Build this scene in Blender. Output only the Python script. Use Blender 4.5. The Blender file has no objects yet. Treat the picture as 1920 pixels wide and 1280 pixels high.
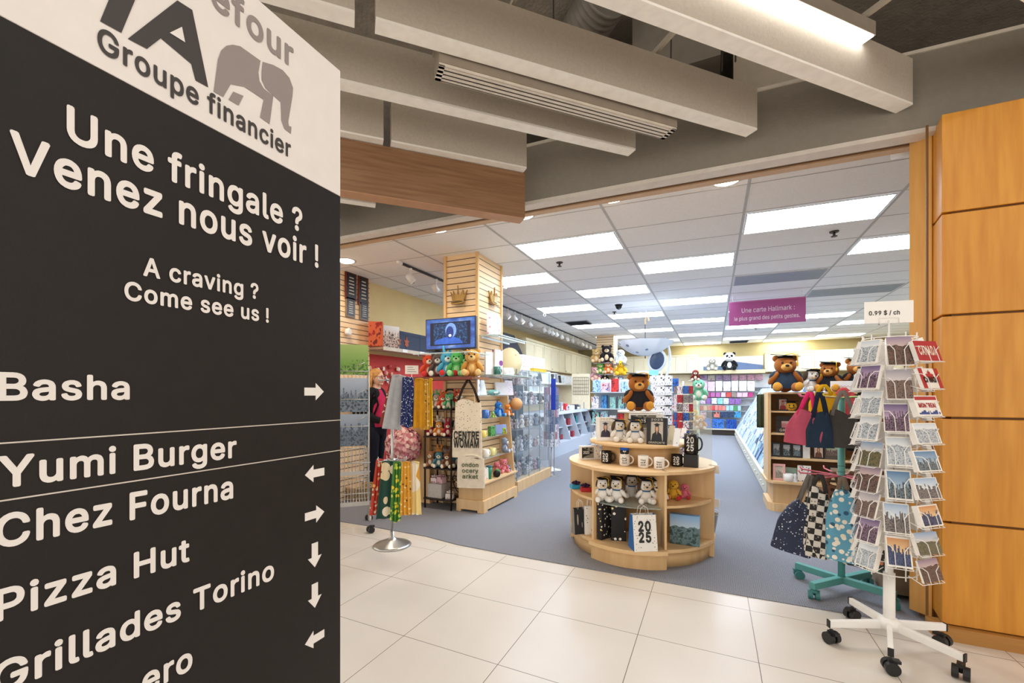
import bpy, math, random
from mathutils import Vector, Matrix, Euler
from mathutils.geometry import tessellate_polygon
R=random.Random(7)
C=bpy.context.scene.collection
SC=bpy.context.scene
PI=math.pi
# ---------------------------------------------------------------- camera
FPX=815.; CAMH=1.36; HOR=739.
TH=math.atan(376.5/FPX)
cd=bpy.data.cameras.new('camera'); cam=bpy.data.objects.new('camera',cd); C.objects.link(cam)
cam.location=(0,0,CAMH); cam.rotation_euler=(PI/2,0,TH)
cd.sensor_fit='HORIZONTAL'; cd.sensor_width=36; cd.lens=36*FPX/1920; cd.shift_y=(HOR-640)/1920
cd.clip_start=.02; cd.clip_end=100
SC.camera=cam
# ---------------------------------------------------------------- view, world, large lights
SC.view_settings.view_transform='Standard'; SC.view_settings.look='None'
SC.view_settings.exposure=0.08; SC.view_settings.gamma=1.0
SC.view_settings.use_curve_mapping=False
W=bpy.data.worlds.new('world'); SC.world=W; W.use_nodes=True
W.node_tree.nodes['Background'].inputs[0].default_value=(1,.93,.84,1)
W.node_tree.nodes['Background'].inputs[1].default_value=1.55
def area(name,loc,size,power,col,rot=(0,0,0)):
    l=bpy.data.lights.new(name,'AREA'); l.shape='RECTANGLE'; l.size=size[0]; l.size_y=size[1]
    l.energy=power; l.color=col
    o=bpy.data.objects.new(name,l); o.location=loc; o.rotation_euler=rot; C.objects.link(o); return o
# linear ceiling lights of the concourse, same rows as the one in view
area('concourse_light',(1.0,1.2,3.3),(2.4,.12),13,(1,.93,.84),(0,0,PI/4))
area('concourse_light',(-.6,-1.0,3.3),(2.4,.12),13,(1,.93,.84),(0,0,PI/4))
area('concourse_light',(2.6,.2,3.3),(2.4,.12),13,(1,.93,.84),(0,0,PI/4))
area('concourse_light',(1.0,-2.2,3.3),(2.4,.12),13,(1,.93,.84),(0,0,PI/4))
area('concourse_light',(-3.2,.8,3.3),(2.4,.12),12,(1,.93,.84),(0,0,PI/4))
PANEL=17.0      # strength of the shop's ceiling panels
DOWN=26        # watts of each shop-front downlight
# ---------------------------------------------------------------- helpers
def lin(h):
    if isinstance(h,(tuple,list)): return tuple(h)+((1,) if len(h)==3 else ())
    h=h.lstrip('#'); v=[int(h[i:i+2],16)/255 for i in (0,2,4)]
    return tuple(c/12.92 if c<=.04045 else ((c+.055)/1.055)**2.4 for c in v)+(1,)
def ray(px,py):
    u=(px-960)/FPX; c,s=math.cos(TH),math.sin(TH)
    return (u*c-s,u*s+c,(HOR-py)/FPX)
def gz(px,py,Z=0):
    r=ray(px,py); t=(Z-CAMH)/r[2]; return Vector((r[0]*t,r[1]*t,Z))
def gy(px,py,Y):
    r=ray(px,py); t=Y/r[1]; return Vector((r[0]*t,Y,CAMH+r[2]*t))
def gx(px,py,X):
    r=ray(px,py); t=X/r[0]; return Vector((X,r[1]*t,CAMH+r[2]*t))
MC={}
def nmat(name):
    m=bpy.data.materials.new(name); m.use_nodes=True
    nt=m.node_tree; return m,nt,nt.nodes['Principled BSDF']
def N(nt,t,**k):
    n=nt.nodes.new(t)
    for a,b in k.items(): setattr(n,a,b)
    return n
def ramp(nt,stops,interp='LINEAR'):
    n=nt.nodes.new('ShaderNodeValToRGB'); cr=n.color_ramp; cr.interpolation=interp
    while len(cr.elements)<len(stops): cr.elements.new(.5)
    for e,(p,c) in zip(cr.elements,stops): e.position=p; e.color=lin(c)
    return n
def coords(nt,kind='Object',scale=(1,1,1)):
    t=N(nt,'ShaderNodeTexCoord'); m=N(nt,'ShaderNodeMapping'); m.inputs['Scale'].default_value=scale
    nt.links.new(t.outputs[kind],m.inputs[0]); return m.outputs[0]
def noise(nt,vec,s,d=3):
    n=N(nt,'ShaderNodeTexNoise'); n.inputs['Scale'].default_value=s; n.inputs['Detail'].default_value=d
    nt.links.new(vec,n.inputs['Vector']); return n
def mat(col,rough=.55,metal=0,var=.06,ns=14,bump=0,bs=None,emit=0,alpha=1,trans=0,spec=.5,sheen=0):
    key=('m',col,rough,metal,var,ns,bump,bs,emit,alpha,trans,spec,sheen)
    if key in MC: return MC[key]
    m,nt,b=nmat('surface'); c=lin(col)
    v=coords(nt); n=noise(nt,v,ns)
    r=ramp(nt,[(.3,tuple(x*(1-var) for x in c[:3])),(.7,tuple(min(1,x*(1+var)) for x in c[:3]))])
    nt.links.new(n.outputs[0],r.inputs[0]); nt.links.new(r.outputs[0],b.inputs['Base Color'])
    b.inputs['Roughness'].default_value=rough; b.inputs['Metallic'].default_value=metal
    b.inputs['Specular IOR Level'].default_value=spec
    if sheen: b.inputs['Sheen Weight'].default_value=sheen
    if emit: b.inputs['Emission Color'].default_value=c; b.inputs['Emission Strength'].default_value=emit
    if alpha<1: b.inputs['Alpha'].default_value=alpha
    if trans: b.inputs['Transmission Weight'].default_value=trans
    if bump:
        n2=noise(nt,v,bs or ns*3); bp=N(nt,'ShaderNodeBump'); bp.inputs['Strength'].default_value=bump
        bp.inputs['Distance'].default_value=.01
        nt.links.new(n2.outputs[0],bp.inputs['Height']); nt.links.new(bp.outputs[0],b.inputs['Normal'])
    MC[key]=m; return m
def fur(col,var=.08): return mat(col,.9,0,var,40,.35,160,spec=.12,sheen=.15)
def cloth(col,var=.08): return mat(col,.85,0,var,22,.25,120,spec=.2)
def wood(c1,c2,axis=2,scale=7,rough=.45):
    key=('w',c1,c2,axis,scale,rough)
    if key in MC: return MC[key]
    m,nt,b=nmat('wood'); s=[scale]*3; s[axis]=scale*.08
    v=coords(nt,'Object',s); n=noise(nt,v,3,5); r=ramp(nt,[(.3,c1),(.7,c2)])
    nt.links.new(n.outputs[0],r.inputs[0]); nt.links.new(r.outputs[0],b.inputs['Base Color'])
    b.inputs['Roughness'].default_value=rough; MC[key]=m; return m
def spots(bg,cols,scale=20,thr=.35,kind='Object',rough=.7,shape='VORONOI',sc=(1,1,1)):
    """printed pattern: scattered dots/flowers of several colours on a ground"""
    key=('s',bg,tuple(cols),scale,thr,kind,rough,sc)
    if key in MC: return MC[key]
    m,nt,b=nmat('print'); v=coords(nt,kind,sc)
    vo=N(nt,'ShaderNodeTexVoronoi'); vo.inputs['Scale'].default_value=scale; nt.links.new(v,vo.inputs['Vector'])
    lt=N(nt,'ShaderNodeMath',operation='LESS_THAN'); lt.inputs[1].default_value=thr
    nt.links.new(vo.outputs['Distance'],lt.inputs[0])
    st=[(i/len(cols),c) for i,c in enumerate(cols)]
    r=ramp(nt,st,'CONSTANT'); sep=N(nt,'ShaderNodeSeparateColor'); nt.links.new(vo.outputs['Color'],sep.inputs[0])
    nt.links.new(sep.outputs[0],r.inputs[0])
    mx=N(nt,'ShaderNodeMix',data_type='RGBA'); mx.inputs['A'].default_value=lin(bg)
    nt.links.new(lt.outputs[0],mx.inputs['Factor']); nt.links.new(r.outputs[0],mx.inputs['B'])
    nt.links.new(mx.outputs['Result'],b.inputs['Base Color']); b.inputs['Roughness'].default_value=rough
    MC[key]=m; return m
def randmat(cols,rough=.6,motif=True,scale=4):
    """small printed goods: each object takes its own colour, with a blotchy printed motif"""
    key=('r',tuple(cols),rough,motif,scale)
    if key in MC: return MC[key]
    m,nt,b=nmat('printed_goods'); oi=N(nt,'ShaderNodeObjectInfo')
    r=ramp(nt,[(i/len(cols),c) for i,c in enumerate(cols)],'CONSTANT'); nt.links.new(oi.outputs['Random'],r.inputs[0])
    out=r.outputs[0]
    if motif:
        v=coords(nt,'Generated'); ad=N(nt,'ShaderNodeVectorMath',operation='ADD'); nt.links.new(v,ad.inputs[0])
        cb=N(nt,'ShaderNodeCombineXYZ'); mu=N(nt,'ShaderNodeMath',operation='MULTIPLY'); mu.inputs[1].default_value=91.
        nt.links.new(oi.outputs['Random'],mu.inputs[0]); nt.links.new(mu.outputs[0],cb.inputs[1]); nt.links.new(cb.outputs[0],ad.inputs[1])
        n=noise(nt,ad.outputs[0],scale,2)
        r2=ramp(nt,[(0,cols[0]),(.36,cols[-1]),(.42,(1,1,1)),(.60,(1,1,1)),(.62,cols[len(cols)//2])],'CONSTANT')
        nt.links.new(n.outputs[0],r2.inputs[0])
        mx=N(nt,'ShaderNodeMix',data_type='RGBA',blend_type='MULTIPLY'); mx.inputs['Factor'].default_value=1.55
        nt.links.new(out,mx.inputs['A']); nt.links.new(r2.outputs[0],mx.inputs['B']); out=mx.outputs['Result']
    nt.links.new(out,b.inputs['Base Color']); b.inputs['Roughness'].default_value=rough
    MC[key]=m; return m
def picture(sky1,sky2,ground,light,hor=.45,border=.0,sc=13,skyl=True):
    """printed landscape / city photograph, in the generated x-z frame of a card"""
    key=('p',sky1,sky2,ground,light,hor,border,sc,skyl)
    if key in MC: return MC[key]
    m,nt,b=nmat('photo_print'); t=N(nt,'ShaderNodeTexCoord'); sp=N(nt,'ShaderNodeSeparateXYZ')
    nt.links.new(t.outputs['Generated'],sp.inputs[0])
    oi=N(nt,'ShaderNodeObjectInfo'); ml=N(nt,'ShaderNodeMath',operation='MULTIPLY'); ml.inputs[1].default_value=57.
    nt.links.new(oi.outputs['Random'],ml.inputs[0])
    cb=N(nt,'ShaderNodeCombineXYZ'); nt.links.new(sp.outputs[0],cb.inputs[0]); nt.links.new(sp.outputs[2],cb.inputs[2]); nt.links.new(ml.outputs[0],cb.inputs[1])
    sky=ramp(nt,[(hor,sky2),(1,sky1)]); nt.links.new(sp.outputs[2],sky.inputs[0])
    n=noise(nt,cb.outputs[0],sc,4); gr=ramp(nt,[(.38,ground),(.5,light),(.62,ground)]); nt.links.new(n.outputs[0],gr.inputs[0])
    # skyline: blocky heights by x
    cx=N(nt,'ShaderNodeCombineXYZ'); q=N(nt,'ShaderNodeMath',operation='SNAP'); q.inputs[1].default_value=.045
    nt.links.new(sp.outputs[0],q.inputs[0]); nt.links.new(q.outputs[0],cx.inputs[0]); nt.links.new(ml.outputs[0],cx.inputs[1])
    wn=N(nt,'ShaderNodeTexWhiteNoise'); nt.links.new(cx.outputs[0],wn.inputs['Vector'])
    ma=N(nt,'ShaderNodeMath',operation='MULTIPLY_ADD'); ma.inputs[1].default_value=.30; ma.inputs[2].default_value=hor-.06
    if skyl: nt.links.new(wn.outputs['Value'],ma.inputs[0])
    else:
        c2=N(nt,'ShaderNodeCombineXYZ'); nt.links.new(sp.outputs[0],c2.inputs[0]); nt.links.new(ml.outputs[0],c2.inputs[1]); hn=noise(nt,c2.outputs[0],4,5); nt.links.new(hn.outputs[0],ma.inputs[0])
    gt=N(nt,'ShaderNodeMath',operation='GREATER_THAN'); nt.links.new(sp.outputs[2],gt.inputs[0]); nt.links.new(ma.outputs[0],gt.inputs[1])
    mx=N(nt,'ShaderNodeMix',data_type='RGBA'); nt.links.new(gt.outputs[0],mx.inputs['Factor'])
    nt.links.new(gr.outputs[0],mx.inputs['A']); nt.links.new(sky.outputs[0],mx.inputs['B']); out=mx.outputs['Result']
    if border:
        fs=[]
        for ax in (0,2):
            s=N(nt,'ShaderNodeMath',operation='SUBTRACT'); s.inputs[1].default_value=.5; nt.links.new(sp.outputs[ax],s.inputs[0])
            a=N(nt,'ShaderNodeMath',operation='ABSOLUTE'); nt.links.new(s.outputs[0],a.inputs[0]); fs.append(a)
        mxx=N(nt,'ShaderNodeMath',operation='MAXIMUM'); nt.links.new(fs[0].outputs[0],mxx.inputs[0]); nt.links.new(fs[1].outputs[0],mxx.inputs[1])
        g2=N(nt,'ShaderNodeMath',operation='GREATER_THAN'); g2.inputs[1].default_value=.5-border; nt.links.new(mxx.outputs[0],g2.inputs[0])
        m2=N(nt,'ShaderNodeMix',data_type='RGBA'); m2.inputs['B'].default_value=lin('f2efe8')
        nt.links.new(g2.outputs[0],m2.inputs['Factor']); nt.links.new(out,m2.inputs['A']); out=m2.outputs['Result']
    nt.links.new(out,b.inputs['Base Color']); b.inputs['Roughness'].default_value=.35
    MC[key]=m; return m
def glassmat(col='dfeeee',alpha=.22,rough=.05):
    key=('g',col,alpha)
    if key in MC: return MC[key]
    m,nt,b=nmat('glass'); c=lin(col)
    b.inputs['Base Color'].default_value=c; b.inputs['Roughness'].default_value=rough; b.inputs['Alpha'].default_value=alpha
    MC[key]=m; return m
class M:
    def __init__(s): s.v=[]; s.f=[]; s.mi=[]; s.sm=[]; s.i=0
    def add(s,vs,fs,smooth=False):
        o=len(s.v); s.v+= [tuple(v) for v in vs]
        for f in fs: s.f.append([o+k for k in f]); s.mi.append(s.i); s.sm.append(smooth)
        return s
    def use(s,i): s.i=i; return s
    def box(s,c,d,rot=None,off=None):
        x,y,z=[k/2 for k in d]; P=[Vector((a*x,b*y,e*z)) for e in (-1,1) for a,b in ((-1,-1),(1,-1),(1,1),(-1,1))]
        if rot:
            E=Euler(rot).to_matrix(); P=[E@p for p in P]
        P=[p+Vector(c) for p in P]
        return s.add(P,[(3,2,1,0),(4,5,6,7),(0,1,5,4),(1,2,6,5),(2,3,7,6),(3,0,4,7)])
    def b2(s,x0,x1,y0,y1,z0,z1): return s.box(((x0+x1)/2,(y0+y1)/2,(z0+z1)/2),(x1-x0,y1-y0,z1-z0))
    def hexa(s,P): return s.add(P,[(3,2,1,0),(4,5,6,7),(0,1,5,4),(1,2,6,5),(2,3,7,6),(3,0,4,7)])
    def prism(s,poly,a,b,axis='z',smooth=False):
        def p(u,v,w): return {'z':(u,v,w),'y':(u,w,v),'x':(w,u,v)}[axis]
        n=len(poly); vs=[p(u,v,a) for u,v in poly]+[p(u,v,b) for u,v in poly]
        fs=[tuple(range(n-1,-1,-1)),tuple(range(n,2*n))]+[(k,(k+1)%n,n+(k+1)%n,n+k) for k in range(n)]
        return s.add(vs,fs,smooth)
    def tube(s,pts,r,n=8,closed=False):
        pts=[Vector(p) for p in pts]; k=len(pts); rs=r if isinstance(r,(list,tuple)) else [r]*k
        vs=[]; up=None
        for i,p in enumerate(pts):
            a=pts[(i-1)%k] if (closed or i>0) else p; b=pts[(i+1)%k] if (closed or i<k-1) else p
            t=(b-a).normalized() if (b-a).length>1e-9 else Vector((0,0,1))
            if up is None: up=t.orthogonal().normalized()
            up=(up-t*up.dot(t)); up=up.normalized() if up.length>1e-6 else t.orthogonal().normalized()
            w=t.cross(up)
            for j in range(n):
                an=2*PI*j/n; vs.append(p+(up*math.cos(an)+w*math.sin(an))*rs[i])
        fs=[]
        for i in range(k if closed else k-1):
            for j in range(n):
                a=i*n+j; b=i*n+(j+1)%n; i2=((i+1)%k)*n
                fs.append((a,b,i2+(j+1)%n,i2+j))
        s.add(vs,fs,True)
        if not closed:
            o=len(s.v)-len(vs); s.f.append([o+j for j in range(n-1,-1,-1)]); s.mi.append(s.i); s.sm.append(False)
            s.f.append([o+(k-1)*n+j for j in range(n)]); s.mi.append(s.i); s.sm.append(False)
        return s
    def lathe(s,prof,n=24,c=(0,0,0),caps=True,smooth=True,sx=1,sy=1):
        vs=[];fs=[];k=len(prof)
        for r,z in prof:
            for j in range(n):
                a=2*PI*j/n; vs.append((c[0]+r*sx*math.cos(a),c[1]+r*sy*math.sin(a),c[2]+z))
        for i in range(k-1):
            for j in range(n): fs.append((i*n+j,i*n+(j+1)%n,(i+1)*n+(j+1)%n,(i+1)*n+j))
        s.add(vs,fs,smooth)
        if caps:
            o=len(s.v)-len(vs)
            if prof[0][0]>1e-5: s.f.append([o+j for j in range(n-1,-1,-1)]); s.mi.append(s.i); s.sm.append(False)
            if prof[-1][0]>1e-5: s.f.append([o+(k-1)*n+j for j in range(n)]); s.mi.append(s.i); s.sm.append(False)
        return s
    def cyl(s,c,r,h,n=20): return s.lathe([(r,0),(r,h)],n,c)
    def ell(s,c,r,rot=None,n=12,m=8,dent=None):
        if not isinstance(r,(tuple,list)): r=(r,r,r)
        E=Euler(rot).to_matrix() if rot else None; vs=[];fs=[]
        for i in range(m+1):
            ph=PI*i/m
            for j in range(n):
                a=2*PI*j/n; p=Vector((r[0]*math.sin(ph)*math.cos(a),r[1]*math.sin(ph)*math.sin(a),-r[2]*math.cos(ph)))
                if E: p=E@p
                vs.append(p+Vector(c))
        for i in range(m):
            for j in range(n): fs.append((i*n+j,i*n+(j+1)%n,(i+1)*n+(j+1)%n,(i+1)*n+j))
        return s.add(vs,fs,True)
    def sheet(s,fn,nu,nv,smooth=True,th=0):
        P=[[Vector(fn(i/nu,j/nv)) for j in range(nv+1)] for i in range(nu+1)]
        vs=[p for row in P for p in row]; q=nv+1
        fs=[(i*q+j,(i+1)*q+j,(i+1)*q+j+1,i*q+j+1) for i in range(nu) for j in range(nv)]
        s.add(vs,fs,smooth); s.solid=th; return s
    def make(s,name,mats,parent=None,loc=None,rot=None,bevel=0,seg=2):
        me=bpy.data.meshes.new(name); me.from_pydata(s.v,[],s.f)
        if not isinstance(mats,(list,tuple)): mats=[mats]
        for m in mats: me.materials.append(m)
        me.polygons.foreach_set('material_index',s.mi); me.polygons.foreach_set('use_smooth',s.sm); me.update()
        o=bpy.data.objects.new(name,me); C.objects.link(o)
        if parent: o.parent=parent
        if loc is not None: o.location=loc
        if rot is not None: o.rotation_euler=rot
        if bevel:
            b=o.modifiers.new('bevel','BEVEL'); b.width=bevel; b.segments=seg; b.limit_method='ANGLE'; b.angle_limit=.6
        if getattr(s,'solid',0):
            b=o.modifiers.new('solid','SOLIDIFY'); b.thickness=s.solid
        return o
def tag(o,label,cat,group=None,kind=None):
    o['label']=label; o['category']=cat
    if group: o['group']=group
    if kind: o['kind']=kind
    return o
def thing(name,label,cat,loc=(0,0,0),rz=0,group=None,rot=None):
    o=bpy.data.objects.new(name,None); o.empty_display_size=.05; C.objects.link(o)
    o.location=loc; o.rotation_euler=rot or (0,0,rz); return tag(o,label,cat,group)
def struct(name,m,mats,**k):
    o=m.make(name,mats,**k); o['kind']='structure'; return o
KIDS={}
def kids(o): return [c for c in o.children]
def dup(root,loc,rz=0,label=None,group=None,scale=None,rot=None,mats=None,name=None):
    r=root.copy(); C.objects.link(r); r.location=loc; r.rotation_euler=rot or (0,0,rz)
    if scale is not None: r.scale=(scale,)*3 if not isinstance(scale,(tuple,list)) else scale
    if label: r['label']=label
    if group: r['group']=group
    if name: r.name=name
    def swap(o):
        if mats and o.type=='MESH' and any(s.material in mats for s in o.material_slots):
            o.data=o.data.copy()
            for i,mm in enumerate(list(o.data.materials)):
                if mm in mats: o.data.materials[i]=mats[mm]
    swap(r)
    for ch in kids(root):
        c=ch.copy(); C.objects.link(c); c.parent=r; swap(c)
        for g in kids(ch):
            d=g.copy(); C.objects.link(d); d.parent=c; swap(d)
    return r
# ---- lettering
def _off(lp,d):
    n=len(lp); A=sum(lp[i][0]*lp[(i+1)%n][1]-lp[(i+1)%n][0]*lp[i][1] for i in range(n))
    s=1 if A>0 else -1; out=[]
    for i in range(n):
        p0,p1,p2=[Vector(lp[k%n]) for k in (i-1,i,i+1)]
        a=(p1-p0).normalized(); b=(p2-p1).normalized()
        na=Vector((a.y,-a.x))*s; nb=Vector((b.y,-b.x))*s; m=na+nb
        if m.length<1e-4: m=na.copy()
        m.normalize(); out.append(p1+m*d/max(.5,m.dot(na)))
    return out
def inside(p,lp):
    c=False; n=len(lp)
    for i in range(n):
        a,b=lp[i],lp[(i+1)%n]
        if (a[1]>p[1])!=(b[1]>p[1]) and p[0]<(b[0]-a[0])*(p[1]-a[1])/(b[1]-a[1])+a[0]: c=not c
    return c
FC={}; LAYER=9e-5   # the pen strokes of one letter lie a hair's breadth above each other
def fill2d(key,bold,loops):
    k=(key,bold)
    if key and k in FC: return FC[k]
    cu=bpy.data.curves.new('outline','CURVE'); cu.dimensions='2D'; cu.fill_mode='BOTH'
    for l in loops:
        sp=cu.splines.new('POLY'); sp.points.add(len(l)-1); sp.use_cyclic_u=True
        for p,q in zip(sp.points,l): p.co=(q[0]*.001,q[1]*.001,0,1)
    o=bpy.data.objects.new('outline',cu); me=o.to_mesh()
    out=[[(me.vertices[i].co.x*1000,me.vertices[i].co.y*1000) for i in f.vertices] for f in me.polygons]
    o.to_mesh_clear(); bpy.data.objects.remove(o); bpy.data.curves.remove(cu)
    FC[k]=out; return out
def glyph_tris(s,bold=0):
    """list of triangles in em/1000 units, plus total advance"""
    x=0; T=[]
    for ch in s:
        a,loops=GL.get(ch,GL['o']); Ls=[]
        for l in loops:
            pts=[(l[k],l[k+1]) for k in range(0,len(l),2)]; Ls.append(pts)
        L2=[]
        for k,l in enumerate(Ls):
            L2.append([Vector(p) for p in l])
        if L2:
            sgn=lambda l:sum(l[i][0]*l[(i+1)%len(l)][1]-l[(i+1)%len(l)][0]*l[i][1] for i in range(len(l)))
            big=max(L2,key=lambda l:abs(sgn(l))); outs=[l for l in L2 if sgn(l)*sgn(big)>0]
            holes=[l for l in L2 if sgn(l)*sgn(big)<0]
            sh=[(0,0)] if not bold else [(bold*math.cos(q*PI/4),bold*math.sin(q*PI/4)) for q in range(8)]
            for oi,o in enumerate(outs):
                grp=[o]+[h for h in holes if inside(h[0],o)]
                for lay,(dx,dy) in enumerate(sh): T+= [[(p[0]+x+dx,p[1]+dy,(lay+oi*.5)*LAYER) for p in t] for t in fill2d(ch+str(oi),0,grp)]
        x+=a+bold*1.6
    return T,x
def text_m(m,s,org,ux,uy,width,cap,bold=0,centre=False):
    """lettering added to builder m: org baseline start, ux/uy unit vectors, total width and capital height in metres"""
    T,w=glyph_tris(s,bold); org=Vector(org); ux=Vector(ux); uy=Vector(uy); up=ux.cross(uy)
    sx=width/w; sy=cap/509.
    if centre: org=org-ux*width/2
    for t in T:
        P=[org+ux*(a*sx)+uy*(b*sy)+up*l for a,b,l in t]
        nn=(P[1]-P[0]).cross(P[2]-P[0]); ok=nn.dot(ux.cross(uy))>0
        m.add(P if ok else P[::-1],[tuple(range(len(P)))])
    return m
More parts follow.
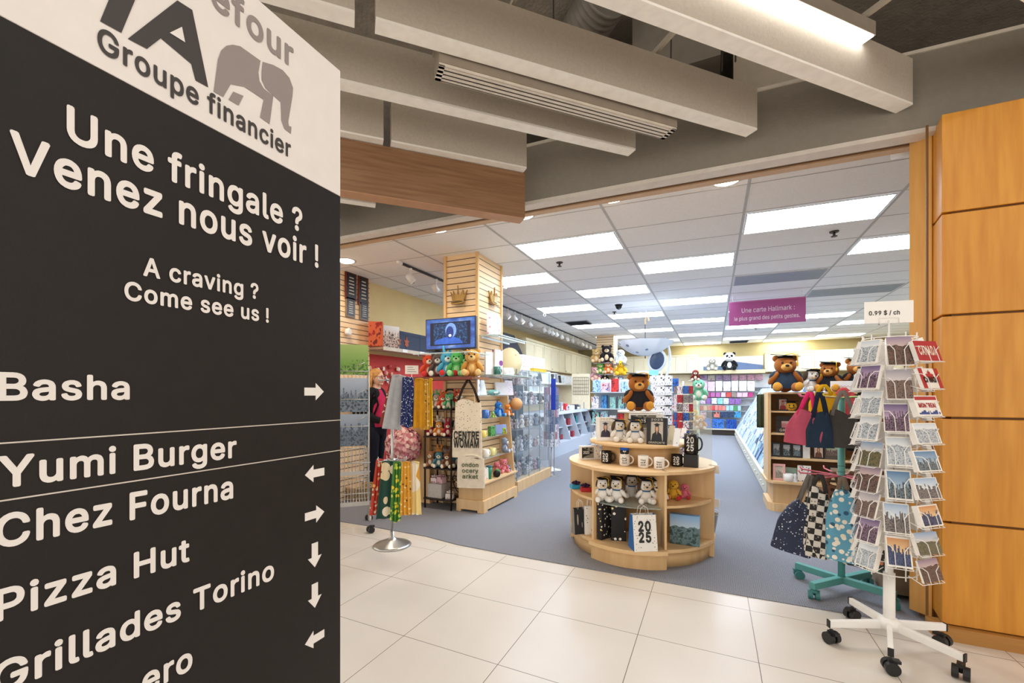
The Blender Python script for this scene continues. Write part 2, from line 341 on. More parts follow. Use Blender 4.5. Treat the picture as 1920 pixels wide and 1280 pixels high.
GL={" ":[188,[]],"!":[196,[[67,160,63,509,132,509,128,160],[98,-4,81,-1,66,9,56,24,52,41,56,58,66,73,81,83,98,86,116,83,130,73,140,58,143,41,140,24,130,9,116,-1]]],"$":[447,[[202,-74,202,583,244,583,244,-74],[224,-9,172,-4,128,9,91,31,64,60,46,96,38,137,104,137,110,110,123,88,142,71,166,59,194,52,224,49,257,52,286,60,311,74,329,92,341,114,346,139,342,161,332,179,316,193,296,205,272,214,245,222,184,239,128,260,86,289,60,326,52,372,58,413,75,448,102,476,138,498,180,511,227,516,275,511,316,498,351,476,377,449,394,415,401,378,337,378,326,412,302,437,267,453,225,459,194,456,167,448,145,435,129,418,118,398,115,376,119,352,131,334,148,319,169,308,191,300,212,293,264,279,287,272,312,264,336,252,359,238,379,220,395,198,405,171,408,139,403,99,386,64,360,34,323,11,278,-4]]],"'":[206,[[78,318,70,509,136,509,128,318]]],".":[188,[[95,-4,78,-1,63,9,53,24,50,41,53,59,63,73,78,83,95,87,113,83,128,73,138,59,141,41,138,24,128,9,113,-1]]],"/":[249,[[235,533,71,-76,14,-76,178,533]]],"0":[453,[[227,-7,174,1,130,24,95,62,69,113,53,178,48,254,53,330,69,395,95,447,130,484,174,508,227,516,279,508,323,484,358,447,384,395,400,330,405,254,400,178,384,113,359,62,323,24,279,1],[227,50,261,56,290,74,313,103,330,144,340,194,344,254,340,314,330,365,313,405,290,435,261,453,227,460,192,453,163,435,140,405,123,365,113,314,109,254,113,194,123,144,140,103,163,74,192,56]]],"1":[453,[[76,0,76,55,391,55,391,0],[276,509,276,0,212,0,212,448,86,358,86,427,198,509]]],"2":[453,[[64,0,64,47,234,229,261,257,282,282,299,305,311,327,318,348,320,371,317,397,308,419,293,436,273,449,250,457,224,460,196,457,172,447,153,433,139,413,130,390,127,362,66,362,71,405,86,442,111,473,143,496,182,511,225,516,268,511,306,497,337,474,361,445,376,411,381,372,378,345,371,318,357,290,336,259,306,223,267,180,153,60,389,57,389,0]]],"3":[453,[[218,-7,173,-3,133,10,98,30,70,57,52,91,44,132,109,132,115,107,126,87,144,71,165,59,191,52,219,50,248,53,275,61,297,74,315,93,325,116,329,145,326,172,316,196,299,217,275,234,242,244,201,248,157,248,157,299,288,448,70,452,70,509,372,509,372,461,221,289,264,288,308,276,344,253,371,222,387,186,393,145,387,103,370,66,344,36,309,12,266,-2]]],"4":[453,[[40,105,40,158,247,509,311,509,109,166,413,163,413,105],[282,0,282,121,282,146,282,318,343,318,343,0]]],"5":[453,[[221,-7,178,-2,140,11,108,32,83,60,66,93,60,130,122,130,127,108,138,89,154,73,173,60,196,52,221,50,250,53,276,64,298,82,314,104,324,131,328,162,324,193,314,221,297,244,275,262,248,273,218,277,192,275,167,268,145,258,128,246,67,253,96,509,366,509,366,452,151,452,134,301,155,315,178,325,203,331,229,334,263,330,294,321,321,306,345,285,364,260,379,231,388,199,391,163,385,117,369,76,343,41,309,15,268,-1]]],"7":[453,[[97,0,323,448,62,452,62,509,391,509,391,449,165,0]]],"8":[453,[[226,-7,178,-2,136,11,101,33,74,62,57,96,52,135,55,166,65,195,81,220,101,241,125,256,153,265,119,282,93,308,76,342,70,380,75,417,90,450,114,477,146,498,184,511,226,516,269,511,306,498,337,477,361,450,377,417,382,380,376,342,359,308,333,282,300,267,327,256,351,241,372,220,387,195,397,166,401,135,395,96,378,62,352,33,317,11,275,-2],[226,49,258,52,285,60,307,74,323,91,333,113,337,139,333,165,322,189,305,208,283,223,256,232,226,235,196,232,169,223,147,208,130,189,119,165,115,139,119,113,129,91,145,74,167,60,195,52],[226,290,252,292,274,300,293,313,307,330,316,351,319,376,316,399,308,420,294,437,275,449,252,457,226,460,200,457,177,449,159,437,145,420,136,399,133,376,136,351,145,330,159,313,178,300,201,292]]],"9":[453,[[226,516,271,510,310,494,343,468,368,434,384,393,389,347,385,309,373,270,350,224,315,168,200,0,130,0,277,213,273,210,257,202,238,196,218,195,175,199,137,214,106,237,83,269,68,307,64,352,69,397,85,436,110,469,143,494,182,510],[226,460,199,457,174,446,154,429,138,407,129,381,125,352,129,322,138,295,154,274,174,257,199,247,226,243,254,247,279,257,299,273,314,295,324,321,327,350,324,381,314,407,299,429,279,446,254,457]]],":":[188,[[95,-4,78,-1,63,9,53,24,50,41,53,59,63,73,78,83,95,87,113,83,128,73,138,59,141,41,138,24,128,9,113,-1],[95,271,78,274,63,284,53,299,50,316,53,334,63,349,78,359,95,362,113,359,128,349,138,334,141,316,138,299,128,284,113,274]]],"?":[358,[[132,152,134,200,141,230,153,252,168,269,187,284,209,298,230,314,247,334,258,357,262,384,259,406,250,425,237,441,220,452,200,459,178,462,157,459,137,453,120,441,106,425,96,404,92,378,27,378,33,418,49,452,73,479,103,499,138,511,178,516,219,511,255,498,284,478,306,451,319,418,324,382,319,344,306,311,284,284,254,261,235,248,219,235,207,221,200,205,195,185,194,158],[164,-4,146,-1,131,9,121,24,118,41,121,58,131,73,146,83,164,86,181,83,196,73,206,58,209,41,206,24,196,9,181,-1]]],"A":[480,[[16,0,201,509,276,509,463,0,395,0,287,302,276,334,264,372,250,420,239,456,228,419,213,371,201,333,191,302,85,0],[110,142,110,199,370,199,370,142]]],"B":[456,[[60,0,60,509,241,509,289,504,329,491,359,469,381,442,394,410,398,374,395,344,387,320,373,301,356,286,336,275,315,267,339,257,363,245,385,227,402,203,414,173,418,136,413,100,400,67,377,39,344,18,301,4,247,0],[125,57,245,57,296,63,330,80,349,105,355,137,352,161,342,184,327,203,306,218,279,228,248,231,125,231],[125,285,238,285,265,288,288,296,308,309,323,326,333,348,336,372,330,403,313,429,283,446,240,452,125,452]]],"C":[510,[[267,-7,205,1,150,25,104,63,70,115,48,179,40,254,48,329,70,393,104,445,150,484,205,508,267,516,305,513,340,504,373,490,402,471,427,447,448,418,463,385,473,348,408,348,401,373,389,395,375,413,357,428,337,440,315,449,292,454,267,456,223,450,184,432,150,403,125,364,109,314,103,254,109,194,125,145,151,105,184,76,223,59,267,53,292,55,315,60,337,69,357,81,375,96,389,114,401,136,408,160,473,160,463,124,448,91,428,62,402,38,373,19,341,5,305,-4]]],"D":[502,[[60,0,60,509,225,509,294,501,353,478,399,441,433,391,455,329,462,255,455,181,433,119,398,68,351,31,291,8,219,0],[125,57,215,57,272,63,318,81,354,110,379,149,394,198,399,255,394,312,379,361,354,399,320,428,275,446,221,452,125,452]]],"E":[419,[[60,0,60,509,372,509,372,452,125,452,125,286,355,286,355,229,125,229,125,57,375,57,375,0]]],"F":[410,[[60,0,60,509,369,509,369,452,125,452,125,278,346,278,346,221,125,221,125,0]]],"G":[520,[[269,-7,205,1,149,25,104,64,69,116,47,179,40,254,47,329,69,393,103,445,149,484,203,508,265,516,304,513,340,504,374,489,403,469,429,445,449,416,465,384,474,349,408,349,399,372,387,393,373,411,356,427,337,439,315,448,291,454,265,456,222,450,183,432,150,404,125,364,109,314,103,254,109,194,125,145,151,105,184,76,224,59,269,53,309,57,345,71,374,93,396,123,410,160,414,199,283,199,283,256,478,256,478,200,471,141,451,91,419,50,377,19,326,0]]],"H":[517,[[60,0,60,509,125,509,125,289,392,289,392,509,457,509,457,0,392,0,392,232,125,232,125,0]]],"I":[300,[[31,0,31,57,118,57,118,452,31,452,31,509,269,509,269,452,183,452,183,57,269,57,269,0]]],"L":[393,[[60,0,60,509,125,509,125,57,361,57,361,0]]],"M":[628,[[60,0,60,509,152,509,277,187,282,174,287,159,293,141,299,123,305,103,311,84,315,73,318,83,324,102,330,121,336,140,342,158,348,174,352,187,476,509,568,509,568,0,504,0,504,291,504,308,504,327,505,347,505,369,506,391,506,413,507,435,507,457,505,433,498,409,490,386,482,363,474,341,467,322,461,305,456,291,342,0,286,0,170,291,165,304,159,321,152,340,145,361,137,384,129,408,121,432,112,457,119,437,120,416,120,394,121,372,121,350,122,328,122,309,122,291,122,0]]],"N":[523,[[60,0,60,509,136,509,343,183,352,169,363,151,375,130,388,107,401,82,402,80,402,81,401,108,400,134,399,157,399,178,399,195,399,509,463,509,463,0,387,0,202,290,190,310,177,331,164,354,148,381,130,413,120,430,121,417,122,384,123,354,124,328,125,307,125,291,125,0]]],"O":[533,[[267,-7,205,1,150,25,105,63,70,115,48,179,40,254,48,329,70,393,105,445,150,484,205,508,267,516,329,508,384,484,429,445,464,393,486,329,493,254,486,179,464,115,429,63,384,25,329,1],[267,53,310,59,349,76,383,105,408,144,425,194,430,254,425,314,408,365,383,404,349,433,310,450,267,456,223,450,184,433,151,404,125,364,109,314,103,254,109,194,125,144,151,105,184,76,223,59]]],"P":[445,[[60,0,60,509,235,509,289,503,332,487,366,462,390,430,404,391,409,348,404,304,390,265,366,233,332,207,289,191,235,186,125,186,125,0],[125,242,233,242,269,246,297,256,318,272,333,294,342,319,344,348,342,376,333,402,318,423,297,439,268,449,232,452,125,452]]],"R":[449,[[60,0,60,509,236,509,290,504,333,489,367,465,390,433,405,395,409,352,405,309,390,271,367,240,333,217,289,203,236,198,125,198,125,0],[125,255,234,255,269,258,298,267,319,281,334,300,342,324,345,352,342,380,334,405,319,425,298,440,269,449,233,452,125,452],[353,0,243,205,303,212,428,0]]],"S":[447,[[224,-9,172,-4,128,9,91,31,64,60,46,96,38,137,104,137,110,110,123,88,142,71,166,59,194,52,224,49,257,52,286,60,311,74,329,92,341,114,346,139,342,161,332,179,316,193,296,205,272,214,245,222,184,239,128,260,86,289,60,326,52,372,58,413,75,448,102,476,138,498,180,511,227,516,275,511,316,498,351,476,377,449,394,415,401,378,337,378,326,412,302,437,267,453,225,459,194,456,167,448,145,435,129,418,118,398,115,376,119,352,131,334,148,319,169,308,191,300,212,293,264,279,287,272,312,264,336,252,359,238,379,220,395,198,405,171,408,139,403,99,386,64,360,34,323,11,278,-4]]],"T":[449,[[32,452,32,509,417,509,417,452,257,452,257,0,193,0,193,452]]],"U":[517,[[259,-8,203,-2,154,15,114,43,85,80,66,124,60,173,60,509,124,509,124,178,128,144,141,113,160,87,187,68,220,56,259,52,298,56,331,68,357,87,377,113,389,144,393,178,393,509,457,509,457,173,451,124,433,80,403,43,363,15,315,-2]]],"V":[480,[[204,0,16,509,84,509,192,206,203,176,215,137,230,89,241,53,252,90,267,138,279,176,290,206,395,509,463,509,278,0]]],"W":[686,[[155,0,16,509,82,509,163,196,170,171,175,145,181,120,187,94,192,67,197,40,194,67,200,94,205,120,211,145,218,171,224,196,306,509,380,509,462,196,468,171,474,145,480,120,486,94,492,67,492,64,493,67,499,94,504,120,510,145,517,171,523,196,603,509,670,509,530,0,455,0,368,323,359,356,351,391,344,431,343,437,342,433,335,395,327,359,318,323,230,0]]],"Y":[472,[[203,0,203,208,16,509,91,509,192,344,208,318,222,292,236,264,236,263,237,265,251,293,265,318,280,344,381,509,455,509,268,208,268,0]]],"a":[389,[[160,-9,126,-5,94,5,68,22,48,45,35,73,30,108,34,138,43,161,58,179,78,193,100,203,125,211,152,216,178,220,209,224,234,227,252,230,265,235,273,243,276,255,273,279,267,297,256,311,240,322,220,329,196,331,171,329,149,322,132,313,118,301,107,288,100,274,41,291,57,322,79,346,104,364,133,375,163,382,194,384,215,383,239,379,263,372,286,360,306,343,322,320,333,290,337,251,337,0,277,0,277,52,264,38,252,25,236,12,215,1,190,-6],[170,45,202,49,228,59,248,74,263,93,272,115,276,138,276,190,259,182,246,179,231,176,216,173,200,171,186,169,175,168,154,164,134,159,117,150,103,139,95,124,92,105,94,87,102,72,114,61,130,52,149,47]]],"c":[396,[[207,-8,159,-2,117,16,82,46,56,85,40,133,34,187,40,243,56,291,82,330,117,360,159,378,207,384,234,383,260,377,284,368,305,356,324,341,340,322,353,301,362,277,303,262,298,276,290,289,281,301,270,311,257,319,242,325,226,329,207,330,173,325,145,310,124,287,108,258,99,224,96,187,99,151,108,117,124,89,145,66,173,51,207,46,226,48,243,52,258,58,271,66,282,76,292,89,299,102,304,117,363,102,354,78,341,56,325,37,306,21,285,9,261,-1,235,-6]]],"d":[424,[[195,-8,151,-2,111,16,79,45,55,84,39,133,34,189,39,245,55,293,79,332,112,361,151,378,196,384,228,381,253,373,272,360,287,346,298,331,306,319,311,509,372,509,372,0,313,0,313,59,298,46,287,31,272,17,252,4,227,-5],[205,47,236,51,263,65,284,86,299,115,309,150,312,189,309,229,300,263,284,291,263,312,237,325,205,330,172,325,145,311,124,290,108,261,99,227,96,189,99,151,109,117,124,88,145,66,172,51]]],"e":[404,[[212,-8,161,-2,117,16,82,46,56,85,40,132,34,187,39,242,55,290,81,329,115,359,157,378,205,384,236,382,266,374,294,361,319,341,341,315,357,282,368,242,371,194,371,169,97,169,100,139,110,106,128,80,151,61,179,50,212,46,234,48,254,53,271,61,285,73,297,88,306,105,365,91,353,63,335,39,311,19,283,4,249,-5],[308,221,307,237,298,269,283,294,263,314,237,326,205,330,173,326,146,313,125,294,109,270,99,241,97,221]]],"f":[254,[[228,379,228,327,6,327,6,379],[81,0,81,432,84,461,96,486,113,505,135,519,161,527,187,530,207,529,222,527,234,524,243,521,227,468,215,472,206,473,195,474,171,470,154,460,145,443,142,419,142,0]]],"g":[425,[[207,-151,168,-148,134,-140,105,-127,82,-110,64,-91,51,-69,101,-41,110,-53,122,-66,136,-78,154,-88,178,-95,207,-97,249,-92,282,-75,304,-47,311,-6,287,41,272,28,252,16,227,8,195,5,152,10,113,27,80,53,55,90,39,136,34,191,39,246,55,293,80,332,112,361,152,378,196,384,228,382,253,373,273,360,288,346,313,379,372,379,372,-9,367,-54,350,-90,324,-117,291,-136,251,-147],[205,59,237,63,264,75,285,95,300,121,309,154,312,193,309,231,300,264,285,291,264,312,237,325,205,330,172,325,145,312,124,290,109,262,99,229,96,193,99,155,109,123,124,96,145,76,172,63]]],"h":[410,[[114,227,114,0,53,0,53,509,114,509,114,312,124,332,152,362,187,379,227,384,264,380,295,369,321,349,341,321,353,285,357,240,357,0,296,0,296,235,290,275,273,304,246,323,210,329,184,326,161,317,141,303,126,283,117,257]]],"i":[167,[[53,0,53,379,114,379,114,0],[84,443,67,446,54,455,44,468,41,483,44,499,54,512,67,521,84,524,100,521,114,512,123,499,126,483,123,468,114,455,100,446]]],"k":[381,[[110,137,110,212,121,212,284,379,360,379,184,199],[53,0,53,509,114,509,114,0],[294,0,148,186,191,229,372,0]]],"l":[189,[[139,-2,101,3,74,20,58,47,53,84,53,509,114,509,114,99,115,77,120,62,130,54,146,52,160,53,170,54,181,3,172,1,162,-1,151,-2]]],"m":[610,[[53,0,53,379,112,379,112,295,118,323,132,346,151,363,172,376,195,384,219,386,257,380,287,361,309,331,317,308,322,321,337,343,357,361,381,375,407,383,437,386,468,383,497,372,522,354,541,328,553,296,557,255,557,0,496,0,496,254,490,289,473,313,447,326,419,330,395,328,374,320,358,307,345,290,338,270,335,247,335,0,274,0,274,260,269,288,253,311,229,326,199,330,178,328,158,320,140,307,126,289,117,266,114,238,114,0]]],"n":[410,[[114,227,114,0,53,0,53,379,112,379,112,307,124,332,152,362,187,379,227,384,264,380,295,369,321,349,341,321,353,285,357,240,357,0,296,0,296,235,290,275,273,304,246,323,210,329,184,326,161,317,141,303,126,283,117,257]]],"o":[415,[[207,-8,159,-2,117,16,82,46,56,85,40,133,34,187,40,243,56,291,82,330,117,360,159,378,207,384,256,378,299,360,333,330,359,291,376,243,381,187,376,133,359,85,333,46,299,16,256,-2],[207,46,242,51,270,66,292,89,307,117,316,151,319,187,316,224,307,258,292,287,270,310,242,325,207,330,173,325,145,310,124,287,108,258,99,224,96,187,99,151,108,117,124,89,145,66,173,51]]],"p":[424,[[53,-143,53,379,112,379,112,319,126,331,137,346,152,360,171,373,197,381,229,384,274,378,313,361,345,332,370,293,385,245,390,189,385,133,370,84,346,45,313,16,274,-2,229,-8,198,-5,173,4,153,17,138,31,127,46,118,59,114,-143],[220,47,253,51,279,66,301,88,316,117,325,151,328,189,325,227,316,261,301,290,280,311,253,325,220,330,188,325,161,312,140,291,125,263,116,229,113,189,116,150,125,115,140,86,162,65,188,51]]],"r":[259,[[53,0,53,379,112,379,112,321,130,347,152,367,181,380,213,385,229,384,243,384,243,322,230,324,219,325,207,326,182,323,159,315,140,301,126,284,117,262,114,237,114,0]]],"s":[365,[[182,-8,145,-5,112,3,84,18,62,38,45,63,36,94,94,107,105,79,124,60,150,49,181,45,217,50,244,62,262,81,268,103,265,121,254,136,237,147,212,155,149,170,104,186,72,208,53,237,47,274,51,305,65,332,87,354,115,370,149,381,187,384,223,381,254,372,279,358,299,339,314,316,324,290,268,277,258,298,243,316,219,328,187,333,156,329,131,317,114,299,109,277,112,258,124,243,144,232,172,223,229,209,275,194,306,171,325,142,331,107,326,75,312,47,290,24,260,6,223,-5]]],"t":[227,[[204,379,204,327,6,327,6,379],[65,471,126,471,126,98,128,76,136,61,150,53,170,50,185,51,194,52,202,54,213,2,203,-1,192,-3,180,-4,168,-4,125,2,92,21,72,52,65,93]]],"u":[410,[[182,-5,146,-1,115,11,89,31,69,59,57,95,53,139,53,379,114,379,114,144,119,105,137,75,164,56,200,50,226,53,249,62,268,77,283,97,293,122,296,153,296,379,357,379,357,0,298,0,298,73,286,47,257,17,222,0]]],"v":[389,[[163,0,17,379,84,379,165,155,177,121,187,87,195,57,203,87,213,121,224,155,305,379,371,379,226,0]]],"w":[567,[[138,0,23,379,87,379,133,214,143,177,154,137,165,91,170,66,175,90,186,135,196,176,206,214,252,379,316,379,362,214,371,176,382,136,392,91,397,67,402,90,413,135,423,176,434,214,480,379,545,379,429,0,368,0,319,172,312,198,305,225,297,252,291,280,284,309,277,338,291,338,284,309,277,280,270,252,263,225,255,198,248,172,199,0]]],"x":[379,[[21,0,155,195,29,379,100,379,147,306,164,279,179,253,191,232,202,253,216,279,233,306,282,379,352,379,224,192,358,0,287,0,231,85,214,112,200,136,189,155,178,136,165,112,148,85,91,0]]],"y":[389,[[47,-139,61,-86,71,-87,88,-90,104,-89,118,-84,130,-74,141,-58,151,-36,163,-1,17,379,84,379,165,155,177,121,187,87,194,59,202,87,212,121,224,155,305,379,371,379,204,-58,191,-85,177,-107,159,-124,139,-136,117,-143,91,-145,77,-145,65,-143,54,-141]]],"z":[380,[[42,0,42,46,254,320,48,323,48,379,333,379,333,331,126,60,339,56,339,0]]]}
# ================================================================ structure
FRONT=3.31
# concourse floor tiles
def tilemat():
    m,nt,b=nmat('floor_tile'); t=N(nt,'ShaderNodeTexCoord'); sp=N(nt,'ShaderNodeSeparateXYZ'); nt.links.new(t.outputs['Object'],sp.inputs[0])
    ms=[]
    for ax,org,size in ((0,-.985,.5975),(1,2.525,.588)):
        s=N(nt,'ShaderNodeMath',operation='SUBTRACT'); s.inputs[1].default_value=org-size*20
        nt.links.new(sp.outputs[ax],s.inputs[0])
        if ax==1:
            sk=N(nt,'ShaderNodeMath',operation='MULTIPLY_ADD'); sk.inputs[1].default_value=.018; nt.links.new(sp.outputs[0],sk.inputs[0]); nt.links.new(s.outputs[0],sk.inputs[2]); s=sk
        md=N(nt,'ShaderNodeMath',operation='MODULO'); md.inputs[1].default_value=size; nt.links.new(s.outputs[0],md.inputs[0])
        lt=N(nt,'ShaderNodeMath',operation='LESS_THAN'); lt.inputs[1].default_value=.0035; nt.links.new(md.outputs[0],lt.inputs[0]); ms.append(lt)
    mx=N(nt,'ShaderNodeMath',operation='MAXIMUM'); nt.links.new(ms[0].outputs[0],mx.inputs[0]); nt.links.new(ms[1].outputs[0],mx.inputs[1])
    v=coords(nt); n=noise(nt,v,1.2,4); r=ramp(nt,[(.3,'d6cec4'),(.7,'e0d9d0')]); nt.links.new(n.outputs[0],r.inputs[0])
    c=N(nt,'ShaderNodeMix',data_type='RGBA'); c.inputs['B'].default_value=lin('5d4f43')
    nt.links.new(mx.outputs[0],c.inputs['Factor']); nt.links.new(r.outputs[0],c.inputs['A'])
    nt.links.new(c.outputs['Result'],b.inputs['Base Color']); b.inputs['Roughness'].default_value=.3; b.inputs['Specular IOR Level'].default_value=.35
    return m
struct('floor',M().b2(-9,6,-5,FRONT,-.1,0),tilemat())
def carpetmat():
    m,nt,b=nmat('carpet'); v=coords(nt,'Object',(1,1,1)); n=noise(nt,v,160,2)
    w=N(nt,'ShaderNodeTexWave',wave_type='BANDS',bands_direction='X'); w.inputs['Scale'].default_value=24; w.inputs['Distortion'].default_value=3
    w.inputs['Detail Scale'].default_value=8; nt.links.new(v,w.inputs['Vector'])
    mx=N(nt,'ShaderNodeMath',operation='MULTIPLY_ADD'); mx.inputs[1].default_value=.12; nt.links.new(w.outputs['Fac'],mx.inputs[0])
    h=N(nt,'ShaderNodeMath',operation='MULTIPLY'); h.inputs[1].default_value=.88; nt.links.new(n.outputs[0],h.inputs[0]); nt.links.new(h.outputs[0],mx.inputs[2])
    r=ramp(nt,[(.25,'686a72'),(.75,'9b9ca4')]); nt.links.new(mx.outputs[0],r.inputs[0])
    nt.links.new(r.outputs[0],b.inputs['Base Color']); b.inputs['Roughness'].default_value=.95; b.inputs['Specular IOR Level'].default_value=.1
    return m
m=M(); edge=[(-9,3.42),(-3.2,3.45),(-2.5,3.43),(-2.1,3.36),(-1.6,3.335),(-1,3.325),(0,3.31),(1.2,3.31),(6,3.31)]
m.prism(edge+[(6,17),(-9,17)],-.1,.006); struct('floor_carpet',m,carpetmat())
struct('floor_slab',M().b2(-9,6,FRONT,3.5,-.12,-.002),mat('d8cfc2',.4))
# shop ceiling, with its grid of T-bars
CZ=3.09; SK=.05
def sk(x,y): return y+SK*x
ceil=mat('f0edea',.9,0,.03,60,.15,200,spec=.1)
m=M(); m.hexa([(-4.85,3.5,CZ),(5.2,3.5,CZ),(5.2,16.7,CZ),(-4.85,16.7,CZ),(-4.85,3.5,CZ+.05),(5.2,3.5,CZ+.05),(5.2,16.7,CZ+.05),(-4.85,16.7,CZ+.05)])
struct('ceiling',m,ceil)
m=M(); XS=[-4.4,-3.25,-2.11,-.93,.27,1.47,2.75,3.95]
for x in XS: m.b2(x-.012,x+.012,3.55,16.6,CZ-.004,CZ)
y=4.05-.61
while y<17:
    m.hexa([(-4.8,sk(-4.8,y)-.004,CZ-.003),(5.1,sk(5.1,y)-.004,CZ-.003),(5.1,sk(5.1,y)+.004,CZ-.003),(-4.8,sk(-4.8,y)+.004,CZ-.003)]+[(-4.8,sk(-4.8,y)-.004,CZ),(5.1,sk(5.1,y)-.004,CZ),(5.1,sk(5.1,y)+.004,CZ),(-4.8,sk(-4.8,y)+.004,CZ)]); y+=.61
struct('trim_1',m,mat('b9b6b3',.6))
# shop walls
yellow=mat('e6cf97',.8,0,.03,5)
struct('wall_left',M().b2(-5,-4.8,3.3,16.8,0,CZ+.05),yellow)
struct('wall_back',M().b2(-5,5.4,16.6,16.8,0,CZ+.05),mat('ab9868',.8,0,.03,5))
struct('wall_right',M().b2(5.1,5.3,3.6,16.8,0,CZ+.05),yellow)
# bulkhead over the shop front
def fy(x): return 3.313+.03*x
grey=mat('8d877c',.85,0,.04,30,.2,120)
m=M(); P=lambda x,dy,z:(x,fy(x)+dy,z)
def skbox(m,x0,x1,d0,d1,z0,z1): return m.hexa([P(x0,d0,z0),P(x1,d0,z0),P(x1,d1,z0),P(x0,d1,z0),P(x0,d0,z1),P(x1,d0,z1),P(x1,d1,z1),P(x0,d1,z1)])
skbox(m,-9,6,0,.14,2.93,3.375); struct('wall_bulkhead',m,grey)
m=M(); skbox(m,-9,6,-.012,.10,3.375,3.395); struct('trim_2',m,mat('d9d2c4',.6))
m=M(); skbox(m,-9,1.2,-.004,.10,2.902,2.93); struct('trim_3',m,mat('d8d0c6',.5))
m=M(); skbox(m,-9,1.2,.14,.19,2.93,3.1); skbox(m,-9,1.2,.10,.14,2.945,2.96); struct('trim_4',m,mat('6d5136',.6))
m=M(); skbox(m,-9,1.2,.19,.26,2.92,3.12); struct('trim_5',m,mat('c9a783',.5))
# wall left of the shop front (behind the sign)
struct('wall_front',M().b2(-9,-4.82,3.40,3.6,0,2.93),mat('8c857a',.85))
# plenum above
struct('ceiling_slab',M().b2(-9,6,-5,5.2,4.25,4.4),mat('8d8478',.9,0,.15,8,.6,40))
struct('wall_plenum',M().b2(-9,6,5.0,5.2,3.15,4.3),mat('777068',.9,0,.1,6))
# honey coloured wooden pillar beside the entrance
honey=wood('c48024','d99838',2,9,.4); honeyd=mat('6b4518',.6)
m=M(); m.prism([(1.15,3.47),(1.21,3.41),(1.21,3.235),(5,3.235),(5,3.47)],0,2.93); struct('wall_pillar',m,honeyd)
m=M(); zs=[.075,.647,1.229,1.80,2.37,2.93]
for a,b in zip(zs,zs[1:]): m.prism([(1.192,3.46),(1.192,3.397),(1.163,3.215),(5,3.215),(5,3.48)],a+.006,b-.006)
struct('trim_6',m,honey,bevel=.004)
m=M(); m.prism([(1.107,3.482),(1.186,3.404),(1.25,3.47),(1.16,3.54)],.03,2.93); struct('trim_8',m,wood('d39a4c','e2ac60',2,9,.4))
m=M(); m.prism([(1.12,3.30),(1.135,3.185),(5,3.185),(5,3.30)],0,.075); struct('baseboard_front',m,wood('a87638','c08c48',0,8,.5))
m=M(); m.b2(1.124,1.134,3.296,3.306,.08,2.92); struct('trim_7',m,mat('7a5220',.6))
# concourse baffles (long felt boxes, undersides painted whiter to stand for light from below)
felt=mat('c8bfb2',.95,0,.05,60,.3,300,spec=.1); lit_white=mat('fbf7f0',.6)
D2=Vector((math.sin(math.radians(44.6)),math.cos(math.radians(44.6)),0)); N2=Vector((D2.y,-D2.x,0))
def along(c0,length,zb,zt,th,name,label,mats=None,cap=.012,group='long ceiling baffles over the concourse'):
    """bar whose far lower front corner is c0, running back toward the viewer"""
    e=Vector(c0); t=thing(name,label,'ceiling baffle',(e.x,e.y,zb),0,group)
    def bar(z0,z1,dn):
        mm=M(); o=Vector((0,0,0)); A=-D2*length; B=-N2*th
        q=[A,o,o+B,A+B]; mm.hexa([v+Vector((0,0,z0)) for v in q]+[v+Vector((0,0,z1)) for v in q]); return mm
    bar(cap,zt-zb,0).make('felt_side',mats or felt,t); bar(0,cap,0).make('lit_underside',lit_white,t)
    return t
along((.258,3.18,0),2.33,3.05,3.32,.085,'ceiling_baffle','beige ceiling baffle ending right above the long slotted air vent, second from right')
e0=Vector((.258,3.18,0))-D2*2.42
along(e0,1.6,3.05,3.32,.085,'ceiling_baffle','short end of a beige baffle at the top edge, just right of the grey sign')
along((-.485,3.09,0),3.6,3.05,3.32,.085,'ceiling_baffle','beige ceiling baffle directly left of and behind the slotted air vent')
along((1.06,3.285,0),3.4,3.05,3.32,.085,'ceiling_baffle','beige ceiling baffle beside the glowing linear light, ending nearest the wooden pillar')
along((-1.265,3.0,0),.98,3.05,3.32,.085,'ceiling_baffle','short beige ceiling baffle sitting on top of the brown wooden fascia')
e1=Vector((-1.265,3.0,0))-D2*1.03
along(e1,1.2,3.05,3.32,.085,'ceiling_baffle','stub of beige baffle showing between the sign edge and the wooden fascia baffle')
along((1.95,3.25,0),3.2,3.05,3.32,.085,'ceiling_baffle','beige ceiling baffle cut by the top right corner of the picture')
along((-2.72,3.0,0),2.0,3.05,3.3,.085,'ceiling_baffle','distant baffle under the wooden fascia, its underside coloured as lit showing left of the opening')
along((-3.42,3.02,0),2.0,3.05,3.3,.085,'ceiling_baffle','farthest baffle, a short white strip beside the sign edge under the fascia')
# brown wooden fascia
w2=wood('7d5a3c','8f6b4a',2,5,.5)
def woodfascia():
    e=Vector((-1.30,3.05,0)); t=thing('wooden_fascia','brown wood-grain fascia box hanging below the baffles left of the entrance','fascia',(e.x,e.y,2.70))
    mm=M(); A=-D2*3.0; B=-N2*.11; o=Vector((0,0,0)); q=[A,o,B,A+B]
    mm.hexa([v+Vector((0,0,.004)) for v in q]+[v+Vector((0,0,.345)) for v in q])
    mt,nt,b=nmat('laminate'); v=coords(nt,'Object',(1.2,1.2,22)); n=noise(nt,v,2.5,6); r=ramp(nt,[(.3,'7b583b'),(.7,'977252')])
    nt.links.new(n.outputs[0],r.inputs[0]); nt.links.new(r.outputs[0],b.inputs['Base Color']); b.inputs['Roughness'].default_value=.5
    mm.make('face_panel',mt,t)
    mm=M(); mm.hexa([v for v in q]+[v+Vector((0,0,.004)) for v in q]); mm.make('bottom_edge',mat('b98d6c',.5),t)
woodfascia()
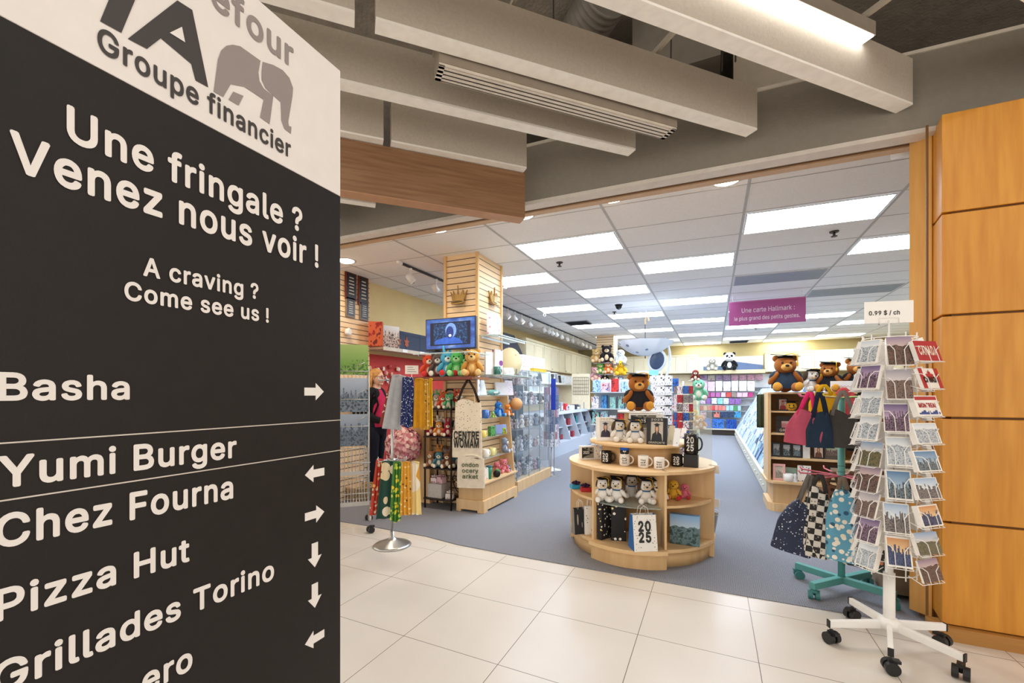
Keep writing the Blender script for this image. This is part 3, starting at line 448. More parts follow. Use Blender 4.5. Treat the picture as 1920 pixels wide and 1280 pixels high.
# slotted linear diffusers
def diffuser(a,b,zb,label,width=.115):
    a=Vector(a); b=Vector(b); d=(b-a).normalized(); n=Vector((d.y,-d.x,0)); L=(b-a).length
    t=thing('slot_diffuser',label,'air vent',(a.x,a.y,zb),0,'slotted air vents')
    mm=M(); Wd=width
    fr=lambda s0,s1,u0,u1,z0,z1: mm.hexa([d*s0+n*u0+Vector((0,0,z0)),d*s1+n*u0+Vector((0,0,z0)),d*s1+n*u1+Vector((0,0,z0)),d*s0+n*u1+Vector((0,0,z0)),d*s0+n*u0+Vector((0,0,z1)),d*s1+n*u0+Vector((0,0,z1)),d*s1+n*u1+Vector((0,0,z1)),d*s0+n*u1+Vector((0,0,z1))])
    for k in range(4): fr(0,L,Wd*(k*.25+.02),Wd*(k*.25+.13)+.004,0,.004)
    fr(0,.03,0,Wd,0,.005); fr(L-.03,L,0,Wd,0,.005); fr(0,L,0,.008,0,.012); fr(0,L,Wd-.006,Wd,0,.012)
    mm.make('slot_frame',mat('ddd5c8',.5),t)
    mm=M(); fr(0.01,L-.01,.008,Wd-.008,.0045,.012); mm.make('slot_shadow_gap',mat('1c1814',.9),t)
    mm=M(); fr(-.0,L,-.005,Wd+.005,.012,.13); fr(-.01,L+.01,-.02,Wd+.02,.13,.145); fr(0,L,.005,Wd-.005,.145,.30); mm.make('plenum_box',mat('958a7c',.8),t)
diffuser((-1.318,1.891,0),(-.286,2.955,0),3.0,'long beige slotted air vent between two baffles in front of the entrance')
diffuser((-4.3,2.1,0),(-3.2,3.06,0),3.0,'small far slotted air vent seen below the wooden fascia beside the sign')
# linear light
def linlight():
    a=Vector((.79,2.92,0)); t=thing('linear_light','glowing white linear ceiling light between baffles at top right','light',(a.x,a.y,3.27))
    A=-D2*1.9; B=-N2*.085; q=[A,Vector((0,0,0)),B,A+B]
    mm=M(); mm.hexa([v+Vector((0,0,.006)) for v in q]+[v+Vector((0,0,.08)) for v in q]); mm.make('housing',mat('a8a094',.7),t)
    q=[A+B*.06,B*.06-D2*.01,B*.94-D2*.01,A+B*.94]
    mm=M(); mm.hexa([v for v in q]+[v+Vector((0,0,.007)) for v in q]); mm.make('diffuser_lens',mat('fffaf4',.5,emit=9),t)
linlight()
# ceiling suspension tees
for k,s in enumerate((.42,1.3,2.2)):
    c=Vector((1.06,3.285,3.36))-D2*(s+.1)+Vector((0,0,.0))
    tee=M(); A=c-N2*[.2,1.15,2.05][k]; B=c+N2*[.25,.6,.6][k]; d=D2*.018
    tee.hexa([A,B,B+d,A+d]+[v+Vector((0,0,.03)) for v in (A,B,B+d,A+d)]); o=tee.make('suspension_tee',mat('c9c1b2',.6))
    tag(o,['beige suspension bar crossing above the baffle ends nearest the entrance','beige suspension bar crossing the baffles, second back from the entrance','beige suspension bar crossing the baffles nearest the viewer'][k],'ceiling bar','ceiling suspension bars')
# ducts and pipes in the plenum
def corr_duct():
    a=Vector((-.92,3.2,3.78)); t=thing('flexible_duct','ribbed grey flexible duct above the baffles at top centre','duct',a)
    pts=[];rs=[]
    for i in range(81):
        u=i/80; pts.append(Vector((-.9*u+.25,-.2+.9*u,.35-.1*u))); rs.append(.165+.012*math.sin(i*2.1))
    mm=M(); mm.tube(pts,rs,20); mm.make('ribbed_hose',mat('7d766d',.6,.3),t)
corr_duct()
o=M().b2(-.55,.05,3.35,5.0,3.72,4.2).make('sheet_metal_duct',mat('857d72',.6,.2)); tag(o,'square beige sheet metal duct beside the ribbed hose in the ceiling void','duct')
o=M().b2(.15,.75,3.9,5.0,3.5,4.2).make('sheet_metal_duct',mat('c2b4a0',.7)); tag(o,'pale boxed duct in the ceiling void behind the third baffle','duct')
for k in range(4):
    o=M().tube([(1.0+.1*k,3.5+.02*k,4.05),(1.5+.12*k,1.2,4.05)],.03,10).make('conduit_pipe',mat('8f8579',.6)); tag(o,'one of the bundled beige pipes in the ceiling void at top right','pipe','bundled pipes at top right')
o=M().tube([(-2.6,2.2,3.9),(-.9,4.2,3.75)],.06,12).make('water_pipe',mat('a58f74',.6)); tag(o,'tan insulated pipe in the ceiling void above the slotted vent','pipe')
for k,(x,y) in enumerate(((-.25,3.0),(.05,2.9),(.12,2.85),(.45,3.1),(-1.5,2.3),(-.9,2.55))):
    o=M().tube([(x,y,3.3),(x+.01,y,4.25)],.005,6).make('hanger_rod',mat('332d27',.6)); tag(o,'thin dark hanger rod in the open ceiling void','hanger','hanger rods in the ceiling void')
# ================================================================ shop ceiling lights
def mk_panel(label,x0,x1,y,depth=.585,lit=True):
    t=thing('ceiling_light_panel' ,label,'ceiling light',((x0+x1)/2,y,CZ-.002),0,'recessed light panels in the shop ceiling')
    cx=(x0+x1)/2; q=[]
    for x,yy in ((x0+.035,0.02),(x1-.035,.02),(x1-.035,depth),(x0+.035,depth)): q.append((x-cx,yy+SK*(x-cx)))
    mm=M(); mm.hexa([(a,b,-.004) for a,b in q]+[(a,b,.0) for a,b in q]); mm.make('diffuser_lens',mat('e2f0ff',.6,emit=PANEL) if lit else mat('8e959c',.5),t)
    mm=M()
    for (a,b),(c,d) in zip(q,q[1:]+q[:1]):
        A=Vector((a,b,0)); B=Vector((c,d,0)); n=(B-A).cross(Vector((0,0,1))).normalized()*.012
        mm.hexa([A+n+Vector((0,0,-.006)),B+n+Vector((0,0,-.006)),B+Vector((0,0,-.006)),A+Vector((0,0,-.006)),A+n,B+n,B,A])
    mm.make('frame',mat('c9c6c4',.5),t); return t
cols={'A':(-2.11,-.93,[(4.6,1),(7.05,1),(9.45,1),(11.9,1),(14.4,1)]),
 'B':(-.93,.27,[(5.9,1),(8.4,1),(10.8,1),(13.35,1),(15.8,1)]),
 'C':(-3.25,-2.11,[(5.75,1),(8.14,1),(10.56,1),(13.0,1)]),
 'D':(.27,1.47,[(4.74,1),(7.19,0),(9.65,1),(12.3,1),(14.85,1)]),
 'E':(1.47,2.75,[(6.05,1),(8.67,0),(11.2,1),(13.6,1),(15.9,1)]),
 'F':(2.75,3.95,[(7.9,1),(10.4,1),(12.62,1),(15.26,1)])}
RN={'A':'the ceiling row left of the hanging white aircraft-shaped balloon','B':'the middle ceiling row above the round display','C':'the ceiling row behind the slatted column','D':'the ceiling row ending at the pink sign','E':'the ceiling row right of the pink sign','F':'the rightmost ceiling row beside the pillar'}
RN['A']='the ceiling row right of the slatted column'; RN['C']='the leftmost ceiling row behind the slatted column'
ORD=['first','second','third','fourth','fifth','sixth','seventh','eighth','ninth','tenth']
for k,(x0,x1,L) in cols.items():
    for i,(y,l) in enumerate(L):
        mk_panel(('lit white' if l else 'unlit grey')+' panel, %s from the entrance in %s'%(ORD[i],RN[k]),x0,x1,y,.585,l)
# round downlights along the shop front
for i,(x,y) in enumerate(((.1,3.9),(-.8,3.83),(-1.66,3.84),(-2.6,3.78),(-3.46,3.73),(-4.3,4.2))):
    t=thing('downlight',['first','second','third','fourth','fifth','last'][i]+' round warm downlight from the pillar end of the entrance row','downlight',(x,y,CZ),0,'round downlights inside the entrance')
    M().lathe([(.105,-.008),(.125,-.004),(.125,0)],28).make('trim_ring',mat('e9e4dc',.4),t)
    M().lathe([(.0,-.035),(.055,-.03),(.09,-.015),(.104,-.006)],24).make('bulb_lens',mat('fff1dc',.5,emit=14),t)
    l=bpy.data.lights.new('downlight_beam','SPOT'); l.energy=DOWN; l.spot_size=2.5; l.spot_blend=.6; l.color=(1,.86,.68); l.shadow_soft_size=.07
    o=bpy.data.objects.new('downlight_beam',l); o.location=(x,y,CZ-.06); C.objects.link(o)
# ================================================================ directory sign
SX=-1.01
def sp(px,py): return gx(px,py,SX)
def sign():
    t=thing('directory_sign','tall dark grey food court directory sign with white lettering and arrows','sign',(SX,.4,0))
    O=Vector((-SX,-.4,0)); YE=sp(638.5,700).y
    ztop=sp(638.5,133).z; zb=sp(638.5,368).z
    y0=-.25
    face=mat('1d1a19',.5,0,.08,30,.08,200,spec=.3); white=mat('e9e5e2',.5,0,.02,20)
    m=M(); m.b2(SX-.09,SX,y0,YE,.02,zb); m.make('dark_panel',face,t,loc=O,bevel=.002)
    m=M()
    m.prism([(y0,zb+.0),(YE,zb),(YE,ztop),(y0,ztop)],SX-.09,SX,'x'); m.make('white_header_panel',white,t,loc=O,bevel=.002)
    m=M(); m.b2(SX-.11,SX+.0,y0,YE+.004,0,.03); m.make('base_plate',mat('222020',.5),t,loc=O)
    e=.0012; lt=mat('ece8e4',.5,0,.02)
    def line(s,l,r,capz,bold=23,right=None,name='lettering',mt=lt):
        """l: left baseline px, r: right baseline px"""
        a=sp(*l); b=sp(*r); w=b.y-a.y
        sl=(b.z-a.z)/w if w else 0
        m=M(); z=(a.z+b.z)/2
        text_m(m,s,(SX+e,a.y,z),(0,1,0),(0,0,1),w,capz,bold); m.make(name,mt,t,loc=O)
    def capof(px,y0,y1): return sp(px,y0).z-sp(px,y1).z
    line('Une fringale ?',(119,263),(569,433),capof(140,212,274))
    line('Venez nous voir !',(18,314),(600,503),capof(400,392,442))
    line('A craving ?',(268,519),(486,558),capof(285,490,523))
    line('Come see us !',(231,561),(506,604),capof(244,532,565))
    line('Basha',(-10,748),(249,748),capof(20,699,748))
    line('Yumi Burger',(-4,910),(445,858),capof(262,835,880))
    line('Chez Fourna',(-14,1027),(441,932),capof(246,928,976))
    line('Pizza Hut',(-16,1157),(357,1056),capof(252,1041,1086))
    line('Grillades Torino',(-20,1284),(516,1096),capof(372,1108,1148))
    line('ero',(264,1290),(364,1260),capof(372,1108,1148)*1.02)
    gy_=mat('938a88',.5,0,.02); dk=mat('3a3635',.5,0,.02)
    # header: "efour" in grey, groupe financier, iA and the elephant
    line('efour',(393,17),(552,122),capof(510,64,103)*1.25,22,mt=gy_)
    line('Groupe financier',(180,96),(546,294),capof(205,66,110),20,mt=dk)
    def poly(pts,mt,name,e=e):
        P=[sp(*p) for p in pts]; m=M()
        for tr in fill2d(None,0,[[(p.y*1000,p.z*1000) for p in P]]):
            q=[(SX+e,a/1000,b/1000) for a,b in tr]
            nn=(Vector(q[1])-Vector(q[0])).cross(Vector(q[2])-Vector(q[0]))
            m.add(q if nn.x>0 else q[::-1],[tuple(range(len(q)))])
        m.make(name,mt,t,loc=O)
    poly([(187,40),(227,62),(262,-22),(222,-45)],dk,'logo_letter')
    poly([(332,1),(360,19),(390,164),(366,151),(358,120),(301,72),(275,92),(239,73)],dk,'logo_letter')
    poly([(340,51),(346,80),(317,62)],white,'logo_letter_counter',.0024)
    ele=[(400,172),(408,112),(414,95),(424,86),(436,84),(450,87),(488,114),(484,136),(486,152),(494,166),(512,180),(505,233),(487,220),(494,187),(458,163),(432,158),(418,182)]
    poly(ele,gy_,'elephant_body')
    poly([(492,116),(512,122),(530,132),(542,146),(549,165),(548,180),(540,228),(541,236),(546,238),(545,251),(533,242),(527,226),(526,192),(512,179),(497,165),(490,150),(490,135)],gy_,'elephant_head')
    poly([(437,172),(456,180),(447,198),(428,187)],gy_,'elephant_foot')
    # two thin seams
    for a,b in (((0,830),(638.5,787.5)),((0,938),(638.5,844))):
        A=sp(*a); B=sp(*b); z=(A.z+B.z)/2
        M().b2(SX-.002,SX+.0012,y0,YE,z-.0012,z+.0012).make('panel_seam',mat('cfc8bf',.4),t,loc=O)
    # arrows
    def arrow(cx,cy,d):
        c=sp(cx,cy); L=.034; m=M()
        pts=[(-1,.32),(.15,.32),(.15,.7),(1,0),(.15,-.7),(.15,-.32),(-1,-.32)]
        an={'r':0,'l':PI,'d':-PI/2}[d]; q=[]
        for x,y in pts:
            X=(x*math.cos(an)-y*math.sin(an))*L*.95; Y=(x*math.sin(an)+y*math.cos(an))*L
            q.append((c.y+X,c.z+Y))
        m.prism(q,SX+.0,SX+e,'x'); m.make('arrow',lt,t,loc=O)
    for cx,cy,d in ((589,734,'r'),(590,887,'l'),(590,964,'r'),(590,1040,'d'),(590,1116,'d'),(590,1197,'l')): arrow(cx,cy,d)
sign()
# ================================================================ merchandise builders
maple=wood('dcb684','e8c798',2,6,.45); mapleh=wood('dcb684','e8c798',0,6,.45); maplein=wood('cfa774','dab684',2,6,.5)
white=mat('f1efec',.5,0,.02); black=mat('141416',.5,0,.1); chrome=mat('b9b9b7',.3,.9,.04); whitewire=mat('f4f3f0',.4,0,.02)
def face(x,y,tw=0): return math.atan2(-x,y)+tw
def plush_body(kind='bear'):
    m=M()
    m.ell((0,0,.28),(.22,.19,.29),n=16,m=10); m.ell((0,-.03,.69),(.255,.225,.235),n=18,m=12)
    if kind=='bear':
        for s in (-1,1): m.ell((.2*s,.02,.87),(.085,.05,.085))
    if kind=='puppy':
        pass
    if kind=='bunny':
        for s in (-1,1): m.ell((.11*s,.03,1.0),(.06,.04,.17),(0,.15*s,0))
    if kind=='dino':
        for k in range(4): m.ell((0,.08+.06*k,.94-.16*k),(.03,.07,.08))
    for s in (-1,1):
        m.ell((.27*s,-.09,.36),(.085,.1,.2),(.35,-.55*s,0)); m.ell((.2*s,-.25,.12),(.115,.22,.115),(.1,0,.25*s))
    return m
def plush(name,label,cat,loc,h,rz,col,belly=None,kind='bear',ear=None,pad=None,muzzle=None,cap=False,gown=None,group=None,tassel='e2b21f',scarf=None,eyes=True):
    t=thing(name,label,cat,loc,rz,group); S=h/.93
    def sc(o): o.scale=(S,S,S); return o
    c=fur(col)
    sc(plush_body(kind).make('body',c,t))
    if kind=='puppy':
        for s in (-1,1): sc(M().ell((.25*s,-.03,.68),(.075,.15,.22),(.1,-.25*s,0)).make('floppy_ear',fur(ear or '2a2a2e'),t))
    m=M(); m.ell((0,-.235,.63),(.125,.1,.095)); sc(m.make('muzzle',fur(muzzle or belly or col),t))
    m=M(); m.ell((0,-.335,.665),(.045,.03,.032)); sc(m.make('nose',mat('1a1412',.35),t))
    if eyes:
        for s in (-1,1): sc(M().ell((.095*s,-.238,.745),.026).make('eye',mat('0c0a0a',.2),t))
    for s in (-1,1): sc(M().ell((.235*s,-.44,.14),(.098,.04,.105),(0,0,.2*s)).make('paw_pad',fur(pad or belly or col),t))
    if belly and not gown:
        m=M(); m.ell((0,-.07,.28),(.15,.14,.2)); sc(m.make('belly_patch',fur(belly),t))
    if gown:
        m=M(); m.lathe([(.315,.09),(.31,.2),(.27,.34),(.2,.47),(.13,.52)],24,(0,-.01,0),False,True,1,.86)
        for s in (-1,1): m.ell((.25*s,-.07,.41),(.108,.12,.15),(.35,-.55*s,0),n=14,m=10)
        sc(m.make('gown',cloth(gown),t))
    if scarf:
        m=M(); m.tube([(.15*math.cos(a),-.02+.14*math.sin(a),.48) for a in [2*PI*k/16 for k in range(16)]],.03,8,True); sc(m.make('neck_ribbon',cloth(scarf),t))
    if cap:
        m=M(); m.lathe([(.17,.86),(.165,.93)],18); m.box((0,-.02,.945),(.50,.50,.016),(.12,.08,.3)); 
        ca=sc(m.make('graduation_cap',cloth('15151a'),t))
        m=M(); m.tube([(0,-.02,.96),(.13,-.17,.97),(.22,-.26,.93),(.225,-.27,.74)],.011,6); m.ell((.225,-.27,.70),(.022,.022,.06))
        ts=m.make('tassel',cloth(tassel),ca)
    return t
def photo_frame(name,label,loc,rz,w,h,fc,pic,group=None,border=.18,lean=.16,text=None,text2=None,tcol='d9d3c6',d=.018,person=None):
    t=thing(name,label,'picture frame',loc,0,group,rot=Euler((-lean,0,rz),'XYZ'))
    b=border*w; m=M()
    m.b2(-w/2,w/2,0,d,0,b); m.b2(-w/2,w/2,0,d,h-b,h); m.b2(-w/2,-w/2+b,0,d,b,h-b); m.b2(w/2-b,w/2,0,d,b,h-b); m.make('frame_border',mat(fc,.45),t,bevel=.002)
    M().b2(-w/2+b,w/2-b,d*.35,d*.8,b,h-b).make('photo',pic,t)
    if person:
        m=M(); iw=w-2*b; ih=h-2*b; y=d*.35-.0006; c0=b
        def poly(k,pts,l): m.i=k; m.add([(x*iw,y-l*.0003,c0+z*ih) for x,z in pts],[tuple(range(len(pts)))])
        def disc(k,cx,cz,rx,rz,l): poly(k,[(cx+rx*math.cos(2*PI*q/16),cz+rz*math.sin(2*PI*q/16)) for q in range(16)],l)
        disc(2,0,.60,.17,.24,0); poly(0,[(-.44,0),(.44,0),(.36,.34),(.12,.46),(-.12,.46),(-.36,.34)],1); disc(1,.0,.62,.115,.15,2)
        poly(1,[(-.06,.5),(.06,.5),(.0,.3)],3); poly(0,[(-.15,.74),(.15,.74),(.13,.82),(-.13,.82)],4); poly(0,[(-.28,.84),(0,.78),(.28,.84),(0,.92)],5)
        m.make('printed_portrait',[mat(person[0],.5),mat(person[1],.5),mat(person[2],.5)],t)
    for s,z in ((text,h-b*.75),(text2,b*.25)):
        if s:
            m=M(); text_m(m,s,(0,-.0015,z),(1,0,0),(0,0,1),w*.62 if len(s)<6 else w*.8,b*.5,10,True); m.make('lettering',mat(tcol,.4),t)
    return t
def mug(label,loc,rz,col,h=.10,r=.041,text=None,tcol='f2eee6',motif=None,group='mugs on the display',cat='mug'):
    t=thing('mug',label,cat,loc,rz,group); c=mat(col,.25,0,.02)
    M().lathe([(r*.9,0),(r,.008),(r,h),(r*.93,h),(r*.9,.012),(0,.012)],28,caps=True).make('cup',c,t)
    M().tube([(r*.95+.03*math.sin(PI*k/8)*1.05,0,h*.5+h*.33*math.cos(PI*k/8)) for k in range(9)],.0065,8).make('handle',c,t)
    if text or motif:
        m=M()
        lines=text.split('|') if text else []
        n=len(lines)
        for k,s in enumerate(lines):
            T,w=glyph_tris(s,22); W=r*1.15 if n<3 else r*1.0; cap=h*(.3 if n==2 else .13); z0=h*(.55-.38*k) if n==2 else h*(.6-.2*k)
            for tri in T:
                q=[]
                for a,b,l in tri:
                    x=(a/w-.5)*W; an=x/r; q.append((math.sin(an)*(r+.0006+l),-math.cos(an)*(r+.0006+l),z0+b/509*cap))
                m.add(q,[tuple(range(len(q)))])
        m.make('print',mat(tcol,.4),t)
    return t
def goods_box(name,label,cat,loc,rz,w,d,h,mt,group=None,lid=None,bow=None,lean=0):
    t=thing(name,label,cat,loc,0,group,rot=Euler((-lean,0,rz),'XYZ'))
    M().b2(-w/2,w/2,-d/2,d/2,0,h).make('box_body',mt,t,bevel=min(.003,d*.2))
    if lid: M().b2(-w/2-.003,w/2+.003,-d/2-.003,d/2+.003,h*.72,h+.003).make('lid',lid,t,bevel=.002)
    if bow:
        m=M()
        for k in range(6):
            a=k*PI/3; m.ell((.022*math.cos(a),.022*math.sin(a),h+.016),(.022,.012,.012),(0,0,a))
        m.ell((0,0,h+.024),.014); m.make('ribbon_bow',cloth(bow),t)
    return t
def gift_bag(label,loc,rz,w,d,h,front,side,group=None,text=None,tcol='1a1a1c',handles=True,cat='gift bag',grid=False):
    t=thing('gift_bag',label,cat,loc,rz,group); m=M()
    P=[(-w/2,-d/2,0),(w/2,-d/2,0),(w/2,d/2,0),(-w/2,d/2,0),(-w/2,-d*.2,h),(w/2,-d*.2,h),(w/2,d*.2,h),(-w/2,d*.2,h)]
    m.add(P,[(3,2,1,0),(0,1,5,4),(2,3,7,6)]); m.use(1); m.add(P,[(1,2,6,5),(3,0,4,7)])
    m.make('bag_body',[front,side],t)
    if handles:
        m=M()
        for s in (-1,1): m.tube([(-w*.2,s*d*.2,h-.01),(-w*.15,s*d*.2,h+.05),(0,s*d*.2,h+.07),(w*.15,s*d*.2,h+.05),(w*.2,s*d*.2,h-.01)],.002,6)
        m.make('cord_handles',white,t)
    if text:
        m=M(); sl=d*.3/h
        for k,s in enumerate(text.split('|')):
            z=h*(.56-.30*k); text_m(m,s,(0,-d/2+sl*z-.002,z),(1,0,0),Vector((0,sl,1)).normalized(),w*.6,h*.26,40,True)
        m.make('lettering',mat(tcol,.5),t)
    return t
def sector(m,r0,r1,a0,a1,z0,z1,n=16,bul=0):
    a0,a1=math.radians(a0),math.radians(a1); k=n+1; vs=[]
    for z in (z0,z1):
        for i in range(k):
            a=a0+(a1-a0)*i/n; b=r1+bul*math.sin(PI*i/n); vs.append((b*math.cos(a),b*math.sin(a),z))
        for i in range(k):
            a=a0+(a1-a0)*i/n; vs.append((r0*math.cos(a),r0*math.sin(a),z))
    fs=[]
    for i in range(n):
        fs+= [(i+1,i,k+i,k+i+1),(2*k+i,2*k+i+1,3*k+i+1,3*k+i),(i,i+1,2*k+i+1,2*k+i),(k+i+1,k+i,3*k+i,3*k+i+1)]
    fs+=[(0,k,3*k,2*k),(k+n,n,2*k+n,3*k+n)]
    return m.add(vs,fs)
# ================================================================ round display
DX,DY=-.61,4.13
def display():
    t=thing('round_display_unit','round light wooden tiered display unit in the middle of the entrance','display unit',(DX,DY,0))
    A=[-118,-64,-12,40,90,140,192]
    m=M(); m.lathe([(.60,0),(.60,.125)],48); m.make('plinth',maplein,t)
    m=M(); sector(m,0.02,.63,-64,192+50,.125,.15,48); m.make('bottom_shelf',mapleh,t)
    m=M(); sector(m,0.02,.655,-118,-64,.0,.125,16,.02); m.make('front_plinth',maplein,t)
    m=M(); sector(m,0.02,.685,-118,-64,.125,.155,16,.02); m.make('front_bottom_shelf',mapleh,t)
    m=M(); m.lathe([(.245,.15),(.245,.92)],32); m.make('core_drum',maplein,t)
    for a in A:
        m=M(); c,s=math.cos(math.radians(a)),math.sin(math.radians(a)); n=Vector((-s,c,0))*.009; d=Vector((c,s,0))
        q=[d*.24-n,d*.635-n,d*.635+n,d*.24+n]; m.hexa([v+Vector((0,0,.0)) for v in q]+[v+Vector((0,0,.735)) for v in q]); m.make('divider_panel',maple,t)
    m=M(); sector(m,.02,.645,-64,242,.735,.76,48); m.make('counter_shelf',mapleh,t)
    m=M(); sector(m,.02,.66,-119,-63,.735,.76,16,.02); m.make('front_counter_shelf',mapleh,t)
    m=M(); m.lathe([(.345,.76),(.345,.915)],40); m.make('upper_drum',maplein,t)
    m=M(); m.lathe([(.0,.915),(.45,.915),(.45,.94),(0,.94)],56); m.make('upper_shelf',mapleh,t)
    m=M(); m.lathe([(.14,.94),(.14,1.195)],24); m.make('top_riser',maplein,t)
    m=M(); m.lathe([(0,1.195),(.2,1.195),(.2,1.21),(0,1.21)],32); m.make('top_disc',white,t)
    for a0,a1 in ((-64,-12),(192,242)):
        m=M(); sector(m,.24,.62,a0+1,a1-1,.47,.49,16); m.make('side_shelf',mapleh,t)
    m=M(); sector(m,.24,.60,-116,-66,.455,.463,12); m.make('glass_shelf',glassmat('cfe0dd',.35),t)
    for a in (-118,-64,-12): 
        m=M()
        for k in range(14):
            c,s=math.cos(math.radians(a+2)),math.sin(math.radians(a+2)); m.box((c*.56,s*.56,.2+.035*k),(.004,.004,.004))
        m.make('peg_holes',mat('4a3520',.8),t)
display()
def at(px,py,z): return gz(px,py,z)
Z1,Z2,Z3=.761,.941,1.211
def pl(px,py,z,back=0):
    p=at(px,py,z); d=Vector((p.x,p.y,0)).normalized(); return p+d*back
p=Vector((DX-.01,DY-.02,Z3))
BEAR='ac682c'
bear=plush('teddy_bear','large brown teddy bear in black gown and graduation cap on top of the round display','plush toy',p,.33,face(p.x,p.y,.1),BEAR,'e0a040',gown='26262b',cap=True,pad='e0a040',muzzle='dda455')
PUP='f4f0ea'
puplab='cream white capped plush puppy, '
p=pl(1160,829,Z2,.07); pup=plush('plush_puppy',puplab+'beside the white photo frame on the upper shelf','plush toy',p,.19,face(p.x,p.y,.35),PUP,kind='puppy',ear='54402f',muzzle='e2cfb4',cap=True,scarf='3d6a94',group='graduate puppies on the round display')
p=pl(1191,831,Z2,.06); dup(pup,p,face(p.x,p.y,0),puplab+'beside the black graduate photo frame')
for i,(px,wh) in enumerate(((1128,'leftmost'),(1157,'second from the left'),(1184,'half hidden third'),(1211,'second from the right'),(1236,'rightmost'))):
    p=pl(px,941+i*1.2-(7 if i==2 else 0),.464,.05+(.05 if i==2 else 0)); dup(pup,p,face(p.x,p.y,[.2,-.2,.1,.15,-.3][i]),puplab+'%s of the five on the glass shelf'%wh,scale=1.02)
# upper shelf goods
gradpic=picture('e9e4de','cfc6c0','2a2734','7a5a4a',.55,0,5)
p=pl(1136,827,Z2,.03); photo_frame('photo_frame','white portrait photo frame with a graduate picture on the upper shelf',p,face(p.x,p.y,.12),.17,.215,'f3f0ec',mat('d8d2d0',.4),border=.2,person=('2a2438','d8a890','5a3424'),text='2025',tcol='b89a4e')
p=pl(1231,834,Z2,.03); photo_frame('photo_frame','black photo frame lettered 2025 GRADUATE on the upper shelf',p,face(p.x,p.y,-.12),.165,.225,'19191b',mat('c8c0b4',.4),border=.2,person=('1c1e28','d8a488','3a2a20'),text='2025',text2='GRADUATE',tcol='c9c4b8')
def pennant(label,p,rz,w,h):
    t=thing('pennant_block',label,'decor block',p,rz,'class of 2025 pennant blocks')
    m=M(); f=.012
    m.b2(-w/2,w/2,0,.05,0,f); m.b2(-w/2,w/2,0,.05,h-f,h); m.b2(-w/2,-w/2+f,0,.05,f,h-f); m.b2(w/2-f,w/2,0,.05,f,h-f); m.make('white_frame',white,t)
    M().b2(-w/2+f,w/2-f,.02,.03,f,h-f).make('striped_backing',spots('8f8a7c',['e8e2d2','3a372f'],30,.3),t)
    M().prism([(-w/2+f*1.6,h*.86),(w/2-f*1.4,h*.5),(-w/2+f*1.6,h*.14)],.012,.018,'y').make('black_pennant',black,t)
    m=M(); text_m(m,'2025',(-w*.1,.010,h*.42),(1,0,0),(0,0,1),w*.42,h*.2,22,True); m.make('lettering',white,t)
    M().b2(w/2,w/2+.045,0,.05,0,h).make('patterned_side',spots('f0ede6',['1c1c1c'],60,.25),t)
p=pl(1205,800,Z2,.20); p.z=Z2; pennant('black 2025 pennant block below the brown teddy bear',Vector((DX+.06,DY-.2,Z2+.115)),face(DX,DY,.1),.24,.135)
goods_box('riser_box','small clear riser under the pennant block','riser',Vector((DX+.06,DY-.17,Z2)),face(DX,DY,.1),.2,.05,.113,mat('e6e2da',.4))
p=pl(1099,861,Z1,.0); p=pl(1103,862,Z1,.02); pennant('black 2025 pennant block on the left bay top',p,face(p.x,p.y,.35),.145,.125)
p=Vector((DX-.23,DY-.13,Z2))
def owl():
    t=thing('figurine','white owl shaped figurine behind the plush puppies','figurine',p,face(p.x,p.y)); tag(t,'white owl shaped figurine behind the plush puppies','figurine'); M().lathe([(.04,0),(.06,.06),(.062,.13),(.05,.18),(.0,.2)],20).make('figure_body',mat('ece8e2',.4),t)
    M().box((0,-.055,.15),(.05,.01,.04)).make('face_patch',mat('d9cbb2',.5),t)
owl()
for i,(px,py,h,c,l) in enumerate(((1256,834,.16,'e0d6bd','gold and white gift tag card leaning beside the black photo frame'),(1267,838,.15,'eef0f4','tall white bookmark card with blue print leaning right on the upper shelf'),(1281,820,.09,'e9eaf0','small white card leaning at the right edge of the upper shelf'))):
    p=pl(px,py,Z2,.03); p.z=Z2+.002
    goods_box('leaning_card',l,'card',p,face(p.x,p.y,-.4),.05,.006,h,spots(c,['8fa5c8','c8b070','5a6a90'],40,.22),lean=.3)
p=pl(1232,792,Z2,.2); p.z=Z2; goods_box('gift_box','blue grey box behind the black photo frame','box',Vector((-.42,DY+.05,Z2)),face(DX,DY),.1,.08,.2,mat('8496b4',.6))
def capdog(label,px,py,z,h,bk,capc):
    p=pl(px,py,z,bk); return plush('mini_plush',label,'plush toy',p,h,face(p.x,p.y),'e9e4dd',kind='puppy',ear='2a2a30',cap=False)
# counter goods
p=pl(1137,868,Z1,.02); mug('black mug marked 20 25 beside the left pennant block',p,face(p.x,p.y,-.2),'17171a',.105,.046,'20|25')
p=pl(1171,874,Z1,.05); mug('white mug with a blue capped penguin plush inside',p,face(p.x,p.y),'eee8e0',.10,.042,'Class|of|2025','332f30')
t=plush('penguin_plush','small penguin plush with blue cap sitting in a white mug','plush toy',p+Vector((0,0,.055)),.10,face(p.x,p.y),'26262c','efece6',kind='puppy',ear='1f1f26'); M().lathe([(.038,.075),(.034,.1),(.02,.115),(0,.118)],16).make('blue_cap',cloth('2a5fc4'),t)
p=pl(1206,878,Z1,.05); mug('plain white mug with small print, second from right of the white mugs',p,face(p.x,p.y),'eee8e0',.10,.042,'Class|of|2025','332f30')
p=pl(1236,881,Z1,.05); mug('white mug with scripted print, rightmost of the white mugs',p,face(p.x,p.y),'eee8e0',.092,.042,'Happy|to|grad','332f30')
p=pl(1269,874,Z1,.02); mug('black mug marked 20 25 on the right bay top',p,face(p.x,p.y,-.1),'17171a',.098,.046,'20|25')
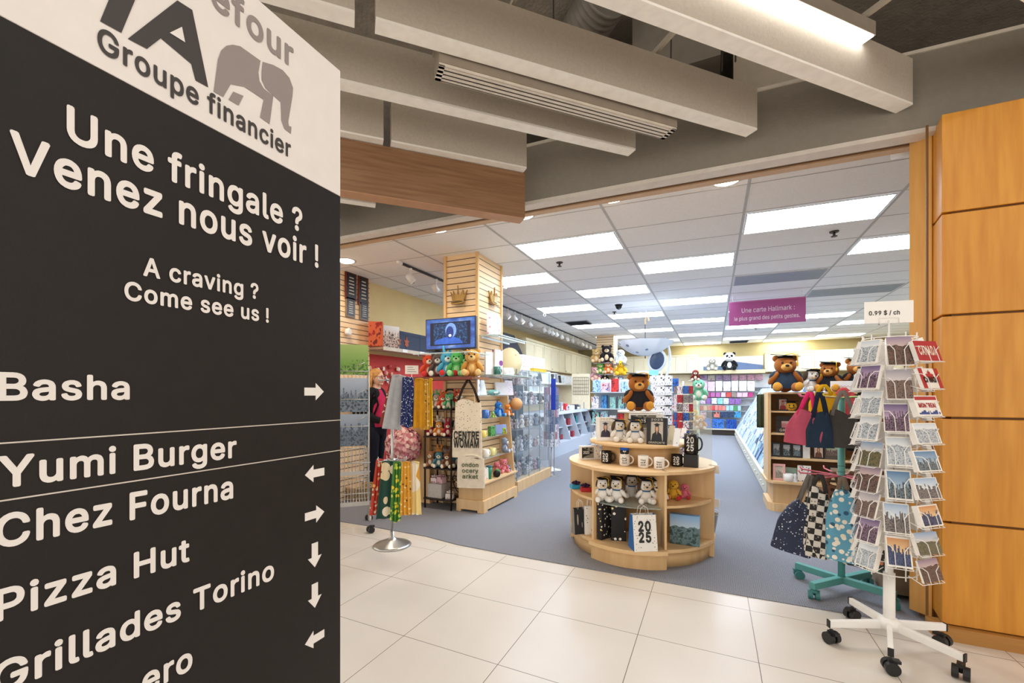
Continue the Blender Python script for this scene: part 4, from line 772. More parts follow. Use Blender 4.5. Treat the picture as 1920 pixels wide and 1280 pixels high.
p=pl(1296,875,Z1,.02); goods_box('black_box','black box under the tall black tumbler','box',p,face(p.x,p.y,-.1),.11,.09,.105,mat('1b1b1e',.3))
p2=p+Vector((0,0,.108)); mug('tall black tumbler mug marked 20 25 stacked on a black box',p2,face(p.x,p.y,-.15),'151517',.165,.055,'20|25')
def acrylic():
    t=thing('acrylic_sheet','clear acrylic guard panel standing at the right of the black tumbler','acrylic panel',pl(1318,874,Z1,.0),face(.3,4,-.9))
    M().b2(-.004,.004,-.08,.08,0,.52).make('clear_panel',glassmat('e6f0ee',.25),t)
acrylic()
p=pl(1080,917,.491,.05)
goods_box('gift_box','cyan gift box with purple bow on the left bay shelf','gift box',p,.6,.1,.08,.035,mat('2aa0c8',.4),bow='3a2148')
p=pl(1098,922,.491,.04); goods_box('gift_box','red gift box with dark bow on the left bay shelf','gift box',p,.4,.09,.08,.035,mat('c0202c',.4),bow='3a2148')
dots=spots('151517',['d8b860','f0e6c8','e8d8a0'],42,.22); dots2=spots('f1efe9',['2a2a2c'],48,.2)
p=pl(1087,1002,.151,.05); gift_bag('black and silver gift bag with white tag on the bottom left bay',p,face(p.x,p.y,.5),.13,.07,.22,spots('242428',['b8b4aa'],30,.2,sc=(1,1,.1)),mat('8a8880',.5))
p=pl(1104,1004,.151,.06); gift_bag('white speckled gift bag beside the black striped one in the bottom left bay',p,face(p.x,p.y,.2),.08,.06,.24,dots2,dots2)
p=pl(1139,1012,.156,.08); goods_box('star_gift_box','large black gift box with gold stars leaning open in the front bay','gift box',p,face(p.x,p.y,-.65),.05,.22,.30,spots('17161a',['d8b050','e8d8a0','f4ecd8'],34,.25))
p=pl(1160,1018,.156,.10); goods_box('star_gift_box','black gift box with white stars beside the blue and white bag','gift box',p,face(p.x,p.y,.0),.12,.09,.29,spots('17161a',['f2eee4','e8d8a0'],22,.25))
p=pl(1205,1032,.156,.05); gift_bag('white dotted gift bag with blue side lettered 20 25',p,face(p.x,p.y,.38),.185,.14,.27,spots('f3f0ea',['3a3a3a'],48,.17),mat('2f6db5',.5),text='20|25')
p=pl(1262,938,.491,.06); plush('fruit_plush','yellow round fruit plush with red feet on the right bay shelf','plush toy',p,.16,face(p.x,p.y),'e6b23a','e6b23a',kind='none',pad='c8323c',muzzle='e6b23a')
p=pl(1284,937,.491,.06); plush('fruit_plush','pink round fruit plush with red feet on the right bay shelf','plush toy',p,.125,face(p.x,p.y),'e2788e','e2788e',kind='none',pad='c8323c',muzzle='e2788e')
p=pl(1284,1024,.151,.06); goods_box('puzzle_box','puzzle box with a mountain lake picture in the right bay','puzzle box',p,face(p.x,p.y,-.1),.225,.06,.24,picture('7fb0e0','c8d8e4','2a4440','6a8a94',.5,0,6,False),lid=None)
p=gz(1334,1000,.15); 
def basket():
    t=thing('tin_bucket','grey tin bucket on the right side shelf of the round display','bucket',p+Vector((-.02,.06,0)),0); M().lathe([(.05,0),(.075,.16),(.08,.16),(.068,.155),(.045,.006),(0,.006)],20).make('bucket_body',mat('b9b7b2',.4,.5),t)
    M().tube([(.075*math.cos(PI*k/8),0,.16+.05*math.sin(PI*k/8)) for k in range(9)],.003,6).make('bucket_handle',chrome,t)
basket()
for k,(px,py,l) in enumerate(((1332,881,'white price card jutting from the right side of the round display counter'),(1332,930,'white price card jutting from the right side lower shelf of the round display'))):
    q=at(px,py,.74-.27*k); goods_box('price_card',l,'card',Vector((DX+.62,DY-.12,.70-.28*k)),.9,.004,.1,.07,white)
# ================================================================ white postcard rack
RX,RY=.863,2.98
def caster_parts(t,pos,rz,col='18181a'):
    m=M(); c,s=math.cos(rz),math.sin(rz); x,y=pos
    for k in (-1,1):
        vs=[];n=18
        for d in (.007,.032):
            for j in range(n):
                a=2*PI*j/n; u=.031*math.cos(a); v=.032+.031*math.sin(a); w=k*d
                vs.append((x+c*u-s*w,y+s*u+c*w,v))
        fs=[(j,(j+1)%n,n+(j+1)%n,n+j) for j in range(n)]+[tuple(range(n-1,-1,-1)),tuple(range(n,2*n))]
        m.add(vs,fs,False)
    m.tube([(x,y,.03),(x,y,.075)],.009,8); m.box((x+c*.012,y+s*.012,.062),(.05,.03,.014),(0,0,rz))
    return m.make('caster',mat(col,.45),t)
def rack():
    t=thing('postcard_rack','white wire spinner rack of postcards on a castered pole beside the wooden pillar','display rack',(RX,RY,0))
    M().lathe([(.026,.10),(.026,.40),(.018,.40),(.018,1.66),(.004,1.66),(.004,1.76)],16).make('pole',whitewire,t)
    M().lathe([(.05,.105),(.05,.145),(.03,.16)],16).make('hub',whitewire,t)
    for k,a in enumerate((198,255,318,25,110)):
        r=math.radians(a); d=Vector((math.cos(r),math.sin(r),0)); n=Vector((-d.y,d.x,0))*.011; L=.30
        q=[d*.02-n,d*L-n,d*L+n,d*.02+n]; l=M().hexa([v+Vector((0,0,.10 if i in(0,3) else .088)) for i,v in enumerate(q)]+[v+Vector((0,0,.145 if i in(0,3) else .125)) for i,v in enumerate(q)]).make('leg',whitewire,t,bevel=.003)
        M().hexa([v+d*(0 if i in (0,3) else .0)+Vector((0,0,.087)) for i,v in enumerate([d*L-n*1.1,d*(L+.006)-n*1.1,d*(L+.006)+n*1.1,d*L+n*1.1])]+[v+Vector((0,0,.127)) for v in [d*L-n*1.1,d*(L+.006)-n*1.1,d*(L+.006)+n*1.1,d*L+n*1.1]]).make('end_cap',black,l)
        cc=caster_parts(t,(d.x*(L-.012),d.y*(L-.012)),r+1.9)
    # cage
    m=M()
    for z in (.42,.75,1.08,1.4,1.66):
        m.tube([(.115*math.cos(a),.115*math.sin(a),z) for a in [2*PI*k/20 for k in range(20)]],.003,6,True)
    for k in range(10):
        a=2*PI*k/10; m.tube([(.115*math.cos(a),.115*math.sin(a),.40),(.115*math.cos(a),.115*math.sin(a),1.68)],.003,6)
    m.make('wire_cage',whitewire,t)
    return t
rk=rack()
PICS=[picture('9ab4d4','dde6ee','3f3a44','8a8078',.5,.03),picture('6a5c88','b8a0bc','2a2636','8a6a80',.5,.03),picture('8aa8cc','dcd4cc','3f4a34','7a6a44',.5,.0,13,False),
 picture('4a7aa8','a8c0d4','303840','7a8890',.4,.05),picture('a8a4b0','d8d0d0','4a3c38','8a7068',.55,.0,13,False),picture('d08a50','e8c898','24283c','4a5888',.5,.06),picture('c4d0dc','eef0f2','7a8490','d0d6dc',.6,.04,13,False),picture('94809a','d4bcb8','382c2c','7a5c50',.6,.0,13,False)]
PD=['city skyline','purple dusk skyline','autumn park','blue harbour','stone facade','orange sunset','snowy street','old brick town']
CARD=mat('f6f3ee',.5,0,.02)
def postcard(px_col,row,ang,z,w,h,r,pic,label,special=None,n=7,tilt=.30,off=0):
    a=math.radians(ang); rz=a+PI/2
    d=Vector((math.cos(a),math.sin(a),0)); c=Vector((RX,RY,z))+d*r+Vector((-d.y,d.x,0))*off
    t=thing('postcard',label,'postcard',c,0,'postcards in the white wire rack',rot=Euler((-tilt,0,rz),'XYZ'))
    th=.004+.003*n
    M().b2(-w/2,w/2,.0006,th,0,h).make('card_stack',CARD,t)
    if special=='canada':
        m=M(); m.b2(-w/2,w/2,-.0006,.0006,0,h); m.make('front_face',mat('b01822',.4),t)
        m=M(); text_m(m,'CANADA',(0,-.0014,h*.3),(1,0,0),(0,0,1),w*.8,h*.42,40,True); m.make('lettering',mat('e8d0c0',.4),t)
    elif special=='flag':
        m=M(); m.b2(-w/2,w/2,-.0006,.0006,0,h); m.make('front_face',mat('f0ece6',.4),t)
        m=M(); m.b2(-w/2,-w*.3,-.0012,-.0006,0,h); m.b2(w*.3,w/2,-.0012,-.0006,0,h); m.make('red_bands',mat('b01822',.4),t)
        leaf=[(0,.42),(.06,.3),(.12,.33),(.1,.16),(.19,.24),(.21,.17),(.32,.18),(.27,.07),(.32,.03),(.17,-.1),(.19,-.17),(.02,-.14),(.02,-.3),(-.02,-.3),(-.02,-.14),(-.19,-.17),(-.17,-.1),(-.32,.03),(-.27,.07),(-.32,.18),(-.21,.17),(-.19,.24),(-.1,.16),(-.12,.33),(-.06,.3)]
        m=M()
        for tr in fill2d(None,0,[[(x*1000,y*1000) for x,y in leaf]]): m.add([(x/1000*h*.9,-.0014,h*.55+y/1000*h*.9) for x,y in tr],[tuple(range(len(tr)))])
        m.make('maple_leaf',mat('b01822',.4),t)
        m=M(); text_m(m,'CANADA',(0,-.0022,h*.3),(1,0,0),(0,0,1),w*.72,h*.26,45,True); m.make('lettering',black,t)
    elif special=='montreal':
        m=M(); m.b2(-w/2,w/2,-.0006,.0006,0,h); m.make('front_face',mat('f0ece6',.4),t)
        m=M(); m.b2(-w*.46,w*.46,-.0012,-.0006,h*.78,h*.95); text_m(m,'MONTREAL',(0,-.0014,h*.42),(1,0,0),(0,0,1),w*.78,h*.2,45,True); m.make('red_print',mat('b01822',.4),t)
        m=M(); 
        for k in range(9): m.b2(-w*.45+k*w*.1,-w*.35+k*w*.1,-.0012,-.0006,h*.08,h*(.16+.03*((k*7)%5)))
        m.make('blue_skyline',mat('24408c',.4),t)
    else:
        M().b2(-w/2,w/2,-.0006,.0006,0,h).make('front_face',pic,t)
    return t
def pocket(ang,z,w,h,r,tilt=.3,off=0):
    """wire pocket in front of a card"""
    a=math.radians(ang); d=Vector((math.cos(a),math.sin(a),0)); s=Vector((-d.y,d.x,0)); o=d*r+s*off; m=M(); f=.016; up=Vector((-d.x*math.sin(tilt),-d.y*math.sin(tilt),math.cos(tilt)))
    Z=Vector((0,0,z-.004)); g=lambda u,v,dd:o+Z+s*u+up*v+d*dd
    hw=w/2
    m.tube([g(-hw-.012,h*.75,-.01),g(-hw*.75,h*.75,f),g(-hw*.5,h*.62,f),g(-hw*.38,h*.55,f),g(-hw*.38,0,f),g(-hw*.38,-.004,-.03)],.0019,6)
    m.tube([g(hw+.012,h*.75,-.01),g(hw*.75,h*.75,f),g(hw*.5,h*.62,f),g(hw*.38,h*.55,f),g(hw*.38,0,f),g(hw*.38,-.004,-.03)],.0019,6)
    m.tube([g(-hw,-.002,f*.5),g(hw,-.002,f*.5)],.0019,6)
    m.tube([g(-hw,-.002,f*.5),g(-hw,.02,-.05)],.0019,6); m.tube([g(hw,-.002,f*.5),g(hw,.02,-.05)],.0019,6)
    return m.make('wire_pocket',whitewire,rk)
RWN=['top','second','third','fourth','fifth','sixth','seventh','eighth','bottom']
colspec=[('left outer',-190,.15,[1.535-.137*k for k in range(9)],.095,.12,0),
 ('left inner',-140,.172,[1.53-.135*k for k in range(9)],.10,.13,0),
 ('front',-93,.182,[1.515-.170*k for k in range(7)],.10,.15,0),
 ('right',-52,.198,[1.532-.137*k for k in range(9)],.145,.105,0)]
for cn,ang,r,zs,w,h,off in colspec:
    for i,z in enumerate(zs):
        z-=.005
        k=(i*5+len(cn)*3)%8
        if cn.startswith('left') and i<4: k=6 if i!=1 else 1
        sp_=None
        if cn=='right' and i<3: sp_=['canada','flag','montreal'][i]
        nm=RWN[i] if i<len(zs)-1 else 'bottom'
        lab={'canada':'red CANADA postcard in the top right pocket of the wire rack','flag':'white CANADA maple leaf postcard, second in the right column of the wire rack','montreal':'red and blue MONTREAL postcard, third in the right column of the wire rack'}.get(sp_,'%s postcard in the %s pocket of the %s column, wire rack'%(PD[k],nm,cn))
        postcard(cn,i,ang+R.uniform(-5,5),z,w,h,r,PICS[k],lab,sp_,R.randrange(2,9),.30,off)
        pocket(ang,z,w,h,r,.3,off)
# further sides of the spinner
for ang,cn in ((-5,'hidden right'),(45,'back right'),(100,'back'),(140,'back left')):
    for i in range(8):
        z=1.53-.15*i; k=(i*3+int(ang))%8
        postcard(cn,i,ang,z,.10,.13,.16,PICS[k],'%s postcard in the %s pocket of the %s side, wire rack'%(PD[k],RWN[i] if i<7 else 'bottom',cn.replace('hidden ','far ')),None,5)
        pocket(ang,z,.10,.13,.16)
def price_sign():
    t=thing('price_sign','white card sign reading 0.99 $ / ch on top of the postcard rack','sign',(RX,RY,1.745),.18)
    M().b2(-.112,.112,.004,.007,0,.118).make('sign_card',mat('f3f0ec',.5,0,.01),t)
    m=M(); text_m(m,'0.99 $ / ch',(-.02,.0028,.045),(1,0,0),(0,0,1),.145,.022,20,True); m.make('lettering',mat('1c1c1e',.5),t)
    m=M(); m.tube([(-.045,0,.0),(-.045,0,.028),(.045,0,.028),(.045,0,0)],.0022,6); m.tube([(-.045,.009,.0),(-.045,.009,.028),(.045,.009,.028),(.045,.009,0)],.0022,6); m.tube([(-.045,.004,.0),(.045,.004,0)],.003,6); m.make('wire_holder',whitewire,t)
price_sign()
# ================================================================ teal tote rack
TX,TY=.80,3.65
teal=mat('5aa09b',.45,0,.05)
def teal_rack():
    t=thing('tote_rack','teal green metal pole rack on a castered cross base hung with tote bags','display rack',(TX,TY,0))
    M().lathe([(.021,.08),(.021,1.34)],16).make('pole',teal,t)
    m=M(); 
    for z in (.79,.83,.87,1.0,1.05,1.2): m.lathe([(.0225,z),(.0225,z+.004)],16)
    m.make('pole_rings',mat('356d6b',.5),t)
    for k,a in enumerate((145,225,329,45)):
        r=math.radians(a); d=Vector((math.cos(r),math.sin(r),0)); n=Vector((-d.y,d.x,0))*.02; L=.29
        q=[d*.0-n,d*L-n,d*L+n,d*.0+n]; M().hexa([v+Vector((0,0,.07)) for v in q]+[v+Vector((0,0,.115)) for v in q]).make('leg',teal,t,bevel=.003)
        caster_parts(t,(d.x*(L-.02),d.y*(L-.02)),r+.7,'3f7f7c')
    for z,n,cols in ((1.335,8,['d86a94','d9c83a','8cb84a','d86a94']),(.80,8,['d86a7a','c8586a'])):
        for k in range(n):
            a=2*PI*k/n+.2; d=Vector((math.cos(a),math.sin(a),0))
            M().tube([Vector((0,0,z)),d*.1+Vector((0,0,z+.006)),d*.25+Vector((0,0,z+.012)),d*.262+Vector((0,0,z+.03))],.0055,6).make('hook_arm',mat(cols[k%len(cols)],.4),t)
    return t
teal_rack()
def tote(name,label,loc,rz,w,h,d,mt,strap,top=.55,drop=.14,sway=0,group=None,skew=0,cat='tote bag',lean=0,folds=5,seed=0):
    """hanging bag: loc is the hook point; body starts drop below it. local -y is its face"""
    rr=random.Random(seed); ph=rr.uniform(0,6)
    t=thing(name,label,cat,loc,0,group,rot=Euler((0,lean,rz),'XYZ'))
    nu,nv=28,12
    if name=='tote_bag': w*=.92; h*=.92; d*=.92; drop*=.92
    def fn(u,v):
        a=2*PI*u; k=top+(1-top)*min(1,v*2.2)**.8
        sx=w/2*k; sy=d/2*(.45+.55*v)
        c,s=math.cos(a),math.sin(a); e=.55
        x=sx*math.copysign(abs(c)**e,c); y=sy*math.copysign(abs(s)**e,s)
        y+=d*.10*math.sin(folds*x/w*4+ph+v*2)*(1-v*.6); x+=skew*v+sway*math.sin(v*3)
        z=-drop-h*v+ .02*math.cos(2*PI*x/w+ph)*(1-v)
        return (x,y,z)
    m=M(); m.sheet(fn,nu,nv); 
    # bottom
    base=[fn(i/nu,1) for i in range(nu)]; m.add(base,[tuple(range(nu))])
    m.make('bag_body',mt,t)
    m=M()
    for s in (-1,1):
        xs=w*top*.42
        pts=[(-xs,s*d*.2,-drop-.02),(-xs*.55,s*d*.18,-drop*.45),(-.008,s*.008,-.004),(.008,s*.008,-.004),(xs*.55,s*d*.18,-drop*.45),(xs,s*d*.2,-drop-.02)]
        wd=Vector((0,.0,0)); vs=[];
        for i,p in enumerate(pts):
            a=Vector(pts[max(0,i-1)]); b=Vector(pts[min(len(pts)-1,i+1)]); tg=(b-a).normalized(); nn=Vector((-tg.z,0,tg.x))*.012
            vs+= [Vector(p)-nn,Vector(p)+nn]
        m.add(vs,[(2*i,2*i+1,2*i+3,2*i+2) for i in range(len(pts)-1)],True)
    m.solid=.003; m.make('handle_straps',strap,t)
    return t
def tt(px,py,Y): return gy(px,py,Y)
G='folded shopping totes on the teal rack'
FV=face(TX,TY)
pk=cloth('a83a52'); 
o=tote('tote_bag','pink canvas tote bag swinging at the left of the teal rack',tt(1519,735,3.47),FV-.1,.245,.235,.09,cloth('b8536b'),cloth('d9306e'),.5,.15,lean=.11,group=G,seed=1)
tote('tote_bag','navy canvas tote bag between the pink and charcoal ones',tt(1537,735,3.45),FV+.2,.17,.235,.08,cloth('26374a'),cloth('1d2a3b'),.6,.16,group=G,seed=2)
tote('tote_bag','charcoal grey canvas tote bag on the upper tier of the teal rack',tt(1580,733,3.45),FV,.19,.245,.09,cloth('45423f'),cloth('77726c'),.75,.15,group=G,seed=3)
tote('tote_bag','black canvas tote bag on the upper tier next to the postcard rack',tt(1617,733,3.49),FV-.2,.18,.30,.10,cloth('1f1e1e'),cloth('1a1919'),.6,.12,group=G,seed=4)
tote('tote_bag','yellow tote bag hanging behind the pink and navy ones',tt(1545,722,3.79),FV,.2,.2,.07,cloth('d9a81e'),cloth('d8b020'),.6,.06,group=G,seed=5)
tote('tote_bag','coral pink tote bag hanging at the back of the teal rack',tt(1582,728,3.82),FV,.2,.16,.07,cloth('d8606a'),cloth('d8606a'),.6,.05,group=G,seed=6)
G2='patterned shopping totes on the lower tier'
stars=spots('1f2a44',['c8d4e8','5a6a94','e8e8f0'],60,.22)
def checks():
    m,nt,b=nmat('checks'); v=coords(nt); c=N(nt,'ShaderNodeTexChecker'); c.inputs['Scale'].default_value=26; nt.links.new(v,c.inputs['Vector'])
    c.inputs['Color1'].default_value=lin('d8d2c8'); c.inputs['Color2'].default_value=lin('1a1818')
    vo=N(nt,'ShaderNodeTexVoronoi'); vo.inputs['Scale'].default_value=45; nt.links.new(v,vo.inputs['Vector'])
    lt=N(nt,'ShaderNodeMath',operation='LESS_THAN'); lt.inputs[1].default_value=.25; nt.links.new(vo.outputs['Distance'],lt.inputs[0])
    mx=N(nt,'ShaderNodeMix',data_type='RGBA'); nt.links.new(lt.outputs[0],mx.inputs['Factor']); nt.links.new(c.outputs[0],mx.inputs['A']); mx.inputs['B'].default_value=lin('8c8278')
    nt.links.new(mx.outputs['Result'],b.inputs['Base Color']); b.inputs['Roughness'].default_value=.7; return m
daisy=spots('5fa3c0',['efe6d2','f2ead8','2f5a78','f4eee0'],30,.42)
dark=spots('24302c',['d8c8a8','3f6a52','c07848','1a2420'],20,.35)
tote('tote_bag','starry navy tote bag at the left of the lower tier of the teal rack',tt(1520,890,3.41),FV+.25,.25,.375,.10,stars,cloth('6a6560'),.3,.20,lean=.22,group=G2,seed=7)
tote('tote_bag','black and white checkered picture tote bag on the lower tier',tt(1538,890,3.39),FV,.19,.475,.09,checks(),cloth('3a3634'),.55,.10,lean=.08,group=G2,seed=8)
tote('tote_bag','blue tote bag printed with white daisies on the lower tier',tt(1580,895,3.33),FV-.1,.19,.50,.09,daisy,cloth('7a6a5c'),.3,.06,group=G2,seed=9)
tote('tote_bag','dark green floral tote bag on the lower tier behind the postcard rack',tt(1622,900,3.52),FV-.2,.26,.53,.10,dark,cloth('3a2f2a'),.4,.08,group=G2,seed=10)
tote('tote_bag','black satin tote bag with brown strap behind the blue daisy tote',tt(1600,885,3.67),FV-.2,.2,.34,.08,cloth('1c1a1a'),cloth('6a4a38'),.5,.08,group=G2,seed=11)
tote('tote_bag','brown patterned tote bag at the back of the lower tier',tt(1562,885,3.72),FV,.18,.3,.08,spots('8a5a3a',['d8b890','3a2418'],24,.3),cloth('6a4a38'),.5,.08,group=G2,seed=12)
# ================================================================ wooden shelf on the right
WY=5.85; WX0,WX1=.585,2.3
def wshelf():
    t=thing('display_shelf','wooden display shelf of picture frames behind the teal tote rack','shelf unit',(WX0,WY,0))
    o=Vector((-WX0,-WY,0)); Wd=WX1-WX0
    M().b2(0.05,Wd,.01,.55,.0,.33).make('base_cabinet',maplein,t,bevel=.002)
    m=M(); m.prism([(0,-.0+.06),(.06,-.01),(Wd,-.01),(Wd,.56),(0,.56)],0,.10); m.make('plinth',maple,t)
    m=M(); m.prism([(-.02,.06),(.05,-.03),(Wd,-.03),(Wd,.57),(-.02,.57)],.33,.36); m.make('base_top',mapleh,t,bevel=.003)
    M().b2(0.0,.03,.02,.52,.36,1.37).make('side_panel',maple,t)
    M().b2(Wd-.03,Wd,.02,.52,.36,1.37).make('side_panel',maple,t)
    M().b2(0.03,Wd,.50,.52,.36,1.37).make('back_panel',wood('9a7a58','ac8c68',2,6,.6),t)
    for z in (.615,.90,1.16): M().b2(.03,Wd-.03,.05,.50,z-.012,z+.006).make('shelf',mapleh,t)
    M().b2(-.0,Wd,.0,.55,1.365,1.385).make('top_board',mapleh,t,bevel=.002)
wshelf()
def on(px,z,back=.12,Y=WY): 
    p=gy(px,700,Y+back); return Vector((p.x,Y+back,z+.001))
def fr(px,z,w,h,fc,pic,lab,back=.14,**k): p=on(px,z,back); return photo_frame('photo_frame',lab,p,face(p.x,p.y)*.6,w,h,fc,pic,group='picture frames on the wooden shelf',**k)
rpic=picture('c0a0a0','e0c8c0','8a3038','c06868',.6,0,5); dpic=picture('8aa0b8','d8e0e8','2a3038','7a98b0',.5,0,5); lpic=picture('e8c0c8','f0d8d8','b04860','e0a0a8',.6,0,6); gpic=picture('9ab89a','c8dcc8','6a6060','8a8080',.5,0,4)
fr(1468,1.166,.105,.15,'1a1512',mat('e0c4c0',.4),'small black picture frame with red photo on the top inner shelf',border=.14,person=('a83440','d8a890','4a2a20'))
fr(1473,.906,.20,.20,'252326',lpic,'wide dark picture frame with pink photo on the middle shelf',border=.3,text2='GRAD')
fr(1456,.621,.10,.17,'1a1a1d',dpic,'leftmost of the three packaged black frames on the lower shelf')
fr(1475,.621,.105,.165,'1a1a1d',dpic,'middle of the three packaged black frames on the lower shelf')
fr(1494,.621,.11,.165,'1a1a1d',dpic,'rightmost of the three packaged black frames on the lower shelf')
fr(1535,.621,.11,.17,'1a1714',mat('ecdcd8',.4),'black frame with a portrait photo under the navy tote',border=.14,person=('6a4a3a','e0b09c','3a2a24'))
fr(1562,.621,.22,.19,'55504c',gpic,'grey frame with a pale green photo beside the teal pole',border=.2)
goods_box('white_book','white boxed book standing on the lower shelf beside the black frame','box',on(1512,.621,.14),face(.8,6)*.6,.07,.03,.19,mat('dde3e6',.5))
fr(1461,.361,.125,.19,'e0a8a4',picture('b0a898','d0c8bc','706858','a09888',.5,0,4),'pink patterned picture frame on the base of the wooden shelf',back=.03,border=.2)
p=on(1480,.361,.16); goods_box('glass_plaque','pale green glass plaque on the base of the wooden shelf','plaque',p,face(p.x,p.y)*.6,.15,.02,.14,mat('b4dcd4',.2))
p=on(1478,.361,.02); mug('white round mug candle on the base of the wooden shelf',p,face(p.x,p.y),'efeeea',.085,.05)
p=on(1491,.361,.0)
t=thing('trinket','small white figurine beside the white mug candle on the shelf base','figurine',p,0); M().lathe([(.025,0),(.02,.03),(.012,.05),(.022,.075),(.0,.1)],14).make('figure_body',mat('e9eef0',.3),t); M().lathe([(.028,0),(.028,.008)],14).make('foot_disc',white,t)
p=on(1508,.361,.09); goods_box('patterned_box','white box with rows of printed bows on the base of the wooden shelf','box',p,face(p.x,p.y)*.6-.1,.13,.06,.18,spots('efece8',['4a4640','8a6aa0','b0a898'],38,.3))
p=on(1550,.361,.2); goods_box('wooden_plaque','brown wooden plaque behind the lower totes on the shelf base','plaque',p,0,.12,.03,.1,mat('b08a68',.6))
fr(1585,.361,.32,.19,'3a2e28',mat('e6dece',.6),'large cream lettered plaque with dark frame on the shelf base',border=.08)
# plush toys on top of the shelf
TOPZ=1.386
BR='a5622a'
p=on(1472,TOPZ,.10); p2=p; plush('teddy_bear','large brown teddy bear in navy gown at the left end of the wooden shelf top','plush toy',p,.42,face(p.x,p.y,.15),BR,'d99a45',gown='2a3646',cap=True,pad='e0a040',muzzle='dda455')
p=on(1521,TOPZ,.16); dup(pup,p,face(p.x,p.y,.5),'left one of two white capped puppies between the shelf-top bears',group='graduate puppies on the wooden shelf',scale=1.35)
p=on(1534,TOPZ,.22); dup(pup,p,face(p.x,p.y,-.3),'right one of two white capped puppies between the shelf-top bears',group='graduate puppies on the wooden shelf',scale=1.35)
p=on(1556,TOPZ,.14); plush('teddy_bear','medium brown teddy bear in black gown near the middle of the wooden shelf top','plush toy',p,.33,face(p.x,p.y,-.2),BR,'d99a45',gown='1d1d22',cap=True,pad='e0a040',muzzle='dda455')
p=on(1608,TOPZ,.2); plush('teddy_bear','brown teddy bear half hidden by the postcard rack on the shelf top','plush toy',p,.37,face(p.x,p.y,.1),BR,'d99a45',gown='1d1d22',cap=True,pad='e0a040',muzzle='dda455')
p=on(1520,1.166,.12); t=thing('smiley_plush','yellow smiling plush ball in a graduation cap on the top inner shelf','plush toy',on(1484,1.166,.12),face(.8,6)); M().ell((0,0,.055),.055,n=16,m=10).make('ball_body',fur('e2b23a'),t)
m=M(); m.ell((-.02,-.05,.065),.008); m.ell((.02,-.05,.065),.008); m.tube([(.025*math.cos(a),-.053,.05+.02*math.sin(a)) for a in [PI+PI*k/8 for k in range(9)]],.004,6); m.make('smile_face',black,t)
m=M(); m.lathe([(.04,.09),(.04,.11)],14); m.box((0,0,.114),(.11,.11,.006),(0,0,.4)); m.make('graduation_cap',black,t)
p=on(1580,TOPZ,.02); t=thing('price_sign','white shelf sign with red script beside the middle shelf-top bear','sign',p,face(p.x,p.y)*.5); M().b2(-.11,.11,0,.004,0.0,.12).make('sign_card',white,t)
m=M(); m.tube([(-.08+.01*k,-.001,.06+.008*math.sin(k*2.1)) for k in range(17)],.0016,4); m.make('script_line',mat('c04a58',.5),t)
M().b2(-.02,.02,.0,.05,0,.004).make('sign_foot',white,t)

t=thing('wooden_crate','grey brown wooden crate behind the postcard rack at the foot of the pillar','crate',(1.28,3.86,.006)); M().b2(-.24,.24,-.18,.2,.03,.46).make('crate_body',wood('7a6450','8c7660',0,6,.6),t); M().b2(-.25,.25,-.19,.21,.46,.49).make('crate_top',wood('8c7660','a08a70',0,6,.6),t)
for x in (-.22,.22):
    for y in (-.16,.18): M().b2(x-.02,x+.02,y-.02,y+.02,0,.03).make('foot',mat('4a3a2c',.6),t)
# ================================================================ slatted column, screen and left display shelf
def slatmat(c1='e9c596',c2='f0d2a8',pitch=.0727,off=.03):
    m,nt,b=nmat('slatwall'); t=N(nt,'ShaderNodeTexCoord'); s=N(nt,'ShaderNodeSeparateXYZ'); nt.links.new(t.outputs['Object'],s.inputs[0])
    a=N(nt,'ShaderNodeMath',operation='ADD'); a.inputs[1].default_value=off; nt.links.new(s.outputs[2],a.inputs[0])
    md=N(nt,'ShaderNodeMath',operation='MODULO'); md.inputs[1].default_value=pitch; nt.links.new(a.outputs[0],md.inputs[0])
    lt=N(nt,'ShaderNodeMath',operation='LESS_THAN'); lt.inputs[1].default_value=.010; nt.links.new(md.outputs[0],lt.inputs[0])
    v=coords(nt,'Object',(1,1,8)); n=noise(nt,v,5,4); r=ramp(nt,[(.3,c1),(.7,c2)]); nt.links.new(n.outputs[0],r.inputs[0])
    mx=N(nt,'ShaderNodeMix',data_type='RGBA'); mx.inputs['B'].default_value=lin('4c3420'); nt.links.new(lt.outputs[0],mx.inputs['Factor']); nt.links.new(r.outputs[0],mx.inputs['A'])
    nt.links.new(mx.outputs['Result'],b.inputs['Base Color']); b.inputs['Roughness'].default_value=.5; return m
SLAT=slatmat()
struct('wall_column',M().b2(-3.05,-2.60,4.62,5.27,0,CZ),SLAT)
m=M()
for x in (-3.06,-2.6):
    for y in (4.61,5.26): m.b2(x-.012,x+.022,y-.012,y+.022,0,CZ)
struct('trim_9',m,wood('d9ad72','e2bb86',2,6,.5))
gold=mat('a8854a',.35,.55,.1)
